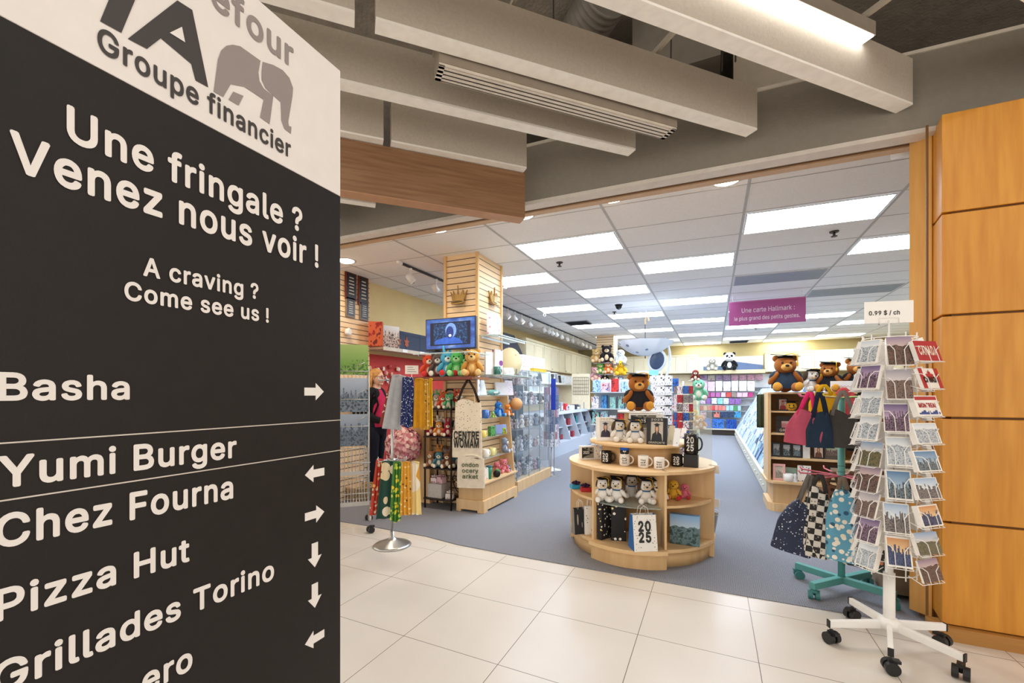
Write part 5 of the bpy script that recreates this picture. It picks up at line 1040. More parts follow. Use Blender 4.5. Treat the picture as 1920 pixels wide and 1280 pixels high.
def crown(label,loc,rz,w=.25):
    t=thing('crown_ornament',label,'wall ornament',loc,rz,'gold crown ornaments on the slatted column'); S=w/.25
    m=M()
    out=[(-.075,.0),(-.12,.135),(-.085,.075),(-.07,.14),(-.04,.085),(-.008,.085),(0,.20),(.008,.085),(.04,.085),(.07,.14),(.085,.075),(.12,.135),(.075,.0)]
    def bend(x,z): return (x*S,-.045*math.cos(x*9)-.0,z*S)
    n=len(out); P=[bend(x,z) for x,z in out]; bot=[bend(-.075+.15*k/(n-1),-.0-.03*math.cos((k/(n-1)-.5)*PI)) for k in range(n)]
    vs=P+bot+[(x,y+.02,z) for x,y,z in P]+[(x,y+.02,z) for x,y,z in bot]
    fs=[]
    for k in range(n-1): fs+=[(n+k,n+k+1,k+1,k),(3*n+k+1,3*n+k,2*n+k,2*n+k+1),(k,k+1,2*n+k+1,2*n+k),(n+k+1,n+k,3*n+k,3*n+k+1)]
    fs+=[(0,2*n,3*n,n),(n-1,2*n-1,4*n-1,3*n-1)]
    m.add(vs,fs); m.make('crown_points',gold,t)
    m=M(); m.tube([(.085*S*math.cos(a),-.04+.035*math.sin(a),-.01+.025*S*math.sin(a)) for a in [2*PI*k/24 for k in range(24)]],.011*S,8,True); m.make('crown_band',gold,t)
    M().ell((0,-.045,-.008),(.07*S,.01,.018*S)).make('band_hollow',mat('5a4420',.6),t)
p=gy(861,566,4.60); crown('gold crown ornament on the front face of the slatted column',(p.x,4.605,p.z),0)
p=gx(924,568,-2.58); crown('gold crown ornament on the aisle face of the slatted column',(-2.59,p.y,p.z),PI/2)
def screen():
    a=gy(798,660,4.30); b=gy(892,590,4.30); w=b.x-a.x; h=b.z-a.z-.02
    t=thing('television','black flat television with a blue picture of a laughing person in a hat','television',((a.x+b.x)/2,4.30,a.z+.015),.0)
    M().b2(-w/2,w/2,0,.04,0,h).make('tv_case',mat('121214',.35),t,bevel=.004)
    def scr(name,mt,fn):
        m=M(); fn(m); return m.make(name,mt,t)
    mt,nt,bb=nmat('screen_picture'); v=coords(nt,'Generated'); n=noise(nt,v,3,3); r=ramp(nt,[(.3,'16308a'),(.5,'2f6ad0'),(.62,'5a8fe8'),(.75,'b0c8f8')]); nt.links.new(n.outputs[0],r.inputs[0])
    nt.links.new(r.outputs[0],bb.inputs['Emission Color']); bb.inputs['Emission Strength'].default_value=.7; bb.inputs['Base Color'].default_value=(.02,.02,.03,1); bb.inputs['Roughness'].default_value=.2
    e=.012
    M().b2(-w/2+e,w/2-e,-.001,0,e+.005,h-e).make('screen',mt,t)
    def glow(c,s=.7): return mat(c,.4,0,.3,18,emit=s*.6)
    M().b2(-w*.40,w*.40,-.002,-.001,h*.14,h*.86).make('picture_border',glow('0e1430',.5),t)
    mt2,nt,bb=nmat('screen_foliage'); v=coords(nt); n=noise(nt,v,40,3); r=ramp(nt,[(.35,'06142e'),(.52,'123f78'),(.7,'3a8ac0')]); nt.links.new(n.outputs[0],r.inputs[0]); nt.links.new(r.outputs[0],bb.inputs['Emission Color']); bb.inputs['Emission Strength'].default_value=.7; bb.inputs['Base Color'].default_value=(.01,.01,.02,1)
    M().b2(-w*.33,w*.34,-.003,-.002,h*.18,h*.82).make('picture_area',mt2,t)
    def disc(m,cx,cz,rx,rz,y,n=24): m.add([(cx+rx*math.cos(2*PI*k/n),y,cz+rz*math.sin(2*PI*k/n)) for k in range(n)],[tuple(range(n))])
    m=M(); disc(m,.02*w,h*.60,w*.11,h*.23,-.0035); m.make('pictured_hat',glow('6f95d8'),t)
    m=M(); disc(m,.0,h*.54,w*.075,h*.19,-.004); m.make('pictured_face',glow('22357c'),t)
    m=M(); m.add([(-w*.30,-.0038,h*.18),(w*.26,-.0038,h*.18),(w*.2,-.0038,h*.32),(w*.06,-.0038,h*.40),(-w*.08,-.0038,h*.40),(-w*.3,-.0038,h*.30)],[(0,1,2,3,4,5)]); m.make('pictured_shoulders',glow('2f5cc0'),t)
    m=M(); disc(m,.005*w,h*.44,w*.03,h*.045,-.0045,12); m.make('pictured_smile',glow('c8d8f8'),t)
    for x in (-w*.3,w*.3): M().box((x,.02,-.008),(.05,.12,.016)).make('tv_foot',black,t)
    M().b2(-.08,.08,.04,.30,h*.35,h*.65).make('wall_arm',black,t)
screen()
gl=glassmat('cfe0dd',.32)
def gshelf(label,x0,x1,y0,y1,z,th=.008,br=True):
    t=thing('glass_shelf',label,'shelf',((x0+x1)/2,(y0+y1)/2,z),0,'glass shelves on the slatted column')
    a,b=(x1-x0)/2,(y1-y0)/2
    M().b2(-a,a,-b,b,-th,0).make('glass_pane',gl,t)
    m=M(); m.b2(-a,a,-b-.002,-b,-th-.001,.001); m.b2(a,a+.002,-b,b,-th-.001,.001); m.make('polished_edge',mat('b8d0cc',.2),t)
    if br:
        m=M(); m.b2(-a*.8,-a*.8+.006,-b,b,-.03,-th); m.b2(a*.8,a*.8+.006,-b,b,-.03,-th); m.make('shelf_bracket',chrome,t)
    return t
ztv=gy(845,662,4.3).z
gshelf('glass shelf under the television',-3.2,-2.42,4.15,4.6,ztv-.004)
zpl=gy(845,707,4.32).z
t=thing('plush_shelf','brown shelf board holding the row of large plush toys under the television','shelf',(-2.85,4.4,zpl)); M().b2(-.48,.42,-.2,.2,-.03,0).make('shelf_board',wood('8a5a34','a06c40',0,5,.5),t); M().b2(-.48,.42,-.205,-.2,-.035,.004).make('front_edge',mat('7a3a2a',.5),t)
for i,(px,h,c,bl,k,ear,lab) in enumerate(((802,.27,'e8583a','f0e2cc','bear',None,'red and cream plush toy at the left end of the shelf under the television'),
  (820,.28,'6a5a56','e8ddd2','bear',None,'grey brown plush raccoon-like toy second from left under the television'),
  (837,.30,'5ab8dc','e8f0f0','bunny',None,'light blue plush toy with red feet under the television'),
  (855,.29,'5fc46a','a8e0a0','dino',None,'bright green plush dinosaur under the television'),
  (868,.27,'2f7a48','a8e0a0','dino',None,'dark green plush dinosaur behind the bright green one'),
  (884,.31,'d8a052','eac888','bear',None,'tan plush lion at the right end of the shelf under the television'))):
    p=gy(px,706,4.30+.06*(i==4)); plush('plush_toy',lab,'plush toy',(p.x,4.32+.08*(i==4),zpl+.001),h,face(p.x,p.y,.1*(-1)**i),c,bl,kind=k,pad='d83a3a' if i in(0,2) else None,muzzle=bl,group='large plush toys under the television')
# ---- wooden display shelf with slanted ends, shelves facing the aisle
LX0,LX1,LY0,LY1=-2.72,-2.365,4.335,5.25
def lshelf():
    t=thing('display_shelf','wooden gift display shelf standing against the slatted column','shelf unit',(LX0,LY0,0)); o=lambda x,y,z:(x-LX0,y-LY0,z)
    m=M(); m.b2(0.02,LX1-LX0-.015,.02,LY1-LY0,.14,.33); m.make('base_cabinet',maplein,t)
    m=M(); m.b2(0,LX1-LX0+.01,.0,LY1-LY0+.02,.03,.145); m.b2(0,.06,0,.9,0,.03); m.b2(.28,LX1-LX0+.01,0,.1,0,.03); m.b2(.28,LX1-LX0+.01,LY1-LY0-.08,LY1-LY0+.02,0,.03); m.make('plinth',maple,t,bevel=.003)
    m=M(); m.b2(-.005,LX1-LX0+.015,-.012,LY1-LY0+.02,.33,.35); m.make('base_top',mapleh,t,bevel=.003)
    for y in (.0,LY1-LY0-.022):
        m=M(); m.prism([(0.02,.35),(.335,.35),(.235,1.37),(.02,1.37)],y,y+.022,'y'); m.make('end_panel',maple,t)
    M().b2(.10,.115,.02,LY1-LY0,.35,1.36).make('back_panel',maplein,t)
    for k,py in enumerate((782,816,852)):
        z=gx(930,py,-2.46).z; x1=.335-(z-.35)*.098
        M().b2(.115,x1-.005,.022,LY1-LY0-.022,z-.008,z).make('glass_shelf',gl,t)
    z=gx(930,741,-2.48).z
    M().b2(.0,.25,.0,LY1-LY0,z-.012,z).make('top_glass',gl,t)
lshelf()
ZS=[gx(930,py,-2.46).z+.001 for py in (782,816,852)]; ZT=gx(930,741,-2.48).z+.001; ZB=.351
def lp(px,z,X=-2.47):
    r=ray(px,740); k=X/r[0]; return Vector((X,r[1]*k,z))
FX=PI/2-.35
p=lp(910,ZS[0]); mug('blue sky print tin mug on the top inner shelf beside the tote bags',p,FX,'3a6cb8',.10,.042,None,motif=None,group='mugs on the wooden gift shelf')
p=lp(934,ZS[0],-2.50); plush('plush_toy','bright blue plush dragon on the upper inner shelf','plush toy',p,.19,FX,'2f78d0','8ac4e8',kind='dino')
p=lp(924,ZS[0],-2.44); plush('plush_toy','small green and black plush beside the blue dragon','plush toy',p,.075,FX,'86b85a','d8e08a',kind='bear')
p=lp(952,ZS[0]); plush('plush_toy','orange plush fox at the far end of the upper inner shelf','plush toy',p,.15,FX,'e8862e','f4e4cc',kind='bear')
p=lp(906,ZS[1]); mug('yellow and white mug on the second inner shelf',p,FX,'e8d070',.085,.038,group='mugs on the wooden gift shelf')
p=lp(922,ZS[1]); goods_box('character_tin','tall lavender and green tin on the second inner shelf','tin',p,FX,.08,.06,.12,randmat(('9a88c8','5aa860','c8584a')))
p=lp(940,ZS[1],-2.5); goods_box('book','wide lavender blue picture book on the second inner shelf','book',p,FX,.2,.02,.12,mat('8c98cc',.5),lean=.2)
p=lp(945,ZS[1],-2.43); plush('plush_toy','tiny lime green plush in front of the lavender book','plush toy',p,.085,FX,'9ccc3a','e8583a')
p=lp(911,ZS[2]); mug('white mug with dark spots on the third inner shelf',p,FX,'ece8e2',.095,.042,group='mugs on the wooden gift shelf')
p=lp(923,ZS[2]); mug('pale yellow patterned mug on the third inner shelf',p,FX,'e4d890',.095,.042,group='mugs on the wooden gift shelf')
p=lp(945,ZS[2],-2.46); plush('plush_cushion','striped grey plush cat cushion on the third inner shelf','plush toy',p,.19,FX+.5,'8a94a8','e8e8ea')
p=lp(909,ZB,-2.46); goods_box('gift_cup_box','white gift cup box with red lettering at the left of the shelf base','box',p,FX,.07,.06,.14,spots('efece6',['c8303a','2f8a6a'],26,.25))
p=lp(917,ZB,-2.43); t=thing('tumbler','tall green and teal tumbler on the shelf base','tumbler',p,0); M().lathe([(.03,0),(.036,.14)],18).make('cup',mat('1f8a6a',.3),t); M().lathe([(.038,.14),(.038,.155),(.0,.16)],18).make('lid',mat('1a5a74',.4),t)
p=lp(932,ZB+.042,-2.41); t=thing('tin_can','green printed can lying on its side on the shelf base','can',p,0); t.rotation_euler=(PI/2,0,.4); M().lathe([(.042,-.06),(.042,.05)],20).make('can_body',randmat(('3f9a2f','2f7a28','78c03a')),t); M().lathe([(.044,.05),(.044,.062),(0,.062)],20).make('can_lid',black,t)
p=lp(944,ZB,-2.47); plush('plush_toy','pink plush flamingo with long nose on the shelf base','plush toy',p,.17,FX-.3,'ec8a96','f0a4ac')
p=lp(931,ZB,-2.50); plush('plush_toy','darker pink plush toy behind the green can','plush toy',p,.15,FX+.3,'e07a88','f0a4ac')
p=lp(953,ZB,-2.44); plush('plush_toy','small blue and white plush at the far end of the shelf base','plush toy',p,.08,FX,'2f78b8','f0f0f0')
p=lp(960,ZB,-2.44); plush('plush_toy','small yellow plush at the far corner of the shelf base','plush toy',p,.08,FX,'e8cc6a','f0e0a0')
p=lp(968,1.20,-2.40); t=thing('wooden_ball','brown round plush head mounted at the far end of the wooden shelf','plush head',(p.x+.0,5.33,1.23)); M().ell((0,0,0),.085,n=18,m=12).make('round_body',mat('d09a60',.5),t)
M().tube([(-.17,-.09,0),(0,0,0)],.012,8).make('mount_peg',mat('8a6038',.5),t)
# top of the shelf
p=lp(906,ZT,-2.5); goods_box('boxed_book','white boxed book leaning on the top glass of the wooden shelf','book',p,FX,.11,.025,.2,mat('dce6ee',.5),lean=.3)
p=lp(897,ZT,-2.44); goods_box('blue_stand_sign','narrow blue and white upright sign at the corner of the top glass','sign',p,FX+.4,.05,.012,.28,randmat(('2f6cc8','dfe8f4','f0f4f8'),scale=2))
p=lp(940,ZT,-2.52); goods_box('gift_packet','white flat gift packet standing on the top glass','packet',p,FX,.2,.03,.17,mat('e8e8f0',.5),lean=.15)
p=lp(955,ZT,-2.5); goods_box('gift_packet','pale lilac gift packet at the far end of the top glass','packet',p,FX,.14,.03,.2,spots('ece8f2',['c8b8d8'],30,.2),lean=.15)
p=lp(925,ZT,-2.46); t=thing('eye_pillow','teal patterned eye pillow lying on the top glass','pillow',p,FX); M().ell((0,0,.035),(.11,.05,.036),n=16,m=8).make('pillow_body',spots('7ab8b8',['d8e8e0','4a8a98','d8a0a0'],30,.35),t); M().ell((0,-.047,.035),(.04,.004,.012)).make('fabric_label',white,t)
# glass shelves on the aisle face
zp=gx(925,632,-2.5).z; gshelf('upper glass shelf on the aisle face of the column, under a cushion',-2.59,-2.30,4.65,5.45,zp)
p=gx(926,631,-2.48); t=thing('cushion','pink and white printed cushion leaning against the slatted column','cushion',(-2.50,p.y+.02,zp+.001),PI/2-.1)
def cush(u,v):
    a=2*u-1; b=2*v-1; k=(1-a**4)*(1-b**4); return (.145*a*(1-.06*b*b),-.06*k**.5,.15+.15*b*(1-.06*a*a))
m=M(); m.sheet(cush,12,12); m.sheet(lambda u,v:(lambda q:(q[0],-q[1]*.4,q[2]))(cush(1-u,v)),12,12); m.make('cushion_body',spots('f2ecee',['e8a0a8','9ac8c0','f0c8cc','d8d0d8'],22,.32),t); 
m=M(); m.tube([(.14,0,.02),(.14,0,.28)],.004,6); m.tube([(-.14,0,.02),(-.14,0,.28)],.004,6); m.make('piping',mat('eac8cc',.7),t)
zq=gx(945,704,-2.45).z; gshelf('lower glass shelf on the aisle face of the column, holding mugs',-2.59,-2.28,4.7,5.6,zq)
p=lp(916,zq,-2.5); goods_box('boxed_card_set','tall white boxed card set on the lower glass shelf','box',p,FX,.12,.03,.28,mat('eef0f4',.5))
p=lp(933,zq,-2.5); goods_box('gift_box','white gift box with a large purple flower print on the glass shelf','box',p,FX,.14,.05,.33,spots('f0eef0',['8a4a9a','c8b8d8'],7,.25))
p=lp(932,zq,-2.42); mug('dark green mug on the lower glass shelf of the column',p,FX,'2f6a5e',.10,.045,group='mugs on the column glass shelf')
p=lp(949,zq,-2.42); mug('white floral mug on the lower glass shelf of the column',p,FX,'ece8e4',.10,.042,group='mugs on the column glass shelf')
p=lp(957,zq,-2.42); mug('white mug with blue flowers at the far end of the column glass shelf',p,FX,'e4e8ee',.105,.04,group='mugs on the column glass shelf')
t=thing('round_sign','round cream wall plaque with painted bees behind the mugs','wall plaque',(-2.53,5.42,zq+.20)); 
m=M(); n=32; m.lathe([(0,-.008),(.2,-.008),(.2,.008),(0,.008)],n); o=m.make('plaque_disc',spots('ecd8a8',['d89a3a','c8783a'],7,.18),t); o.rotation_euler=(0,PI/2,-.45)
M().tube([(-.02,0,.2),(-.02,0,.21)],.004,6).make('hanger_loop',chrome,t)
# totes hung on the end panel
can=cloth('e6dac6'); dk=cloth('3a2e28')
YB=4.27
def ctote(label,px,py0,py1,w,mt,strap,straph,txt=None,seed=0,tcol='1c1a18'):
    a=gy(px,py0,YB); b=gy(px,py1,YB); h=a.z-b.z
    t=tote('canvas_tote',label,(a.x,YB,a.z+straph),face(a.x,YB)*.55,w,h,.05,mt,strap,.96,straph,0,'canvas totes hung on the wooden shelf end',seed=seed,folds=2)
    if txt:
        n=len(txt)
        for i,(s,ww,cp) in enumerate(txt):
            m=M(); text_m(m,s,(0,-.034,-straph-h*(.36+.29*i if n==2 else .30+.19*i)),(1,0,0),(0,0,1),w*ww,h*cp,26 if n==2 else 22,True); m.make('lettering',mat(tcol,.7),t)
    a2=Vector((a.x,YB,a.z+straph)); return t
ctote('cream canvas tote bag with small scattered print, topmost of the three hanging totes',878,751,808,.31,spots('e8dcc8',['8a7a66','c8a878','6a6058'],40,.22),dk,.24,None,1)
ctote('cream canvas tote bag lettered CENTRE WOMAM, middle of the three hanging totes',876,803,857,.35,can,can,.03,[('CENTRE',.86,.26),('WOMAM',.86,.28)],2)
ctote('cream canvas tote bag lettered ondon ocery arket in green, lowest of the hanging totes',883,857,914,.32,can,can,.03,[('ondon',.62,.13),('ocery',.6,.13),('arket',.58,.13)],3,'4a5a3a')
M().box((-2.62,4.315,1.33),(.06,.05,.02)).make('tote_hook',chrome); o=bpy.data.objects['tote_hook']; tag(o,'small chrome hook holding the canvas totes on the shelf end','hook')
# ---- wrought iron rack with small plush
iron=mat('2a1e18',.5,.4)
IX0,IX1,IY=-3.13,-2.76,4.42
def irack():
    t=thing('iron_rack','dark wrought iron arched shelf rack of small plush toys left of the tote bags','display rack',((IX0+IX1)/2,IY,0)); w=(IX1-IX0)/2
    for s in (-1,1):
        for y in (-.13,.13): M().tube([(s*w,y,0),(s*w,y,1.3)],.011,8).make('upright_post',iron,t)
    m=M()
    m.tube([(-w+2*w*k/16,.13,1.3+.12*math.sin(PI*k/16)) for k in range(17)],.01,8)
    for x in (-.10,0,.10): m.tube([(x+.045*math.cos(a),.13,1.34+.04*math.sin(a)) for a in [2*PI*k/14 for k in range(14)]],.005,6,True)
    for s in (-1,1): m.tube([(s*(w-.02-.16*(k/20)*abs(math.sin(k*.32))),.13,1.0-.9*k/20) for k in range(21)],.005,6)
    for z in (1.02,.78,.42):
        for s in (-1,1): m.tube([(s*.07+.05*math.cos(a)*(1-a/12),.13,z-.1+.05*math.sin(a)*(1-a/12)) for a in [.5*k for k in range(20)]],.004,6)
    m.make('scrollwork',iron,t)
    for py in (767,819,879,937):
        z=gy(838,py,IY-.13).z; M().b2(-w-.01,w+.01,-.15,.14,max(.02,z)-.015,max(.02,z)).make('shelf_plate',iron,t)
irack()
ci=0
NM={'4fa8d8':'sky blue','6ac48a':'mint green','e8583a':'orange red','c8b0a0':'beige','e8c03a':'golden','b02a3a':'dark red','f0e6d4':'cream','e89a4a':'orange','b8845a':'tan','5a8a9a':'teal grey','8a94a0':'grey','d8d0c8':'off white','8a5a3a':'brown'}
rows=[(767,.13,['4fa8d8','6ac48a','c8b0a0','e8c03a','e8583a','8a94a0','6ac48a','e8583a']),(819,.13,['b02a3a','f0e6d4','e89a4a','d8d0c8','b02a3a','f0e6d4']),(879,.14,['b8845a','e89a4a','5a8a9a','8a94a0','8a5a3a','5a8a9a'])]
SHN=['top','middle','lower']
mini={}
POS=['far left','left','centre left','centre right','right','far right']
for ri,(py,h,cl) in enumerate(rows):
    z=gy(838,py,IY-.13).z
    n=len(cl)
    for i,c in enumerate(cl):
        back=i%2; x=IX0+.03+(IX1-IX0-.06)*i/(n-1); y=IY-.06+.10*back
        t=plush('mini_plush','small %s plush toy, %s iron shelf, %s of the row%s'%(NM[c],SHN[ri],POS[min(5,int(i*6/n))],' at the back' if back else ''),'plush toy',(x,y,z+.001),h*(1.35+.15*back),face(x,y,R.uniform(-.3,.3)),c,'f0e2cc' if c!='f0e6d4' else 'd8b890',kind=['bear','bunny','puppy'][i%3],group='small plush toys on the iron rack')
z=gy(838,937,IY-.13).z; z=max(.02,z)
goods_box('storage_box','pale grey glittery gift box on the bottom iron shelf','box',(IX0+.12,IY-.02,z+.001),0,.2,.18,.165,mat('bdb7b2',.3,0,.1,60))
goods_box('gift_cube','pink and white wrapped gift cube on the grey box, left','gift box',(IX0+.07,IY-.03,z+.168),.2,.075,.075,.06,spots('e8d8d8',['a85a68','d8a0a8'],30,.3),bow='d8c0c0')
goods_box('gift_cube','pink plaid wrapped gift cube on the grey box, right','gift box',(IX0+.17,IY-.03,z+.168),-.2,.09,.08,.075,spots('d8b0b8',['8a4a58','f0e0e0'],30,.3),bow='b88a90')
goods_box('gift_cube','white wrapped gift cube alone at the right of the bottom iron shelf','gift box',(IX1-.07,IY-.05,z+.001),.3,.09,.08,.06,spots('e8e0da',['b8a8a0'],30,.3),bow='e8e0da')
t=thing('end_board','plain wooden end board left of the iron rack','board',(-3.36,4.5,0)); M().b2(-.14,.16,-.02,.02,0,1.42).make('board',maplein,t); M().b2(-.15,.17,-.03,.03,0,.03).make('foot',maple,t)

t=thing('slat_board','slatted wooden board behind the iron rack joining the column','board',(-3.30,4.60,.006)); M().b2(-.22,.24,-.012,.012,0,1.40).make('board',SLAT,t); M().b2(-.22,.24,-.03,.012,0,.08).make('foot_rail',maple,t)
# ================================================================ bandana stand, peony ball, left wall, wire poster rack
BX,BY=-2.62,3.10
def sheetmat(kind):
    return {'grey':cloth('b9bbbf'),'navy':spots('1c2c66',['e8ecf4','c8d0e8'],60,.28),'mustard':cloth('cf9424'),'gold':spots('d8a63c',['7a4a20','f0d890'],34,.3),'yellow':cloth('e8c020'),
    'redp':spots('8a2f20',['d88a5a','f0d8b0'],40,.3),'redf':spots('c03a24',['f0b06a','e8d8c0'],24,.33),'green':spots('17463a',['f0e4c8','ecd8b0'],9,.40),'gy':spots('3f7a2c',['e8d23a','1f5a34','c8d84a'],26,.4),'goldf':spots('dca032',['6a3a1a','f4dca0'],30,.25),'yw':spots('f0d890',['dca032','f4ecd8'],6,.5)}[kind]
def bstand():
    t=thing('scarf_stand','chrome stand with round weighted base hung with bandanas and scarves in two tiers','display stand',(BX,BY,0))
    M().lathe([(.165,0),(.168,.008),(.15,.02),(.12,.028),(.10,.04),(.05,.055),(.02,.08),(.018,.13)],36).make('round_base',chrome,t)
    M().lathe([(.012,.1),(.012,1.5)],14).make('pole',chrome,t)
    for z,n in ((1.485,8),(.765,8)):
        M().lathe([(.03,z-.02),(.03,z+.02)],14).make('collar',chrome,t)
        for k in range(n):
            a=2*PI*k/n+.3; d=Vector((math.cos(a),math.sin(a),0)); M().tube([d*.02+Vector((0,0,z)),d*.125+Vector((0,0,z)),d*.135+Vector((0,0,z+.03))],.0045,6).make('arm',chrome,t)
    t2=None
bstand()
def scarf(label,kind,px,py0,py1,w,dy,lean=0,tilt=0,folds=3,point=.0,grp='bandanas on the chrome stand'):
    Y=BY+dy; a=gy(px,py0,Y); b=gy(px,py1,Y); h=a.z-b.z; ph=R.uniform(0,6)
    t=thing('scarf',label,'scarf',a,0,grp,rot=Euler((0,lean,face(a.x,a.y,tilt)),'XYZ'))
    def fn(u,v): return ((u-.5)*w*(.72+.28*v),.012*math.sin(u*folds*2*PI+ph)*(.4+.6*v),-h*v*(1-point*abs(u-.5)*2)+.004)
    m=M(); m.sheet(fn,24,12,True,.004); m.make('hanging_cloth',sheetmat(kind),t)
    m=M(); m.tube([(-w*.36,0,.006),(0,.0,.012),(w*.36,0,.006)],.006,6); m.make('folded_top',sheetmat(kind),t); return t
scarf('red patterned scarf at the left edge of the upper tier','redp',738,708,800,.07,-.10,.22,.5)
scarf('plain pale grey scarf on the upper tier in front of the woman','grey',748,706,806,.16,-.14,.13,.1,2)
scarf('navy paisley bandana on the upper tier','navy',765,710,804,.125,-.17,0,0,3,.08)
scarf('plain mustard scarf on the upper tier','mustard',786,712,803,.10,-.13,0,-.2,2)
scarf('gold patterned fringed scarf on the upper tier','gold',799,714,806,.09,-.09,0,-.5,3)
scarf('yellow scarf at the right edge of the upper tier','yellow',808,712,800,.06,-.04,0,-.9,2)
scarf('red floral scarf at the left edge of the lower tier','redf',712,863,964,.09,-.08,.10,.5)
scarf('dark green scarf with a large cream flower on the lower tier','green',729,867,972,.16,-.14,.06,.2,2)
scarf('green and yellow narrow scarf on the lower tier','gy',745,868,980,.09,-.18,.03,0,3,.05)
scarf('gold scarf with brown print on the lower tier','goldf',762,868,966,.10,-.16,0,-.2,3)
scarf('pale yellow ombre scarf at the right of the lower tier','yw',779,868,965,.095,-.10,-.02,-.5,2)
# peony ball
def peony():
    c=gy(757,834,4.25); t=thing('paper_flower_ball','large round ball of ruffled pink and cream petals behind the scarf stand','decoration',c)
    rr=random.Random(3); m=M()
    for k in range(760):
        z=1-2*(k+.5)/760; a=k*2.39996; s=math.sqrt(1-z*z); d=Vector((s*math.cos(a),s*math.sin(a),z)); rad=.19*(1+rr.uniform(-.08,.08)); c0=d*rad
        u=d.orthogonal().normalized(); q=rr.uniform(0,6); u=(Matrix.Rotation(q,3,d)@u); v=d.cross(u); L=.027
        P=[c0-u*L-v*L*.7,c0+u*L*.2-v*L+d*.02,c0+u*L+d*.035*rr.uniform(.3,1),c0+u*L*.2+v*L+d*.02,c0-u*L+v*L*.7]; m.i=k%3; m.add(P,[(0,1,2,3,4)],True)
    m.i=0; m.ell((0,0,0),.18,n=16,m=10)
    m.make('petals',[cloth('e0a4a8'),cloth('eec8c0'),cloth('c87a84')],t)
    M().tube([(0,0,-.18),(0,0,-c.z+.0)],.015,8).make('support_stem',mat('b89a78',.6),t); M().lathe([(.12,-c.z),(.12,-c.z+.02)],20).make('stand_foot',mat('b89a78',.6),t)
peony()
# ---- left wall: slat panel with plaques
struct('wall_slat_panel',M().b2(-4.82,-4.70,3.45,5.05,0,CZ),SLAT)
def plaque(label,px0,py0,px1,py1,fc):
    a=gx(px0,py1,-4.69); b=gx(px1,py0,-4.69); w=abs(b.y-a.y); h=b.z-a.z
    t=thing('award_plaque',label,'plaque',(-4.70,(a.y+b.y)/2,a.z),PI/2,'award plaques on the slatted wall')
    M().b2(-w/2,w/2,-.022,0,0,h).make('wood_board',mat(fc,.4),t,bevel=.004)
    M().b2(-w*.38,w*.38,-.026,-.022,h*.08,h*.92).make('black_plate',mat('17171a',.3),t)
    m=M()
    for k in range(6): m.b2(-w*.24*(1-.1*(k%3)),w*.24*(1-.1*(k%3)),-.0275,-.026,h*(.2+.11*k),h*(.235+.11*k))
    m.make('engraved_lines',mat('cfc8b8',.4),t)
plaque('large black award plaque on red wood, upper left of the four',647,512,668,560,'6a2418')
plaque('large black award plaque on red wood, upper right of the four',671,519,690,570,'6a2418')
plaque('small bronze framed award plaque, lower left of the four',648,560,665,593,'7a6a54')
plaque('small bronze framed award plaque, lower right of the four',674,568,690,599,'7a6a54')
t=thing('white_rose','white ceramic rose ornament on the slatted wall below the plaques','ornament',gx(653,622,-4.66)); m=M()
for k in range(14):
    a=k*2.4; m.ell((.0,.035*math.cos(a)*(k/14)**.5,.035*math.sin(a)*(k/14)**.5),(.03,.028,.03),(a,0,0))
m.make('petals',mat('efece6',.4),t); M().tube([(0,0,0),(-.05,0,-.02)],.008,6).make('peg',chrome,t)
# ---- red pegboard bay with shelf
WXL=-4.80
m=M(); m.b2(-4.80,-4.775,5.06,8.6,.2,1.98); pegm=spots('c8382f',['6a1820'],38,.18); t=thing('pegboard','red pegboard with hanging tags and ornaments on the left wall','pegboard',(0,0,0)); m.make('board',pegm,t)
M().b2(-4.774,-4.76,5.06,8.6,.1,.2).make('base_rail',maple,t)
t=thing('wall_shelf','long cream shelf above the red pegboard','shelf',(0,0,0)); zsh=gx(700,648,-4.5).z; M().b2(-4.80,-4.45,5.06,8.4,zsh-.03,zsh).make('shelf_board',mat('d8c8ae',.5),t); M().b2(-4.45,-4.44,5.06,8.4,zsh-.05,zsh+.005).make('price_rail',mat('cfc0a8',.4),t)
t=thing('navy_panel','dark blue painted wall panel above the red pegboard shelf','wall panel',(0,0,0)); m=M(); m.b2(-4.798,-4.785,5.06,9.3,zsh,zsh+.36); m.make('panel_board',mat('39445c',.7),t)
m=M()
for yy in (5.7,6.4,7.1,7.8,8.5): m.b2(-4.786,-4.783,yy,yy+.008,zsh,zsh+.36)
m.b2(-4.786,-4.783,5.06,9.3,zsh+.30,zsh+.306); m.make('panel_joints',mat('222a3c',.7),t)
def wp(px,py,X=-4.55): return gx(px,py,X)
p=wp(705,645); goods_box('red_boxed_set','tall red and brown ornament gift box at the left end of the wall shelf','box',(p.x,p.y,zsh+.001),PI/2-.9,.2,.18,.36,randmat(('b8262c','8a3a20','c8582a'),scale=3))
p=wp(728,650,-4.58); goods_box('puzzle_box','white puzzle box with brown mushroom picture on the wall shelf','puzzle box',(p.x,p.y,zsh+.001),PI/2-.35,.34,.08,.35,picture('f0ece6','e0d0c4','4a2a22','e8c8b0',.55,0,9))
for px,lab in ((747,'orange paper leaf ornament standing on the wall shelf beside the puzzle box'),(762,'larger rust leaf ornament standing on the wall shelf near the television')):
    p=wp(px,650); t=thing('leaf_ornament',lab,'ornament',(p.x,p.y,zsh+.001),PI/2); m=M()
    m.prism([(0,.06),(.06,.10),(.03,.12),(.07,.17),(.02,.17),(0,.24),(-.02,.17),(-.07,.17),(-.03,.12),(-.06,.10)],-.008,.008,'y'); m.make('leaf',mat('a8522a',.6),t); m=M(); m.tube([(0,0,0),(0,0,.07)],.005,6); m.lathe([(.03,0),(.03,.006)],12); m.make('stem',mat('6a3a20',.6),t)
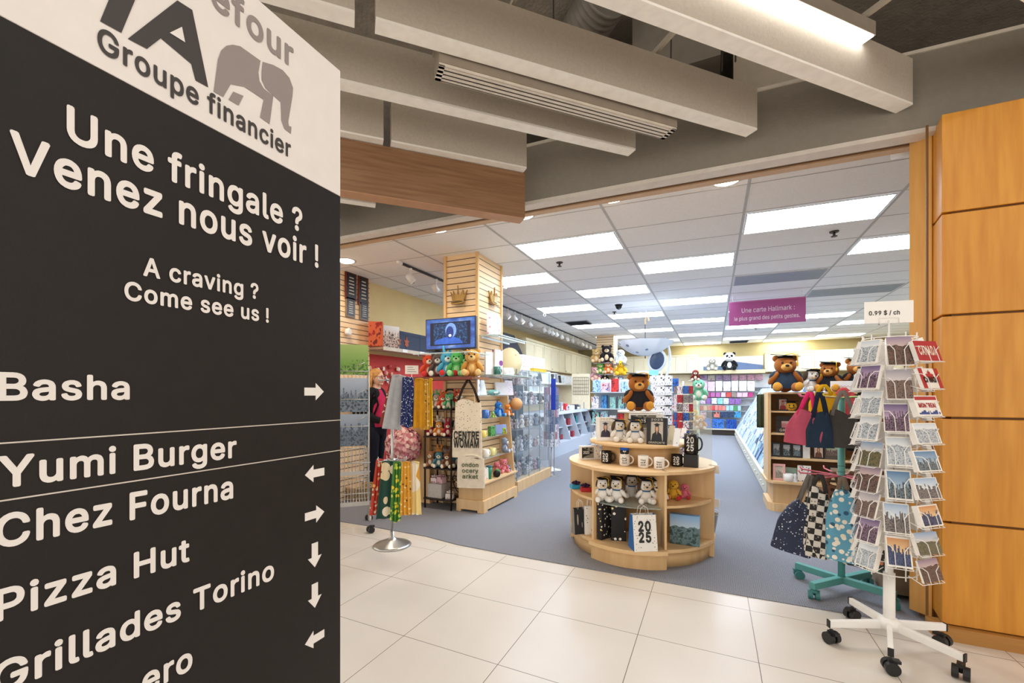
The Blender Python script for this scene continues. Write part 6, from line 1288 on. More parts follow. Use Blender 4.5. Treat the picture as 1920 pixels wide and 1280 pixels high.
t=thing('yellow_ball','small round beige ornament on the wall shelf beside the television','ornament',(-4.5,8.0,zsh+.001)); M().ell((0,0,.06),.06).make('ball',mat('d8b47a',.5),t); M().lathe([(.03,0),(.03,.008)],12).make('foot',mat('8a6a40',.5),t)
for i in range(5):
    t=thing('shelf_ticket','white price ticket on the pegboard shelf rail, %s from the left'%ORD[i],'price tag',(-4.437,5.55+.45*i,zsh-.045),PI/2,'price tickets on the shelf rail'); M().b2(-.06,.06,-.004,0,0,.05).make('ticket',white,t)
rr=random.Random(11); tags=[]
HT=['wooden','white','cream','red']
for i in range(34):
    py=[690,695,702,708,712][i%5]+rr.uniform(-3,3)+ (0 if i<24 else 30); px=694+ (i*2.55)%86
    p=gx(px,py,-4.74); c=['d8b080','ece4d8','e8d8c0','c83a40'][i%4]
    t=thing('ornament_tag','small hanging ornament or tag on a peg of the red pegboard','ornament',(p.x,p.y,p.z),PI/2,'ornaments on the red pegboard')
    if i%3==0:
        m=M(); m.lathe([(0,-.004),(.035,-.004),(.035,.004),(0,.004)],14); o=m.make('disc',mat(c,.5),t); o.rotation_euler=(PI/2,0,0)
    else: M().b2(-.022,.022,-.006,0,-.06,.0).make('tag',mat(c,.5),t)
    M().tube([(0,.0,.0),(0,.04,.03)],.003,5).make('peg',chrome,t)
p=gy(772,693,4.9); t=thing('small_sign','white card sign on a thin stalk above the scarf stand','sign',(p.x,4.9,p.z-.06),face(p.x,4.9)); M().b2(-.09,.09,0,.004,0,.12).make('sign_card',white,t)
m=M()
for k in range(3): m.b2(-.06,.06-.02*k,-.001,0,.03+.03*k,.036+.03*k)
m.make('print_lines',mat('5a6a8a',.5),t); M().tube([(0,.002,0),(0,.002,-(p.z-.08))],.004,6).make('stalk',whitewire,t); M().lathe([(.08,-(p.z-.065)),(.08,-(p.z-.072)),(.01,-(p.z-.085))],16).make('stalk_foot',whitewire,t)
# ---- wire poster rack next to the sign
def poster_rack():
    c=Vector((-3.33,3.33,0)); t=thing('wire_rack','grey wire poster rack on casters partly hidden by the dark sign','display rack',c,face(c.x,c.y))
    gm=mat('b8b6b2',.35,.6)
    for s in (-1,1):
        for y in (-.1,.1): M().tube([(s*.16,y,.09),(s*.16,y*.5,1.62)],.008,8).make('upright_post',gm,t)
        M().tube([(s*.17,-.22,.12),(s*.17,-.2,.15),(s*.17,.2,.15),(s*.17,.22,.12)],.011,8).make('foot_bar',gm,t)
        for y in (-.22,.22): caster_parts(t,(s*.17,y),.4)
    for z in (.30,.60):
        m=M()
        for k in range(12): m.tube([(-.15+.3*k/11,-.2,z),(-.15+.3*k/11,.08,z+.03),(-.15+.3*k/11,.08,z+.2)],.003,5)
        m.tube([(-.17,-.2,z),(.17,-.2,z)],.006,6); m.tube([(-.17,-.2,z+.09),(.17,-.2,z+.09)],.004,6); m.tube([(-.17,.08,z+.2),(.17,.08,z+.2)],.005,6); m.b2(-.16,.16,-.205,-.2,z-.03,z+.01); m.make('wire_basket',gm,t)
    m=M()
    for k in range(9): m.tube([(-.15+.3*k/8,-.03,.25),(-.15+.3*k/8,-.03,1.62)],.003,5)
    for k in range(8): m.tube([(-.16,-.03,.3+.18*k),(.16,-.03,.3+.18*k)],.003,5)
    m.make('wire_grid',gm,t)
    for z in (1.05,1.32,1.60):
        m=M(); m.tube([(-.16,-.04,z-.01),(-.16,-.1,z-.01),(.16,-.1,z-.01),(.16,-.04,z-.01)],.004,6); m.tube([(.16,-.04,z+.1),(.05,-.1,z+.05),(.05,-.1,z-.01)],.004,6); m.make('wire_pocket',gm,t)
    return c
c=poster_rack(); rz=face(c.x,c.y); fwd=Vector((math.sin(rz),-math.cos(rz),0))
for i,(py0,py1,pic,lab) in enumerate(((645,702,picture('a8c070','6a9a40','3f6a2c','8ab04a',.3,0,10),'green leafy picture print in the top pocket of the grey wire rack'),(708,772,picture('b8c4d4','8a98ac','39424e','7a8898',.5,0,7),'blue grey city print in the second pocket of the grey wire rack'),(776,836,picture('a8b4c4','8090a4','39424e','6a788a',.5,0,7),'blue grey city print in the third pocket of the grey wire rack'))):
    a=gy(660,py0,3.28); b=gy(660,py1,3.28)
    t=thing('picture_print',lab,'picture print',Vector((c.x,c.y,b.z))+fwd*.075,0,'picture prints in the grey wire rack',rot=Euler((-.10,0,rz),'XYZ'))
    M().b2(-.155,.155,-.002,.006,0,a.z-b.z).make('print_sheet',pic,t); M().b2(-.15,.15,.006,.012,0,a.z-b.z-.01).make('print_stack',white,t)
# wooden cabinet and basket behind the rack
t=thing('low_cabinet','low slatted wooden cabinet behind the wire rack at the left wall','cabinet',(-4.47,4.2,0)); M().b2(-.2,.2,-.5,.28,0,.72).make('cabinet_body',SLAT,t); M().b2(-.22,.22,-.52,.30,.72,.75).make('cabinet_top',mapleh,t)
t=thing('wicker_basket','round wicker basket on the carpet beside the woman','basket',(-4.14,4.30,.006)); M().lathe([(.16,0),(.2,.16),(.21,.17),(.19,.165),(.15,.02),(0,.02)],24).make('basket_body',spots('a88858',['7a5c34','c8a878'],40,.4),t); M().tube([(.2*math.cos(a),.2*math.sin(a),.17) for a in [2*PI*k/24 for k in range(24)]],.012,8,True).make('rim',mat('a88858',.7),t)
t=thing('white_teapot','white ceramic lantern ornament on the low cabinet behind the woman','ornament',(-4.33,4.40,.751)); M().lathe([(.05,0),(.07,.05),(.06,.11),(.03,.14),(.0,.16)],18).make('pot_body',white,t); M().tube([(.06,0,.04),(.11,0,.07),(.06,0,.11)],.008,6).make('handle',white,t)
# ================================================================ glass showcase of figurines
CX0,CX1,CY0,CY1=-2.95,-2.47,5.50,6.82
def showcase():
    t=thing('glass_showcase','tall glass showcase of small figurines behind the wooden gift shelf','showcase',((CX0+CX1)/2,(CY0+CY1)/2,0))
    a,b=(CX1-CX0)/2,(CY1-CY0)/2
    M().b2(-a-.02,a+.03,-b-.02,b+.02,0,.15).make('wooden_base',maple,t,bevel=.004)
    gw=glassmat('cfe2ea',.07)
    M().b2(a-.005,a,-b,b,.15,1.70).make('aisle_glass',gw,t); M().b2(-a,a,-b,-b+.005,.15,1.70).make('end_glass',gw,t)
    M().b2(-a,a,b-.005,b,.15,1.70).make('end_glass',gw,t)
    M().b2(-a,-a+.01,-b,b,.15,1.70).make('mirror_back',mat('6f8494',.2,.6),t)
    for z in (.16,.52,.86,1.20,1.50): M().b2(-a+.01,a-.01,-b+.01,b-.01,z-.008,z).make('glass_shelf',glassmat('cfe0e4',.16),t)
    M().b2(-a,a,-b,b,1.70,1.715).make('top_glass',gl,t)
    for y in (-b,-b/3,b/3,b): M().b2(a-.001,a+.006,y-.006,y+.006,.15,1.71).make('corner_strip',mat('7f97a6',.3,.3),t)
    M().b2(-a,-a+.012,-b-.004,-b+.008,.15,1.71).make('corner_strip',mat('7f97a6',.3,.3),t)
showcase()
figm=randmat(('d8dce4','b8a0a8','8f9cb0','e8e4e4','a08878','c8ccd8','787f90'),.35,True,6)
fig=thing('figurine','small glazed figurine on a shelf inside the glass showcase','figurine',(0,0,0),0,'figurines in the glass showcase')
m=M(); m.lathe([(.03,0),(.036,.012),(.022,.03),(.03,.06),(.02,.085),(.012,.095)],10); m.ell((0,0,.115),.024,n=10,m=6); m.ell((.028,0,.06),(.012,.014,.03),(0,.5,0),n=6,m=5); m.ell((-.028,0,.06),(.012,.014,.03),(0,-.5,0),n=6,m=5); m.make('figure_body',figm,fig)
first=True
for z in (.161,.521,.861,1.201,1.501):
    for iy in range(11):
        for ix in range(2):
            loc=(CX0+.14+.2*ix+R.uniform(-.03,.03),CY0+.07+(CY1-CY0-.14)*iy/10+R.uniform(-.02,.02),z)
            sc=R.uniform(.8,1.5)
            if first: fig.location=loc; first=False
            else: dup(fig,loc,R.uniform(0,6),scale=sc)
# goods standing on and beside the showcase
ZC=1.716
for i,(px,c,lab) in enumerate(((978,'c83040','red and white keychain card at the near left on top of the glass showcase'),(986,'efe6ea','pale pink keychain card second on top of the glass showcase'),(995,'d8606a','pink keychain card third on top of the glass showcase'),(1005,'f0ecec','white keychain card with dots fourth on top of the glass showcase'),(1014,'e8e4ea','white keychain card at the far end on top of the glass showcase'))):
    r=ray(px,700); k=-2.6/r[0]; goods_box('keychain_card',lab,'card',(-2.6,r[1]*k,ZC),PI/2-.4,.16,.03,.24,spots('f4eef0',[c,'d8888e','e8c0c8','c8ccd8'],60,.36),'keychain cards on the showcase')
t=thing('yellow_box','long yellow box lying on top of the glass showcase','box',(-2.54,6.5,ZC),PI/2-.1); M().b2(-.22,.22,-.04,.04,0,.05).make('box_body',mat('e2c02e',.5),t); M().b2(-.222,.222,-.042,.042,.035,.052).make('box_lid',mat('d8b020',.5),t)
t=thing('blue_pole_sign','narrow royal blue banner at the far corner of the glass showcase','banner',(-2.40,6.86,.9),0); M().b2(-.05,.03,-.006,.006,.20,.72).make('banner_cloth',mat('1f3aa8',.5),t); M().tube([(0,.008,-.9),(0,.008,.75)],.008,6).make('pole',chrome,t); M().lathe([(.09,-.9),(.09,-.885)],20).make('foot',chrome,t)
# spinner of small packs between showcase and wall gondola
def spinner(label,x,y,h,mt,n=10,rows=6,name='pack',plab=None,grp=None,pw=.09,ph=.13,rad=.12,z0=.5):
    t=thing('spinner_rack',label,'display rack',(x,y,0)); M().lathe([(.18,0),(.18,.02),(.03,.05),(.014,.08),(.014,h)],20).make('pole_base',chrome,t)
    m=M()
    for i in range(rows): m.tube([(rad*.8*math.cos(a),rad*.8*math.sin(a),z0+(h-z0)*i/rows) for a in [2*PI*k/14 for k in range(14)]],.004,5,True)
    m.make('ring_hooks',chrome,t)
    pr=None
    for i in range(rows):
        for k in range(n):
            a=2*PI*k/n; loc=(x+rad*math.cos(a),y+rad*math.sin(a),z0+(h-z0)*i/rows)
            if math.cos(a)*x+math.sin(a)*y>.25*math.hypot(x,y): continue
            if pr is None:
                pr=thing(name,plab,'pack',loc,a+PI/2,grp); M().b2(-pw/2,pw/2,-.008,.008,-ph/2,ph/2).make('card_face',mt,pr)
            else: dup(pr,loc,a+PI/2)
spinner('spinner rack of grey and white keychain packs beyond the glass showcase',-2.62,7.35,1.55,randmat(('c8ccd6','8a90a8','e8e8ee','b07888','6a7a98'),.5),12,8,'keychain_pack','small keychain pack hanging on the spinner beyond the glass showcase','keychain packs beyond the showcase')
# ================================================================ grey wall gondola on the left wall
GX=-3.06
gr=mat('b4bac4',.5,0,.03); grd=mat('8f97a4',.5,0,.03)
def gondola():
    t=thing('wall_gondola','long grey slanted merchandise gondola along the left wall','gondola',(0,0,0))
    y0,y1=8.45,14.2
    M().b2(-4.3,GX-.0,y0,y1,0,.26).make('base',gr,t)
    M().b2(-4.3,GX+.0,y0,y1,.26,.28).make('base_shelf',gr,t)
    M().b2(-4.3,-3.30,y0,y1,.90,.93).make('upper_ledge',gr,t); M().b2(-3.30,-3.28,y0,y1,.88,.96).make('ledge_rail',mat('d2d6dc',.4),t)
    y=y0
    while y<y1+.1:
        m=M(); m.prism([(-3.75,.28),(GX-.02,.28),(-3.30,.90),(-3.75,.90)],y-.015,y+.015,'y'); m.make('divider',gr,t); y+=.8
    m=M(); m.prism([(-3.75,.28),(-3.72,.28),(-3.68,.9),(-3.75,.9)],y0,y1,'y'); m.make('back_board',grd,t)
    M().b2(-3.72,-3.28,y0,y1,.56,.575).make('mid_shelf',gr,t)
    M().b2(-4.3,GX-.05,y0-.03,y0,0,.62).make('end_panel',mat('c6ccd6',.5),t)
gondola()
struct('wall_slat_left',M().b2(-4.35,-4.30,7.6,15.0,0,2.0),mat('e0cfae',.6))
merch=randmat(('3c4456','7f8ca8','c8d0dc','5a4a58','dfe4ea','2a2c34','a8323c','4a6a9a','20808a'),.5,True,5)
mb=thing('merchandise_box','boxed or bagged small merchandise in the bins of the grey wall gondola','merchandise',(0,0,0),0,'merchandise in the gondola bins'); M().b2(-.07,.07,-.05,.05,0,.16).make('package',merch,mb,bevel=.006)
f=True
for lev,x,n in ((.281,-3.30,28),(.576,-3.42,30)):
    for i in range(n):
        loc=(x+R.uniform(-.05,.05),8.56+5.5*i/n+(.03 if abs(((8.56+5.5*i/n-8.45)%.8))<.08 else 0),lev)
        if f: mb.location=loc; f=False
        else: dup(mb,loc,PI/2+R.uniform(-.3,.3),scale=(R.uniform(.8,1.2),R.uniform(.7,1.2),R.uniform(.7,1.3)))
# items on the ledge
for i,(px,c,w,h,nm,lab) in enumerate(((1040,'1a1a1e',.3,.16,'cap_stack','black folded caps at the near end of the gondola ledge'),(1047,'a8a8b0',.16,.24,'boxed_set','dark and silver boxed sets on the gondola ledge'),(1056,'d83a40',.14,.2,'red_pack','red and blue gift packs on the gondola ledge'),(1066,'c8c8cc',.5,.14,'folded_shirts','white and grey folded shirts on the gondola ledge'),(1078,'3a3a42',.4,.15,'folded_shirts','dark grey folded shirts on the gondola ledge'),(1091,'2f5a9a',.16,.22,'blue_pack','blue gift pack at the far end of the gondola ledge'))):
    r=ray(px,770); k=-3.45/r[0]; y=r[1]*k
    t=thing(nm,lab,'merchandise',(-3.45,y,.931),PI/2); M().b2(-w/2,w/2,-.1,.1,0,h).make('package',spots(c,['e8e8ea','6a7a98',c],14,.3),t,bevel=.02); M().b2(-w*.3,w*.3,-.104,-.1,h*.2,h*.6).make('front_label',mat('e4e4e6',.5),t)
for i in range(3):
    t=thing('baseball_cap',['near','middle','far'][i]+' black cap hanging above the gondola ledge','cap',(-3.75+.0*i,9.3+.22*i,1.22)); M().lathe([(.1,0),(.1,.05),(.07,.1),(0,.12)],16).make('crown',cloth('16161a'),t); M().prism([(-.08,.06),(-.07,.17),(0,.2),(.07,.17),(.08,.06)],-.004,.006).make('brim',cloth('16161a'),t); M().tube([(0,0,.1),(-.5,0,.12)],.006,5).make('peg',chrome,t)
# three shelves of framed art and cards above
fm=thing('framed_print','framed print or card leaning on a wall shelf above the grey gondola','framed print',(0,0,0),0,'framed prints on the left wall shelves')
artm=randmat(('eef0f0','2a2c30','d8e4ea','e8e0d0','8a8e98','c8d8dc','f2f2f0'),.5,True,3)
M().b2(-.09,.09,-.012,.012,0,.25).make('frame_border',mat('e8e6e0',.5),fm,bevel=.003); M().b2(-.072,.072,-.015,-.012,.02,.23).make('art',artm,fm)
f=True
for si,(py,x,cnt) in enumerate(((719,-4.0,20),(735,-4.05,13),(749,-4.05,13))):
    z=gx(1050,py,x).z; sy1=14.4 if si==0 else 11.8
    t=thing('wall_shelf',['upper','middle','lower'][si]+' of the three wall shelves of prints above the grey gondola','shelf',(0,0,0)); M().b2(-4.30,x+.05,7.7,sy1,z-.02,z).make('shelf_board',mat('d8cdb8',.5),t); M().b2(x+.05,x+.06,7.7,sy1,z-.035,z+.01).make('price_rail',mat('e8e4dc',.5),t)
    for i in range(cnt):
        loc=(x-.02,7.85+(sy1-8.0)*i/cnt,z+.001)
        if f: fm.location=loc; fm.rotation_euler=(-.15,0,PI/2-.3); f=False
        else: dup(fm,loc,rot=Euler((-.15,0,PI/2-.35+R.uniform(-.2,.2)),'XYZ'),scale=R.uniform(.85,1.15)*(1.1 if si==0 else .85))
for y,c,lab in ((13.6,'e0a83a','yellow gift bag at the far end of the upper wall shelf'),(14.1,'7ac0d0','teal gift bag at the far end of the upper wall shelf')):
    z=gx(1050,719,-4.0).z; gift_bag(lab,(-4.02,y,z+.001),PI/2-.4,.3,.12,.32,mat(c,.5),mat(c,.5))
# wall cabinets
cream=mat('e9dcba',.5,0,.02,6)
def cabinet_run(label,axis,a0,a1,face_,depth,z0,z1,n,handles=True):
    """row of cupboards; one thing per door pair"""
    w=(a1-a0)/n
    for i in range(n):
        u0=a0+w*i; u1=u0+w
        if axis=='y': loc=(face_,(u0+u1)/2,z0); rz=PI/2
        else: loc=((u0+u1)/2,face_,z0); rz=0
        t=thing('wall_cabinet',label%ORD[i],'cabinet',loc,rz); h=z1-z0
        M().b2(-w/2,w/2,0,depth,0,h).make('cabinet_body',cream,t)
        M().b2(-w/2,w/2,-.03,depth,h,h+.06).make('crown_moulding',mat('e2d2aa',.5),t)
        for s in (-1,1):
            d=M(); x0,x1=(-w/2+.01,-.005) if s<0 else (.005,w/2-.01)
            d.b2(x0,x1,-.02,0,.01,h-.01); dd=d.make('door',cream,t)
            m=M(); b=.07
            m.b2(x0,x0+b,-.03,-.02,.01,h-.01); m.b2(x1-b,x1,-.03,-.02,.01,h-.01); m.b2(x0+b,x1-b,-.03,-.02,.01,.01+b); m.b2(x0+b,x1-b,-.03,-.02,h-.01-b,h-.01); m.make('door_frame',cream,dd,bevel=.004)
            if handles:
                xx=x1-.03 if s<0 else x0+.03; M().ell((xx,-.04,.06),.012).make('knob',chrome,dd)
cabinet_run('%s pair of cream cupboard doors from the near end along the left wall','y',9.85,16.2,-4.2,.58,2.02,2.70,5)
t=thing('hexagon_panel','dark navy hexagonal wall panel at the near end of the left cream cupboards','wall panel',(-4.28,9.0,1.6),PI/2); m=M(); m.prism([(-.85,0),(.85,0),(.85,.75),(.35,1.15),(-.35,1.15),(-.85,.75)],-.02,.02,'y'); m.make('panel_board',mat('33323e',.7),t); M().b2(-.85,.85,.02,.03,0,.02).make('bottom_rail',mat('2a2a34',.6),t)
# ================================================================ back wall
BY0=16.05
cabinet_run('%s pair of cream cupboard doors from the left on the back wall','x',-3.3,-.46,16.1,.48,2.08,2.66,4)
cabinet_run('%s pair of cream cupboard doors right of the panda niche on the back wall','x',1.55,5.0,16.1,.48,2.08,2.66,4)
def niche():
    t=thing('wall_shelf','cream open shelf holding the plush panda on the back wall','shelf',(.5,16.3,2.14)); M().b2(-.95,1.02,-.35,.28,-.08,0).make('shelf_board',cream,t); M().b2(-.95,1.02,-.36,-.34,-.10,.02).make('front_lip',mat('d8c79c',.5),t)
    M().b2(-.95,1.02,.24,.28,0,.5).make('back_board',mat('ece8d8',.6),t)
niche()
o=M().prism([(-.30,2.14),(.30,2.14),(.30,2.33),(-.30,2.33)],16.50,16.53,'y').make('painted_board',mat('4a6080',.6)); tag(o,'blue painted board behind the sloth and panda on the back wall shelf','panel')
o=M().prism([(.72,2.14),(1.5,2.14),(1.5,2.33),(.72,2.46)],16.48,16.53,'y').make('painted_board',mat('55688f',.6)); tag(o,'slanted blue board right of the panda on the back wall shelf','panel')
plush('plush_panda','large black and white plush panda sitting on the back wall shelf','plush toy',(.50,16.10,2.141),.60,face(.5,16.1),'17171a','ecebe6',kind='bear',pad='17171a',muzzle='ecebe6')
m=M(); m.ell((0,-.03,.69),(.262,.232,.242),n=16,m=12); m.scale=1; o=m.make('white_head',fur('ecebe6'),bpy.data.objects['plush_panda']); o.scale=(.645,)*3
m=M()
for s in (-1,1): m.ell((.1*s,-.24,.73),(.06,.03,.07),(0,.4*s,0)); 
o=m.make('eye_patches',fur('141416'),bpy.data.objects['plush_panda']); o.scale=(.65,)*3
plush('plush_sloth','grey plush sloth with pale face beside the panda on the back wall shelf','plush toy',(-.02,16.10,2.141),.46,face(0,16.1),'a8a498','dad4c6',kind='none',muzzle='dad4c6')
def wallrack():
    t=thing('card_gondola','white tiered gondola of gift bags and card sets on the back wall','gondola',(0,0,0))
    M().b2(-.42,1.9,16.0,16.55,.02,.18).make('base',mat('3a2c22',.6),t); M().b2(-.44,1.9,15.96,16.55,.18,.22).make('base_rail',mat('d8ceb8',.5),t)
    M().b2(-.42,1.9,16.50,16.56,.22,2.04).make('back_board',mat('eceef0',.6),t)
    for z in (.50,.80,1.0,1.22,1.44,1.60): M().b2(-.42,1.9,16.2,16.5,z-.015,z).make('ledge',mat('b8bec8',.5),t)
    M().b2(-.45,-.42,16.0,16.55,.2,2.04).make('end_panel',mat('6a3a34',.6),t)
wallrack()
def row(py0,py1,Y,x0,x1,n,cols,name,lab,grp,cat,motif=True,sc=3,gap=.9):
    z0=gy(1345,py1,Y).z; z1=gy(1345,py0,Y).z; w=(x1-x0)/n; mt=randmat(cols,.5,motif,sc); pr=None
    for i in range(n):
        loc=(x0+w*(i+.5),Y,z0)
        if pr is None: pr=thing(name,lab,cat,loc,0,grp); M().b2(-w*gap/2,w*gap/2,-.015,.015,0,z1-z0).make('front',mt,pr)
        else: dup(pr,loc,scale=(R.uniform(.9,1.05),1,R.uniform(.9,1.02)))
row(714,733,16.15,-.40,1.25,7,('e8c8dc','f0ece8','2a7ad0','f4f0ee','b8e0d0','e4e0ee'),'gift_bag','pastel gift bag in the top row of the back wall gondola','gift bags in the top row','gift bag')
row(703,713,16.35,-.40,1.5,8,('e8b8cc','d8d0c4','f4e8ec','c0a8c8'),'gift_topper','pale bow or bag behind the top row of the back wall gondola','bows above the top row','gift bow')
row(735,744,16.2,-.40,1.2,10,('9a8a80','e4e8f0','e8c0d0','c068a8','d84a40','2a4a98','c03a80'),'card_pack','bright card pack in the second row of the back wall gondola','card packs in the second row','card pack',False)
row(746,757,16.2,-.40,.85,7,('e8d0e4','9a68b0','c8c4e4','b0b8e8','e8e4f0','9ad8cc'),'card_pack','lilac or mint card pack in the third row of the back wall gondola','card packs in the third row','card pack')
row(760,769,16.2,-.40,.85,11,('9a3a40','d84a48','c83a50','e87a70','a8d0e0','4a9a5a','e8c8a0','e88a80'),'card_pack','red or coral card pack in the fourth row of the back wall gondola','card packs in the fourth row','card pack',False)
row(771,782,16.2,-.40,.85,6,('2f4a70','304a78','e8c8d8','e88a78','48a8e0','3a3a4a'),'card_pack','card pack in the fifth row of the back wall gondola','card packs in the fifth row','card pack')
row(784,806,16.1,-.42,.75,3,('e0c890','3a78c8','1f5ab8'),'gift_bag','wide picture gift bag in the bottom row of the back wall gondola','gift bags in the bottom row','gift bag',True,5)
M().b2(-3.3,-.46,16.5,16.58,.1,2.06).make('wall_board',mat('e8d8b4',.6)); tag(bpy.data.objects['wall_board'],'cream board below the back wall cupboards','wall board')
# ================================================================ right aisle card rack
KX=.635
def cardrack():
    t=thing('card_rack','long white sloping greeting card rack with drawers along the right aisle','card rack',(0,0,0)); y0,y1=6.55,15.4
    dr=mat('d9d4c2',.5,0,.02)
    M().b2(KX+.02,2.0,y0,y1,.0,.235).make('drawer_base',dr,t)
    n=10; w=(y1-y0)/n
    for i in range(n):
        d=M().b2(KX,KX+.02,y0+w*i+.008,y0+w*(i+1)-.008,.02,.225).make('drawer',dr,t,bevel=.003)
        m=M(); m.ell((KX-.012,y0+w*(i+.3),.13),.016); m.ell((KX-.012,y0+w*(i+.7),.13),.016); m.make('drawer_knob',white,d)
    M().b2(KX-.015,KX+.08,y0,y1,.235,.255).make('ledge',mat('e2ddcc',.5),t)
    m=M(); m.prism([(KX+.05,.255),(1.38,1.50),(1.43,1.50),(2.0,.255)],y0,y1,'y'); m.make('sloped_bed',mat('c4ccd8',.6),t)
    for k in range(12):
        u=(k+.9)/12.5; x=KX+.05+.695*u; z=.255+1.245*u; M().b2(x-.02,x-.008,y0,y1,z-.035,z-.015).make('tier_rail',mat('d8dee8',.4),t)
    M().prism([(KX-.0,.235),(KX+.05,.235),(1.40,1.55),(1.45,1.55),(2.0,.2),(2.0,0),(KX,0)],y1,y1+.03,'y').make('end_panel',dr,t)
cardrack()
blues=('e4ecf6','b8ccec','8fb0e0','f4f6fa','d0d8e8','6a88b8','dfe6f0','c8e0ec','eef2f8','4a5a78','e8e0ec','9ac8d8')
cm=randmat(blues,.45,True,3)
gc=thing('greeting_card','small pale greeting card in the tiered rack along the right aisle','greeting card',(0,0,0),0,'greeting cards on the right aisle rack'); M().b2(-.058,.058,-.004,.004,0,.165).make('card_front',cm,gc)
f=True; cnt=0; rest=M()
lean=-.40
allc=[]
for k in range(12):
    u=(k+.5)/12.5; x=KX+.05+.695*u-.05; z=.255+1.245*u-.03
    y=6.62
    while y<15.3:
        allc.append((y,x,z)); y+=.135
allc.sort()
for i,(y,x,z) in enumerate(allc):
    j=R.uniform(-.02,.02)
    if i<300:
        rot=Euler((lean+R.uniform(-.06,.06),0,-PI/2+R.uniform(-.12,.12)),'XYZ')
        if f: gc.location=(x,y+j,z); gc.rotation_euler=rot; f=False
        else: dup(gc,(x,y+j,z),rot=rot,scale=R.uniform(.88,1.08))
    else:
        rest.i=R.randrange(6); E=Euler((lean,0,-PI/2+R.uniform(-.1,.1)),'XYZ').to_matrix(); P=[Vector((x,y+j,z))+E@Vector(v) for v in ((-.058,-.004,0),(.058,-.004,0),(.058,.004,0),(-.058,.004,0),(-.058,-.004,.165),(.058,-.004,.165),(.058,.004,.165),(-.058,.004,.165))]; rest.hexa(P)
o=rest.make('greeting_cards',[spots(c,['f4f6fa','7f98c8',c],26,.35) for c in ('e4ecf6','b8ccec','8fb0e0','dfe6f0','c8e0ec','6f86ac')]); tag(o,'far mass of pale blue and white greeting cards in the right aisle rack','greeting cards',kind='stuff')
o=M().box((1.02,8.2,.86),(.01,.2,.2),(0,-.52,0)).make('turquoise_card',mat('5cc4cc',.5)); tag(o,'turquoise card standing out in the right aisle card rack','greeting card')
t=thing('green_scarf','dark olive scarf hanging at the corner between card rack and wooden shelf','scarf',(.56,6.3,1.36),face(.56,6.3)); m=M(); m.sheet(lambda u,v:((u-.5)*.11,.012*math.sin(u*14),-.42*v),12,8,True,.004); m.make('hanging_cloth',cloth('3f4632'),t); M().tube([(-.05,0,0),(.06,.05,0)],.006,6).make('peg',chrome,t)
# ================================================================ second slatted column with plush toys
struct('wall_column_2',M().b2(-3.12,-2.62,12.70,13.3,0,CZ),SLAT)
PC=['d8b070','2a2226','d8e4ee','e8a8b8','6ab04a','e8823a','e2b838','24242a','2f7ac8','4fa0d8','e8c8d0','c8b090','f0e8dc','b85a4a','e8d84a']
PN={'d8b070':'tan','2a2226':'black','d8e4ee':'white','e8a8b8':'pink','6ab04a':'green','e8823a':'orange','e2b838':'yellow','24242a':'dark','2f7ac8':'blue','4fa0d8':'sky blue','e8c8d0':'pale pink','c8b090':'beige','f0e8dc':'cream','b85a4a':'rust','e8d84a':'lemon'}
colrows=[(680,[('d8b070',1118,.40),('2a2226',1137,.50)]),(701,[('6ab04a',1126,.32),('e8823a',1140,.36)]),(714,[('e8a8b8',1117,.40),('24242a',1134,.26)]),(730,[('2f7ac8',1122,.28),('4fa0d8',1134,.28),('e8c8d0',1145,.24)]),(746,[('f0e8dc',1120,.2),('b85a4a',1131,.2),('e8d84a',1142,.22)])]
for ri,(py,L) in enumerate(colrows):
    z=gy(1133,py,12.5).z
    t=thing('bracket_shelf',['top','second','third','fourth','fifth'][ri]+' bracket shelf on the front of the far slatted column','shelf',(-2.87,12.55,z)); M().b2(-.3,.28,-.15,.14,-.015,0).make('shelf_pane',mat('b8b0a4',.4),t); M().b2(-.3,.28,-.152,-.15,-.03,.003).make('price_rail',mat('8a847a',.5),t)
    for j,(c,px,h) in enumerate(L):
        p=gy(px,py,12.5); plush('plush_toy','%s plush toy on the %s shelf of the far slatted column'%(PN[c],['top','second','third','fourth','fifth'][ri]),'plush toy',(p.x,12.48+.05*(j%2),z+.001),h,face(p.x,p.y),c,'e8c8a0' if c not in('e8d84a',) else None,kind=['bear','bear','bunny'][j%3],group='plush toys on the far column')
for j,(px,py,c,h,lab) in enumerate(((1159,682,'dfe8f0',.42,'white and blue plush toy on the aisle side of the far slatted column'),(1161,704,'e6b828',.46,'big yellow plush bird backpack on the aisle side of the far slatted column'),(1160,722,'7a8ca8',.3,'grey blue plush toy on the aisle side of the far slatted column'))):
    p=gy(px,py,12.5); t=thing('bracket_shelf',['upper','middle','lower'][j]+' small shelf on the aisle side of the far slatted column','shelf',(-2.42,12.7,p.z)); M().b2(-.2,.22,-.2,.3,-.015,0).make('shelf_pane',mat('b8b0a4',.4),t); M().b2(-.2,.22,-.202,-.2,-.03,.003).make('price_rail',mat('8a847a',.5),t)
    plush('plush_toy',lab,'plush toy',(-2.40,12.62,p.z+.001),h,face(-2.4,12.6),c,'f0f0f0' if j!=1 else None,kind='none',group='plush toys on the far column')
row(752,760,12.4,-3.15,-2.3,5,('e8e8ec','a8d878','e0e4ea','c8ccd4'),'gift_pack','white and green gift pack below the plush on the far slatted column','gift packs on the far column','gift pack')
row(764,774,12.4,-3.15,-2.3,5,('e8d8e0','48b0d0','8a3a4a','e0e4ea'),'gift_pack','blue and pink gift pack low on the far slatted column','gift packs low on the far column','gift pack')
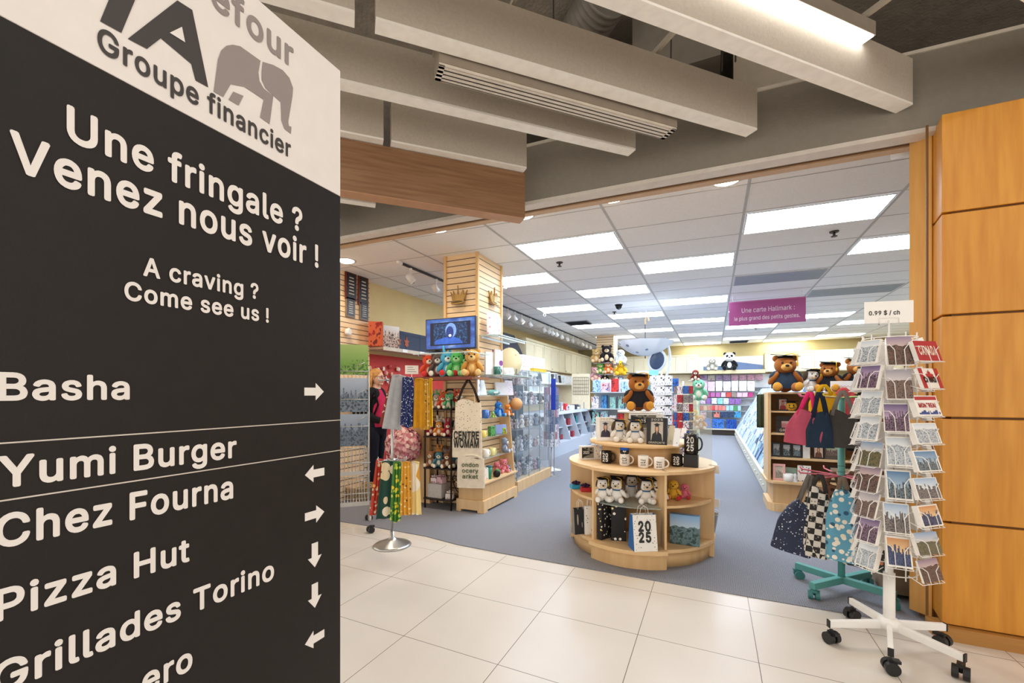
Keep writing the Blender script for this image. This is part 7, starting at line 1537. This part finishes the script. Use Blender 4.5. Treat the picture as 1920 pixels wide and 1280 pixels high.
t=thing('low_table','wooden table of packs in front of the far slatted column','table',(-2.72,12.3,0)); M().b2(-.30,.48,-.2,.2,gy(1133,775,12.3).z-.03,gy(1133,775,12.3).z).make('table_top',maple,t); M().b2(-.28,.45,-.15,.15,0,gy(1133,775,12.3).z-.03).make('table_body',maplein,t)
for z in (gy(1133,761,12.4).z,): 
    t=thing('bracket_shelf','lowest bracket shelf of gift packs on the far slatted column','shelf',(-2.72,12.5,z)); M().b2(-.46,.46,-.13,.2,-.015,0).make('shelf_pane',mat('b8b0a4',.4),t); M().b2(-.46,.46,-.132,-.13,-.03,.003).make('price_rail',mat('8a847a',.5),t)
# grid board of earrings left of the column
t=thing('grid_board','black wire grid board beside the far slatted column','grid board',(-3.45,12.2,1.35),.3); m=M()
for k in range(9): m.b2(-.22+.055*k-.004,-.22+.055*k+.004,-.01,0,.0,.5)
for k in range(6): m.b2(-.22,.22,-.008,0,.1*k-.004,.1*k+.004)
m.make('wire_grid',iron,t); M().b2(-.26,.26,.0,.02,-.418,.6).make('board_panel',mat('e8d8b8',.6),t)
# ================================================================ mid-floor gondola behind the round display
def midgond():
    t=thing('floor_gondola','white mid-floor gondola of baby gifts and cards behind the round display','gondola',(-1.15,7.6,0)); 
    M().b2(-.75,.62,-.3,.3,0,.15).make('base',mat('cfc6b4',.5),t); M().b2(-.75,.62,.0,.04,.15,1.62).make('back_board',mat('d8e4ec',.6),t)
    for z in (.5,.85,1.12,1.40): M().b2(-.75,.62,-.28,0,z-.015,z).make('shelf',mat('cfd8de',.4),t)
midgond()
pal=('e8f0f6','b8dce8','5aa0d8','f4f2f0','d83a3a','e8c8d0','9ad0c8','d8e0ee','2f6ab8')
for zi,(z,n,hh) in enumerate(((.501,9,.22),(.851,10,.2),(1.121,10,.2),(1.401,9,.2))):
    pr=None; mt=randmat(pal,.5,True,3)
    for i in range(n):
        loc=(-1.83+1.28*i/(n-1),7.42+R.uniform(-.04,.04),z)
        if pr is None: pr=thing('baby_gift','small pastel boxed gift on the %s shelf of the mid-floor gondola'%['lowest','second','third','top'][zi],'gift box',loc,0,'gifts on the mid-floor gondola'); M().b2(-.06,.06,-.04,.04,0,hh).make('box_body',mt,pr,bevel=.004)
        else: dup(pr,loc,R.uniform(-.3,.3),scale=(R.uniform(.7,1.15),1,R.uniform(.7,1.15)))
for lab,px,py0,py1,Y,w,c,tc in (('teal and white poster card rising above the brown bear',1222,694,735,7.5,.22,'8ad8d8','e8f4f4'),('tall aqua sign with a dark blue photo beside the brown bear',1238,712,742,7.3,.26,'a8dce8','3a78b8'),('white owl themed card left of the aqua sign',1205,695,712,7.4,.2,'f0f0ee','c83a4a')):
    a=gy(px,py0,Y); b=gy(px,py1,Y); t=thing('display_sign',lab,'sign',(b.x,Y,b.z),face(b.x,Y)); M().b2(-w/2,w/2,0,.01,0,a.z-b.z).make('sign_card',mat(c,.5),t); M().b2(-w*.35,w*.35,-.002,0,(a.z-b.z)*.45,(a.z-b.z)*.85).make('printed_picture',picture(c,'e8f0f6',tc,'e8e8e8',.4,0,5),t); M().tube([(0,.012,0),(0,.012,-(b.z-1.42))],.006,6).make('stem',whitewire,t)
p=gy(1241,742,7.3); t=thing('red_jar','small red round jar at the foot of the aqua sign','jar',(p.x,7.34,1.402)); M().lathe([(.04,0),(.055,.03),(.055,.09),(.04,.11)],16).make('jar_body',mat('d8262c',.35),t); M().lathe([(.042,.11),(.042,.125),(0,.125)],16).make('lid',white,t)
# card spinners right of it
spinner('tall white spinner rack of patterned stationery behind the black tumbler',-.657,6.47,1.68,spots('f2f2f4',['2a2a30','8a9ab8','c8d0e0'],26,.28),8,7,'stationery_pack','black and white patterned stationery pack on the tall white spinner rack','stationery packs on the white spinner',.13,.16,.13,.72)
spinner('grey spinner rack of red and white magnets right of the patterned stationery',-.346,6.05,1.53,randmat(('b82a34','e8e0e0','8a8480','3a6ab0'),.5),10,8,'magnet','small red or white magnet on the grey spinner rack','magnets on the grey spinner',.07,.1,.11,.62)
def plushpole():
    x,y=-.189,6.72; t=thing('pole_rack','pale green pole rack hung with plush toys right of the round display','display rack',(x,y,0)); M().lathe([(.2,0),(.2,.02),(.03,.05),(.02,.08),(.02,1.62)],18).make('pole',mat('cfe0c0',.4),t)
    m=M()
    for z in (1.55,1.2,.8): 
        for a in (0,1.6,3.2,4.7): m.tube([(0,0,z),(.13*math.cos(a),.13*math.sin(a),z)],.005,5)
    m.make('hook_arms',chrome,t)
    for px,py,h,c,lab in ((1310,748,.30,'8ad0b0','mint green plush pillow hanging on the pale green pole rack'),(1300,790,.2,'e8c050','yellow plush chick low on the pale green pole rack'),(1314,802,.2,'e8b070','peach plush toy low on the pale green pole rack'),(1304,712,.16,'8a3a30','brown and red plush toy at the top of the pale green pole rack')):
        p=gy(px,py,y-.12); 
        q=plush('hanging_plush',lab,'plush toy',(p.x,y-.14,p.z-.02),h,face(p.x,y),c,'f0e8d8',kind='none',group='plush toys on the pole rack')
        M().tube([(0,0,h*.9),(0,.05,h*1.05),(0,.14,h*1.1)],.004,5).make('hang_loop',white,q)
plushpole()
# ================================================================ hung from the shop ceiling
def track():
    t=thing('track_rail','thin black lighting track along the left shop ceiling','lighting track',(-3.70,10,CZ-.02)); M().b2(-.012,.012,-5.5,5.4,-.012,.015).make('rail',mat('2a2a2c',.5),t); M().b2(-.02,.02,-5.52,-5.44,-.016,.018).make('end_feed',white,t)
track()
TL=[4.75,5.35]+[7.8,8.15,8.5,9.0,9.9,10.2,10.5,10.8,11.3,11.8,12.3,12.8,13.3,13.8,14.3]
hd=None
for i,y in enumerate(TL):
    if hd is None:
        hd=thing('track_spotlight','white track spotlight on the left ceiling track','spotlight',(-3.70,y,CZ-.032),0,'spotlights on the left ceiling track')
        M().lathe([(.02,-.03),(.02,0)],12).make('adapter',white,hd); m=M(); m.tube([(0,0,-.03),(.0,.02,-.09)],.007,6); m.make('stem',white,hd)
        m=M(); m.lathe([(.02,.07),(.045,.05),(.05,-.06),(.046,-.06),(.04,.04)],16); o=m.make('lamp_head',mat('e8e6e2',.4),hd,loc=(-.02,.02,-.13),rot=(.5,-.5,0))
        m=M(); m.lathe([(0,-.05),(.044,-.05)],16,(0,0,0),False); m.make('lamp_glow',mat('fff0d8',.5,emit=6),hd,loc=(-.02,.02,-.13),rot=(.5,-.5,0))
    else: dup(hd,(-3.70,y,CZ-.032),R.uniform(-.6,.6))
def sprinkler(px,py,lab):
    p=gz(px,py,CZ-.03); t=thing('sprinkler',lab,'sprinkler',(p.x,p.y,CZ)); M().lathe([(.04,-.012),(.045,0)],16).make('escutcheon',mat('4a4038',.4,.5),t); m=M(); m.lathe([(.012,-.05),(.012,-.01)],8); m.lathe([(.03,-.055),(.03,-.05)],12); m.make('deflector',mat('3a322c',.4,.5),t)
for px,py,lab in ((1049,496,'ceiling sprinkler between the first light panel and the column'),(1564,439,'ceiling sprinkler under the largest light panel on the right'),(773,527,'ceiling sprinkler beside the first track spotlight'),(1152,587,'ceiling sprinkler behind the dark dome camera'),(1417,616,'ceiling sprinkler below the pink sign'),(1648,607,'ceiling sprinkler beside the price sign of the postcard rack')): sprinkler(px,py,lab)
p=gz(1160,571,CZ); t=thing('dome_camera','black dome security camera on the shop ceiling','security camera',(p.x,p.y,CZ)); M().lathe([(.07,-.02),(.075,0)],20).make('camera_base',black,t); M().lathe([(.0,-.10),(.04,-.085),(.06,-.05),(.062,-.02)],20).make('dome',mat('101014',.1),t)
for px,py,lab,rz in ((1020,590,'white bullet security camera on the ceiling by the left light panels',.6),(945,537,'small grey bullet camera at the corner of the slatted column',0),(1693,284,'white bullet security camera in the corner above the entrance by the pillar',1.0)):
    z=CZ-.06; p=gz(px,py,z); t=thing('bullet_camera',lab,'security camera',(p.x,p.y,CZ),rz); M().lathe([(.035,-.015),(.035,0)],14).make('mount',white,t); M().tube([(0,0,-.01),(0,-.01,-.05)],.01,8).make('arm',white,t); m=M(); m.tube([(0,.06,-.06),(0,-.06,-.075)],.028,12); m.make('camera_body',white,t); M().tube([(0,-.06,-.075),(0,-.064,-.0755)],.02,12).make('lens',black,t)
for px,py,lab in ((1085,605,'dark square air vent in the shop ceiling left of the hanging umbrella'),(1385,640,'dark round air vent in the shop ceiling near the back wall')):
    p=gz(px,py,CZ); t=thing('ceiling_vent',lab,'air vent',(p.x,p.y,CZ)); M().b2(-.28,.28,-.28,.28,-.01,0).make('vent_frame',mat('8a8c90',.5),t)
    m=M()
    for k in range(6): m.box((0,-.22+.09*k,-.014),(.5,.05,.006),(.5,0,0))
    m.make('louvres',mat('4a4c50',.5),t)
# inverted clear umbrella
def umbrella():
    Y=8.7; a=gy(1153,650,Y); b=gy(1270,650,Y); cx=(a.x+b.x)/2; w=(b.x-a.x)/2*.93; zt=gy(1210,640,Y).z; zb=gy(1210,667,Y).z
    t=thing('umbrella','open white printed umbrella hung upside down from the shop ceiling','umbrella',(cx,Y,zb))
    h=zt-zb; m=M(); n=8; vs=[]; 
    def fn(u,v):
        an=2*PI*u; k=(v)**.9; sc=1-.10*abs(math.sin(an*n/2))*v
        return (w*k*sc*math.cos(an),w*k*sc*math.sin(an),h*v*v+.0)
    m.sheet(fn,48,8); m.make('canopy',spots('eef2f8',['4a5470','8a94b0','dfe6f2'],5,.16),t)
    m=M()
    for k in range(n):
        an=2*PI*k/n; m.tube([(w*v*math.cos(an),w*v*math.sin(an),h*v*v+.012) for v in (0,.3,.6,.85,1)],.005,5)
    m.make('ribs',mat('9aa4b4',.4,.4),t)
    ztop=gy(1210,600,Y).z-zb; M().tube([(0,0,-.05),(0,0,ztop)],.009,8).make('shaft',mat('3a3a40',.4),t)
    m=M(); m.tube([(0,0,ztop-.08),(0,0,ztop+.02),(.03,0,ztop+.06),(.06,0,ztop+.02),(.06,0,ztop-.02)],.016,8); m.make('handle',mat('d8b890',.5),t)
    M().tube([(0.03,0,ztop+.06),(.03,0,CZ-zb)],.003,5).make('hanging_string',white,t)
    q=gy(1232,676,Y); t2=thing('oval_balloon','dark blue oval foil ornament with white rim hanging under the umbrella','ornament',(q.x,Y,q.z),.4)
    m=M(); m.ell((0,0,0),(.18,.05,.22),(0,.35,0),n=20,m=12); m.make('white_rim',mat('dfe4ee',.3),t2); m=M(); m.ell((-.01,-.03,0),(.135,.03,.175),(0,.35,0),n=20,m=12); m.make('dark_face',mat('3a4a68',.3),t2)
    m=M(); m.sheet(lambda u,v:(.18+.05*u+.04*math.sin(v*4),.01*math.sin(u*9),.3-.62*v),4,10,True,.004); m.make('ribbon_tail',cloth('e4e8f0'),t2); M().tube([(0,0,.2),(.02,0,.34)],.003,5).make('hanging_string',white,t2)
umbrella()
def hangsign():
    Y=8.6; a=gy(1367,611,Y); b=gy(1511,557,Y); w=b.x-a.x; h=gy(1367,567,Y).z-a.z
    t=thing('hanging_sign','pink hanging sign reading Une carte Hallmark : le plus grand des petits gestes.','sign',((a.x+b.x)/2,Y,a.z),.0)
    M().b2(-w/2,w/2,0,.006,0,h).make('sign_panel',mat('b0508c',.5,0,.02),t); M().b2(-w/2,w/2,-.003,.009,h-.012,h+.004).make('top_rail',mat('c878a8',.4),t)
    lw=mat('f0dcea',.5)
    m=M(); text_m(m,'Une carte Hallmark :',(0.02,-.001,h*.52),(1,0,0),(0,0,1),w*.70,h*.19,2,True); m.make('lettering',lw,t)
    m=M(); text_m(m,'le plus grand des petits gestes.',(0,-.001,h*.20),(1,0,0),(0,0,1),w*.86,h*.16,2,True); m.make('lettering',lw,t)
    m=M(); 
    for x in (-w*.45,w*.45): m.tube([(x,.003,h),(x,.003,CZ-a.z)],.003,5)
    m.make('hanging_wire',whitewire,t)
hangsign()
# ================================================================ the customer
def skin_obj(name,verts,edges,radii,mt,parent,root=0,levels=2,loc=None):
    me=bpy.data.meshes.new(name); me.from_pydata(verts,edges,[]); o=bpy.data.objects.new(name,me); C.objects.link(o)
    if parent: o.parent=parent
    sk_=o.modifiers.new('skin','SKIN'); sk_.use_smooth_shade=True
    for i,r in enumerate(radii):
        rr=r if isinstance(r,tuple) else (r,r); me.skin_vertices[0].data[i].radius=rr
    me.skin_vertices[0].data[root].use_root=True
    sb=o.modifiers.new('sub','SUBSURF'); sb.levels=levels; sb.render_levels=levels
    me.materials.append(mt); return o
def woman():
    base=Vector((-4.34,4.80,.006)); rz=face(base.x,base.y)+.95
    t=thing('person','person in black jacket and pink top with long blond hair browsing the wall display','person',base,rz)
    # local: faces -y, height about 1.68
    skin=mat('dcae94',.5,0,.04); hairm=mat('c08a4a',.6,0,.25,30,.5,80); 
    V=[(0,.0,.93),(0,.005,1.12),(0,.01,1.30),(0,.02,1.40),(0,.005,1.47),(0,-.01,1.53),
       (-.16,.02,1.36),(-.20,.04,1.10),(-.15,-.14,.98),(-.10,-.24,1.00),
       (.16,.02,1.36),(.20,.04,1.10),(.15,-.14,.98),(.10,-.24,1.02),
       (-.09,0,.88),(-.10,-.01,.50),(-.10,.02,.09),(.09,0,.88),(.10,.03,.50),(.10,.08,.09)]
    E=[(0,1),(1,2),(2,3),(3,4),(4,5),(3,6),(6,7),(7,8),(8,9),(3,10),(10,11),(11,12),(12,13),(0,14),(14,15),(15,16),(0,17),(17,18),(18,19)]
    Rr=[.10,.095,.10,.07,.05,.05,.06,.045,.036,.026,.06,.045,.036,.026,.095,.065,.04,.095,.065,.04]
    skin_obj('body',V,E,Rr,skin,t)
    # head
    m=M(); m.ell((0,-.02,1.59),(.075,.092,.112),(-.18,0,0),n=20,m=14); m.ell((0,-.115,1.58),(.013,.02,.02)); m.ell((0,-.095,1.535),(.03,.016,.012)); m.ell((0,-.075,1.50),(.035,.03,.022))
    for s in (-1,1): m.ell((.076*s,0,1.58),(.012,.02,.03)); m.ell((.03*s,-.092,1.605),(.02,.012,.012))
    m.make('head',skin,t)
    m=M(); m.ell((0,-.107,1.535),(.024,.008,.006)); m.make('lips',mat('b0605a',.5),t)
    m=M()
    for s in (-1,1): m.ell((.03*s,-.103,1.603),.008)
    m.make('eyes',mat('241a16',.3),t)
    m=M()
    for s in (-1,1): m.tube([(.033*s+.024*math.cos(a),-.115,1.602+.019*math.sin(a)) for a in [2*PI*k/16 for k in range(16)]],.0028,6,True); m.tube([(.057*s,-.114,1.605),(.08*s,-.02,1.605)],.0025,5)
    m.tube([(-.01,-.117,1.605),(.01,-.117,1.605)],.0025,5); m.make('glasses',mat('3a2a24',.3),t)
    m=M(); m.ell((0,.012,1.625),(.094,.105,.10),(-.25,0,0),n=18,m=12)
    for k in range(26):
        a=PI*.02+PI*.96*k/25; x=.088*math.cos(a); y=.015+.085*math.sin(a); L=.36+.05*math.sin(k*3.1)
        m.tube([(x*.8,y*.8,1.67),(x*1.05,y*1.05,1.58),(x*1.22,y*1.2+.01,1.46),(x*1.3+.01*math.sin(k*5),y*1.1+.02,1.66-L)],[.03,.03,.032,.012],7)
    m.make('hair',hairm,t)
    # clothing
    jac=cloth('1c1b1f'); jm=[jac]
    Vj=[(0,.012,.96),(0,.015,1.12),(0,.018,1.28),(0,.025,1.41),(-.16,.025,1.37),(-.205,.045,1.10),(-.155,-.13,.985),(-.115,-.21,1.0),(.16,.025,1.37),(.205,.045,1.10),(.155,-.13,.985),(.115,-.21,1.015)]
    skin_obj('jacket',Vj,[(0,1),(1,2),(2,3),(3,4),(4,5),(5,6),(6,7),(3,8),(8,9),(9,10),(10,11)],[(.172,.15),(.16,.145),(.158,.142),(.09,.08),.078,.062,.052,.042,.078,.062,.052,.042],jac,t)
    m=M(); m.lathe([(.176,.90),(.172,1.0),(.158,1.15),(.13,1.3),(.06,1.42)],24,(0,-.022,0),False,True,.86,.86); m.make('pink_top',cloth('c8305a'),t)
    tr=cloth('20222f')
    m=M(); m.lathe([(.10,.76),(.150,.80),(.172,.86),(.168,.92),(.158,1.0)],24,(0,-.002,0),True,True,1,.80)
    m.tube([(-.085,.0,.90),(-.092,-.004,.74),(-.098,-.012,.50),(-.10,.0,.28),(-.10,.016,.07)],[.098,.094,.072,.068,.062],14)
    m.tube([(.085,.0,.90),(.092,.012,.74),(.098,.03,.50),(.10,.055,.28),(.10,.074,.07)],[.098,.094,.072,.068,.062],14)
    m.make('trousers',tr,t)
    for s,y in ((-1,0),(1,.06)):
        m=M(); m.ell((.10*s,-.03+y,.04),(.045,.13,.042),n=14,m=8); m.b2(.10*s-.04,.10*s+.04,-.14+y,.09+y,-.004,.018); m.make('shoe',mat('17171a',.5),t)
    # hands: palm, four fingers and a thumb each, around a card she holds
    for s in (-1,1):
        h0=Vector((.10*s,-.24,1.0+(.02 if s>0 else 0))); vs=[h0,h0+Vector((-.01*s,-.05,.0))]; ed=[(0,1)]; rd=[.024,(.034,.016)]
        for f,(ox,L) in enumerate(((-.027,.06),(-.009,.07),(.009,.066),(.026,.052))):
            i=len(vs); b=h0+Vector((-.01*s+ox,-.075,.004)); vs+=[b,b+Vector((-.004*s,-L*.55,-.006)),b+Vector((-.008*s,-L*.85,-.028))]; ed+=[(1,i),(i,i+1),(i+1,i+2)]; rd+=[.0095,.0088,.0075]
        i=len(vs); vs+=[h0+Vector((-.036*s,-.035,.012)),h0+Vector((-.05*s,-.065,.008))]; ed+=[(0,i),(i,i+1)]; rd+=[.011,.009]
        skin_obj('hand',[tuple(v) for v in vs],ed,rd,skin,t)
    bg=thing('backpack','black shoulder bag at the back of the blond person','bag',base+Matrix.Rotation(rz,3,'Z')@Vector((-.02,.27,.86)),rz)
    m=M(); m.ell((0,0,.16),(.15,.09,.2),n=18,m=12); m.make('bag_body',cloth('19191d'),bg)
    m=M(); m.tube([(-.08,-.03,.3),(-.12,-.12,.48),(-.10,-.22,.56),(-.1,-.34,.50),(-.12,-.40,.35),(-.13,-.30,.14),(-.08,-.08,.05)],.014,8); m.make('shoulder_strap',cloth('141417'),bg)
    M().ell((0,.085,.12),(.09,.03,.09),n=14,m=8).make('front_pocket',cloth('222228'),bg)
woman()
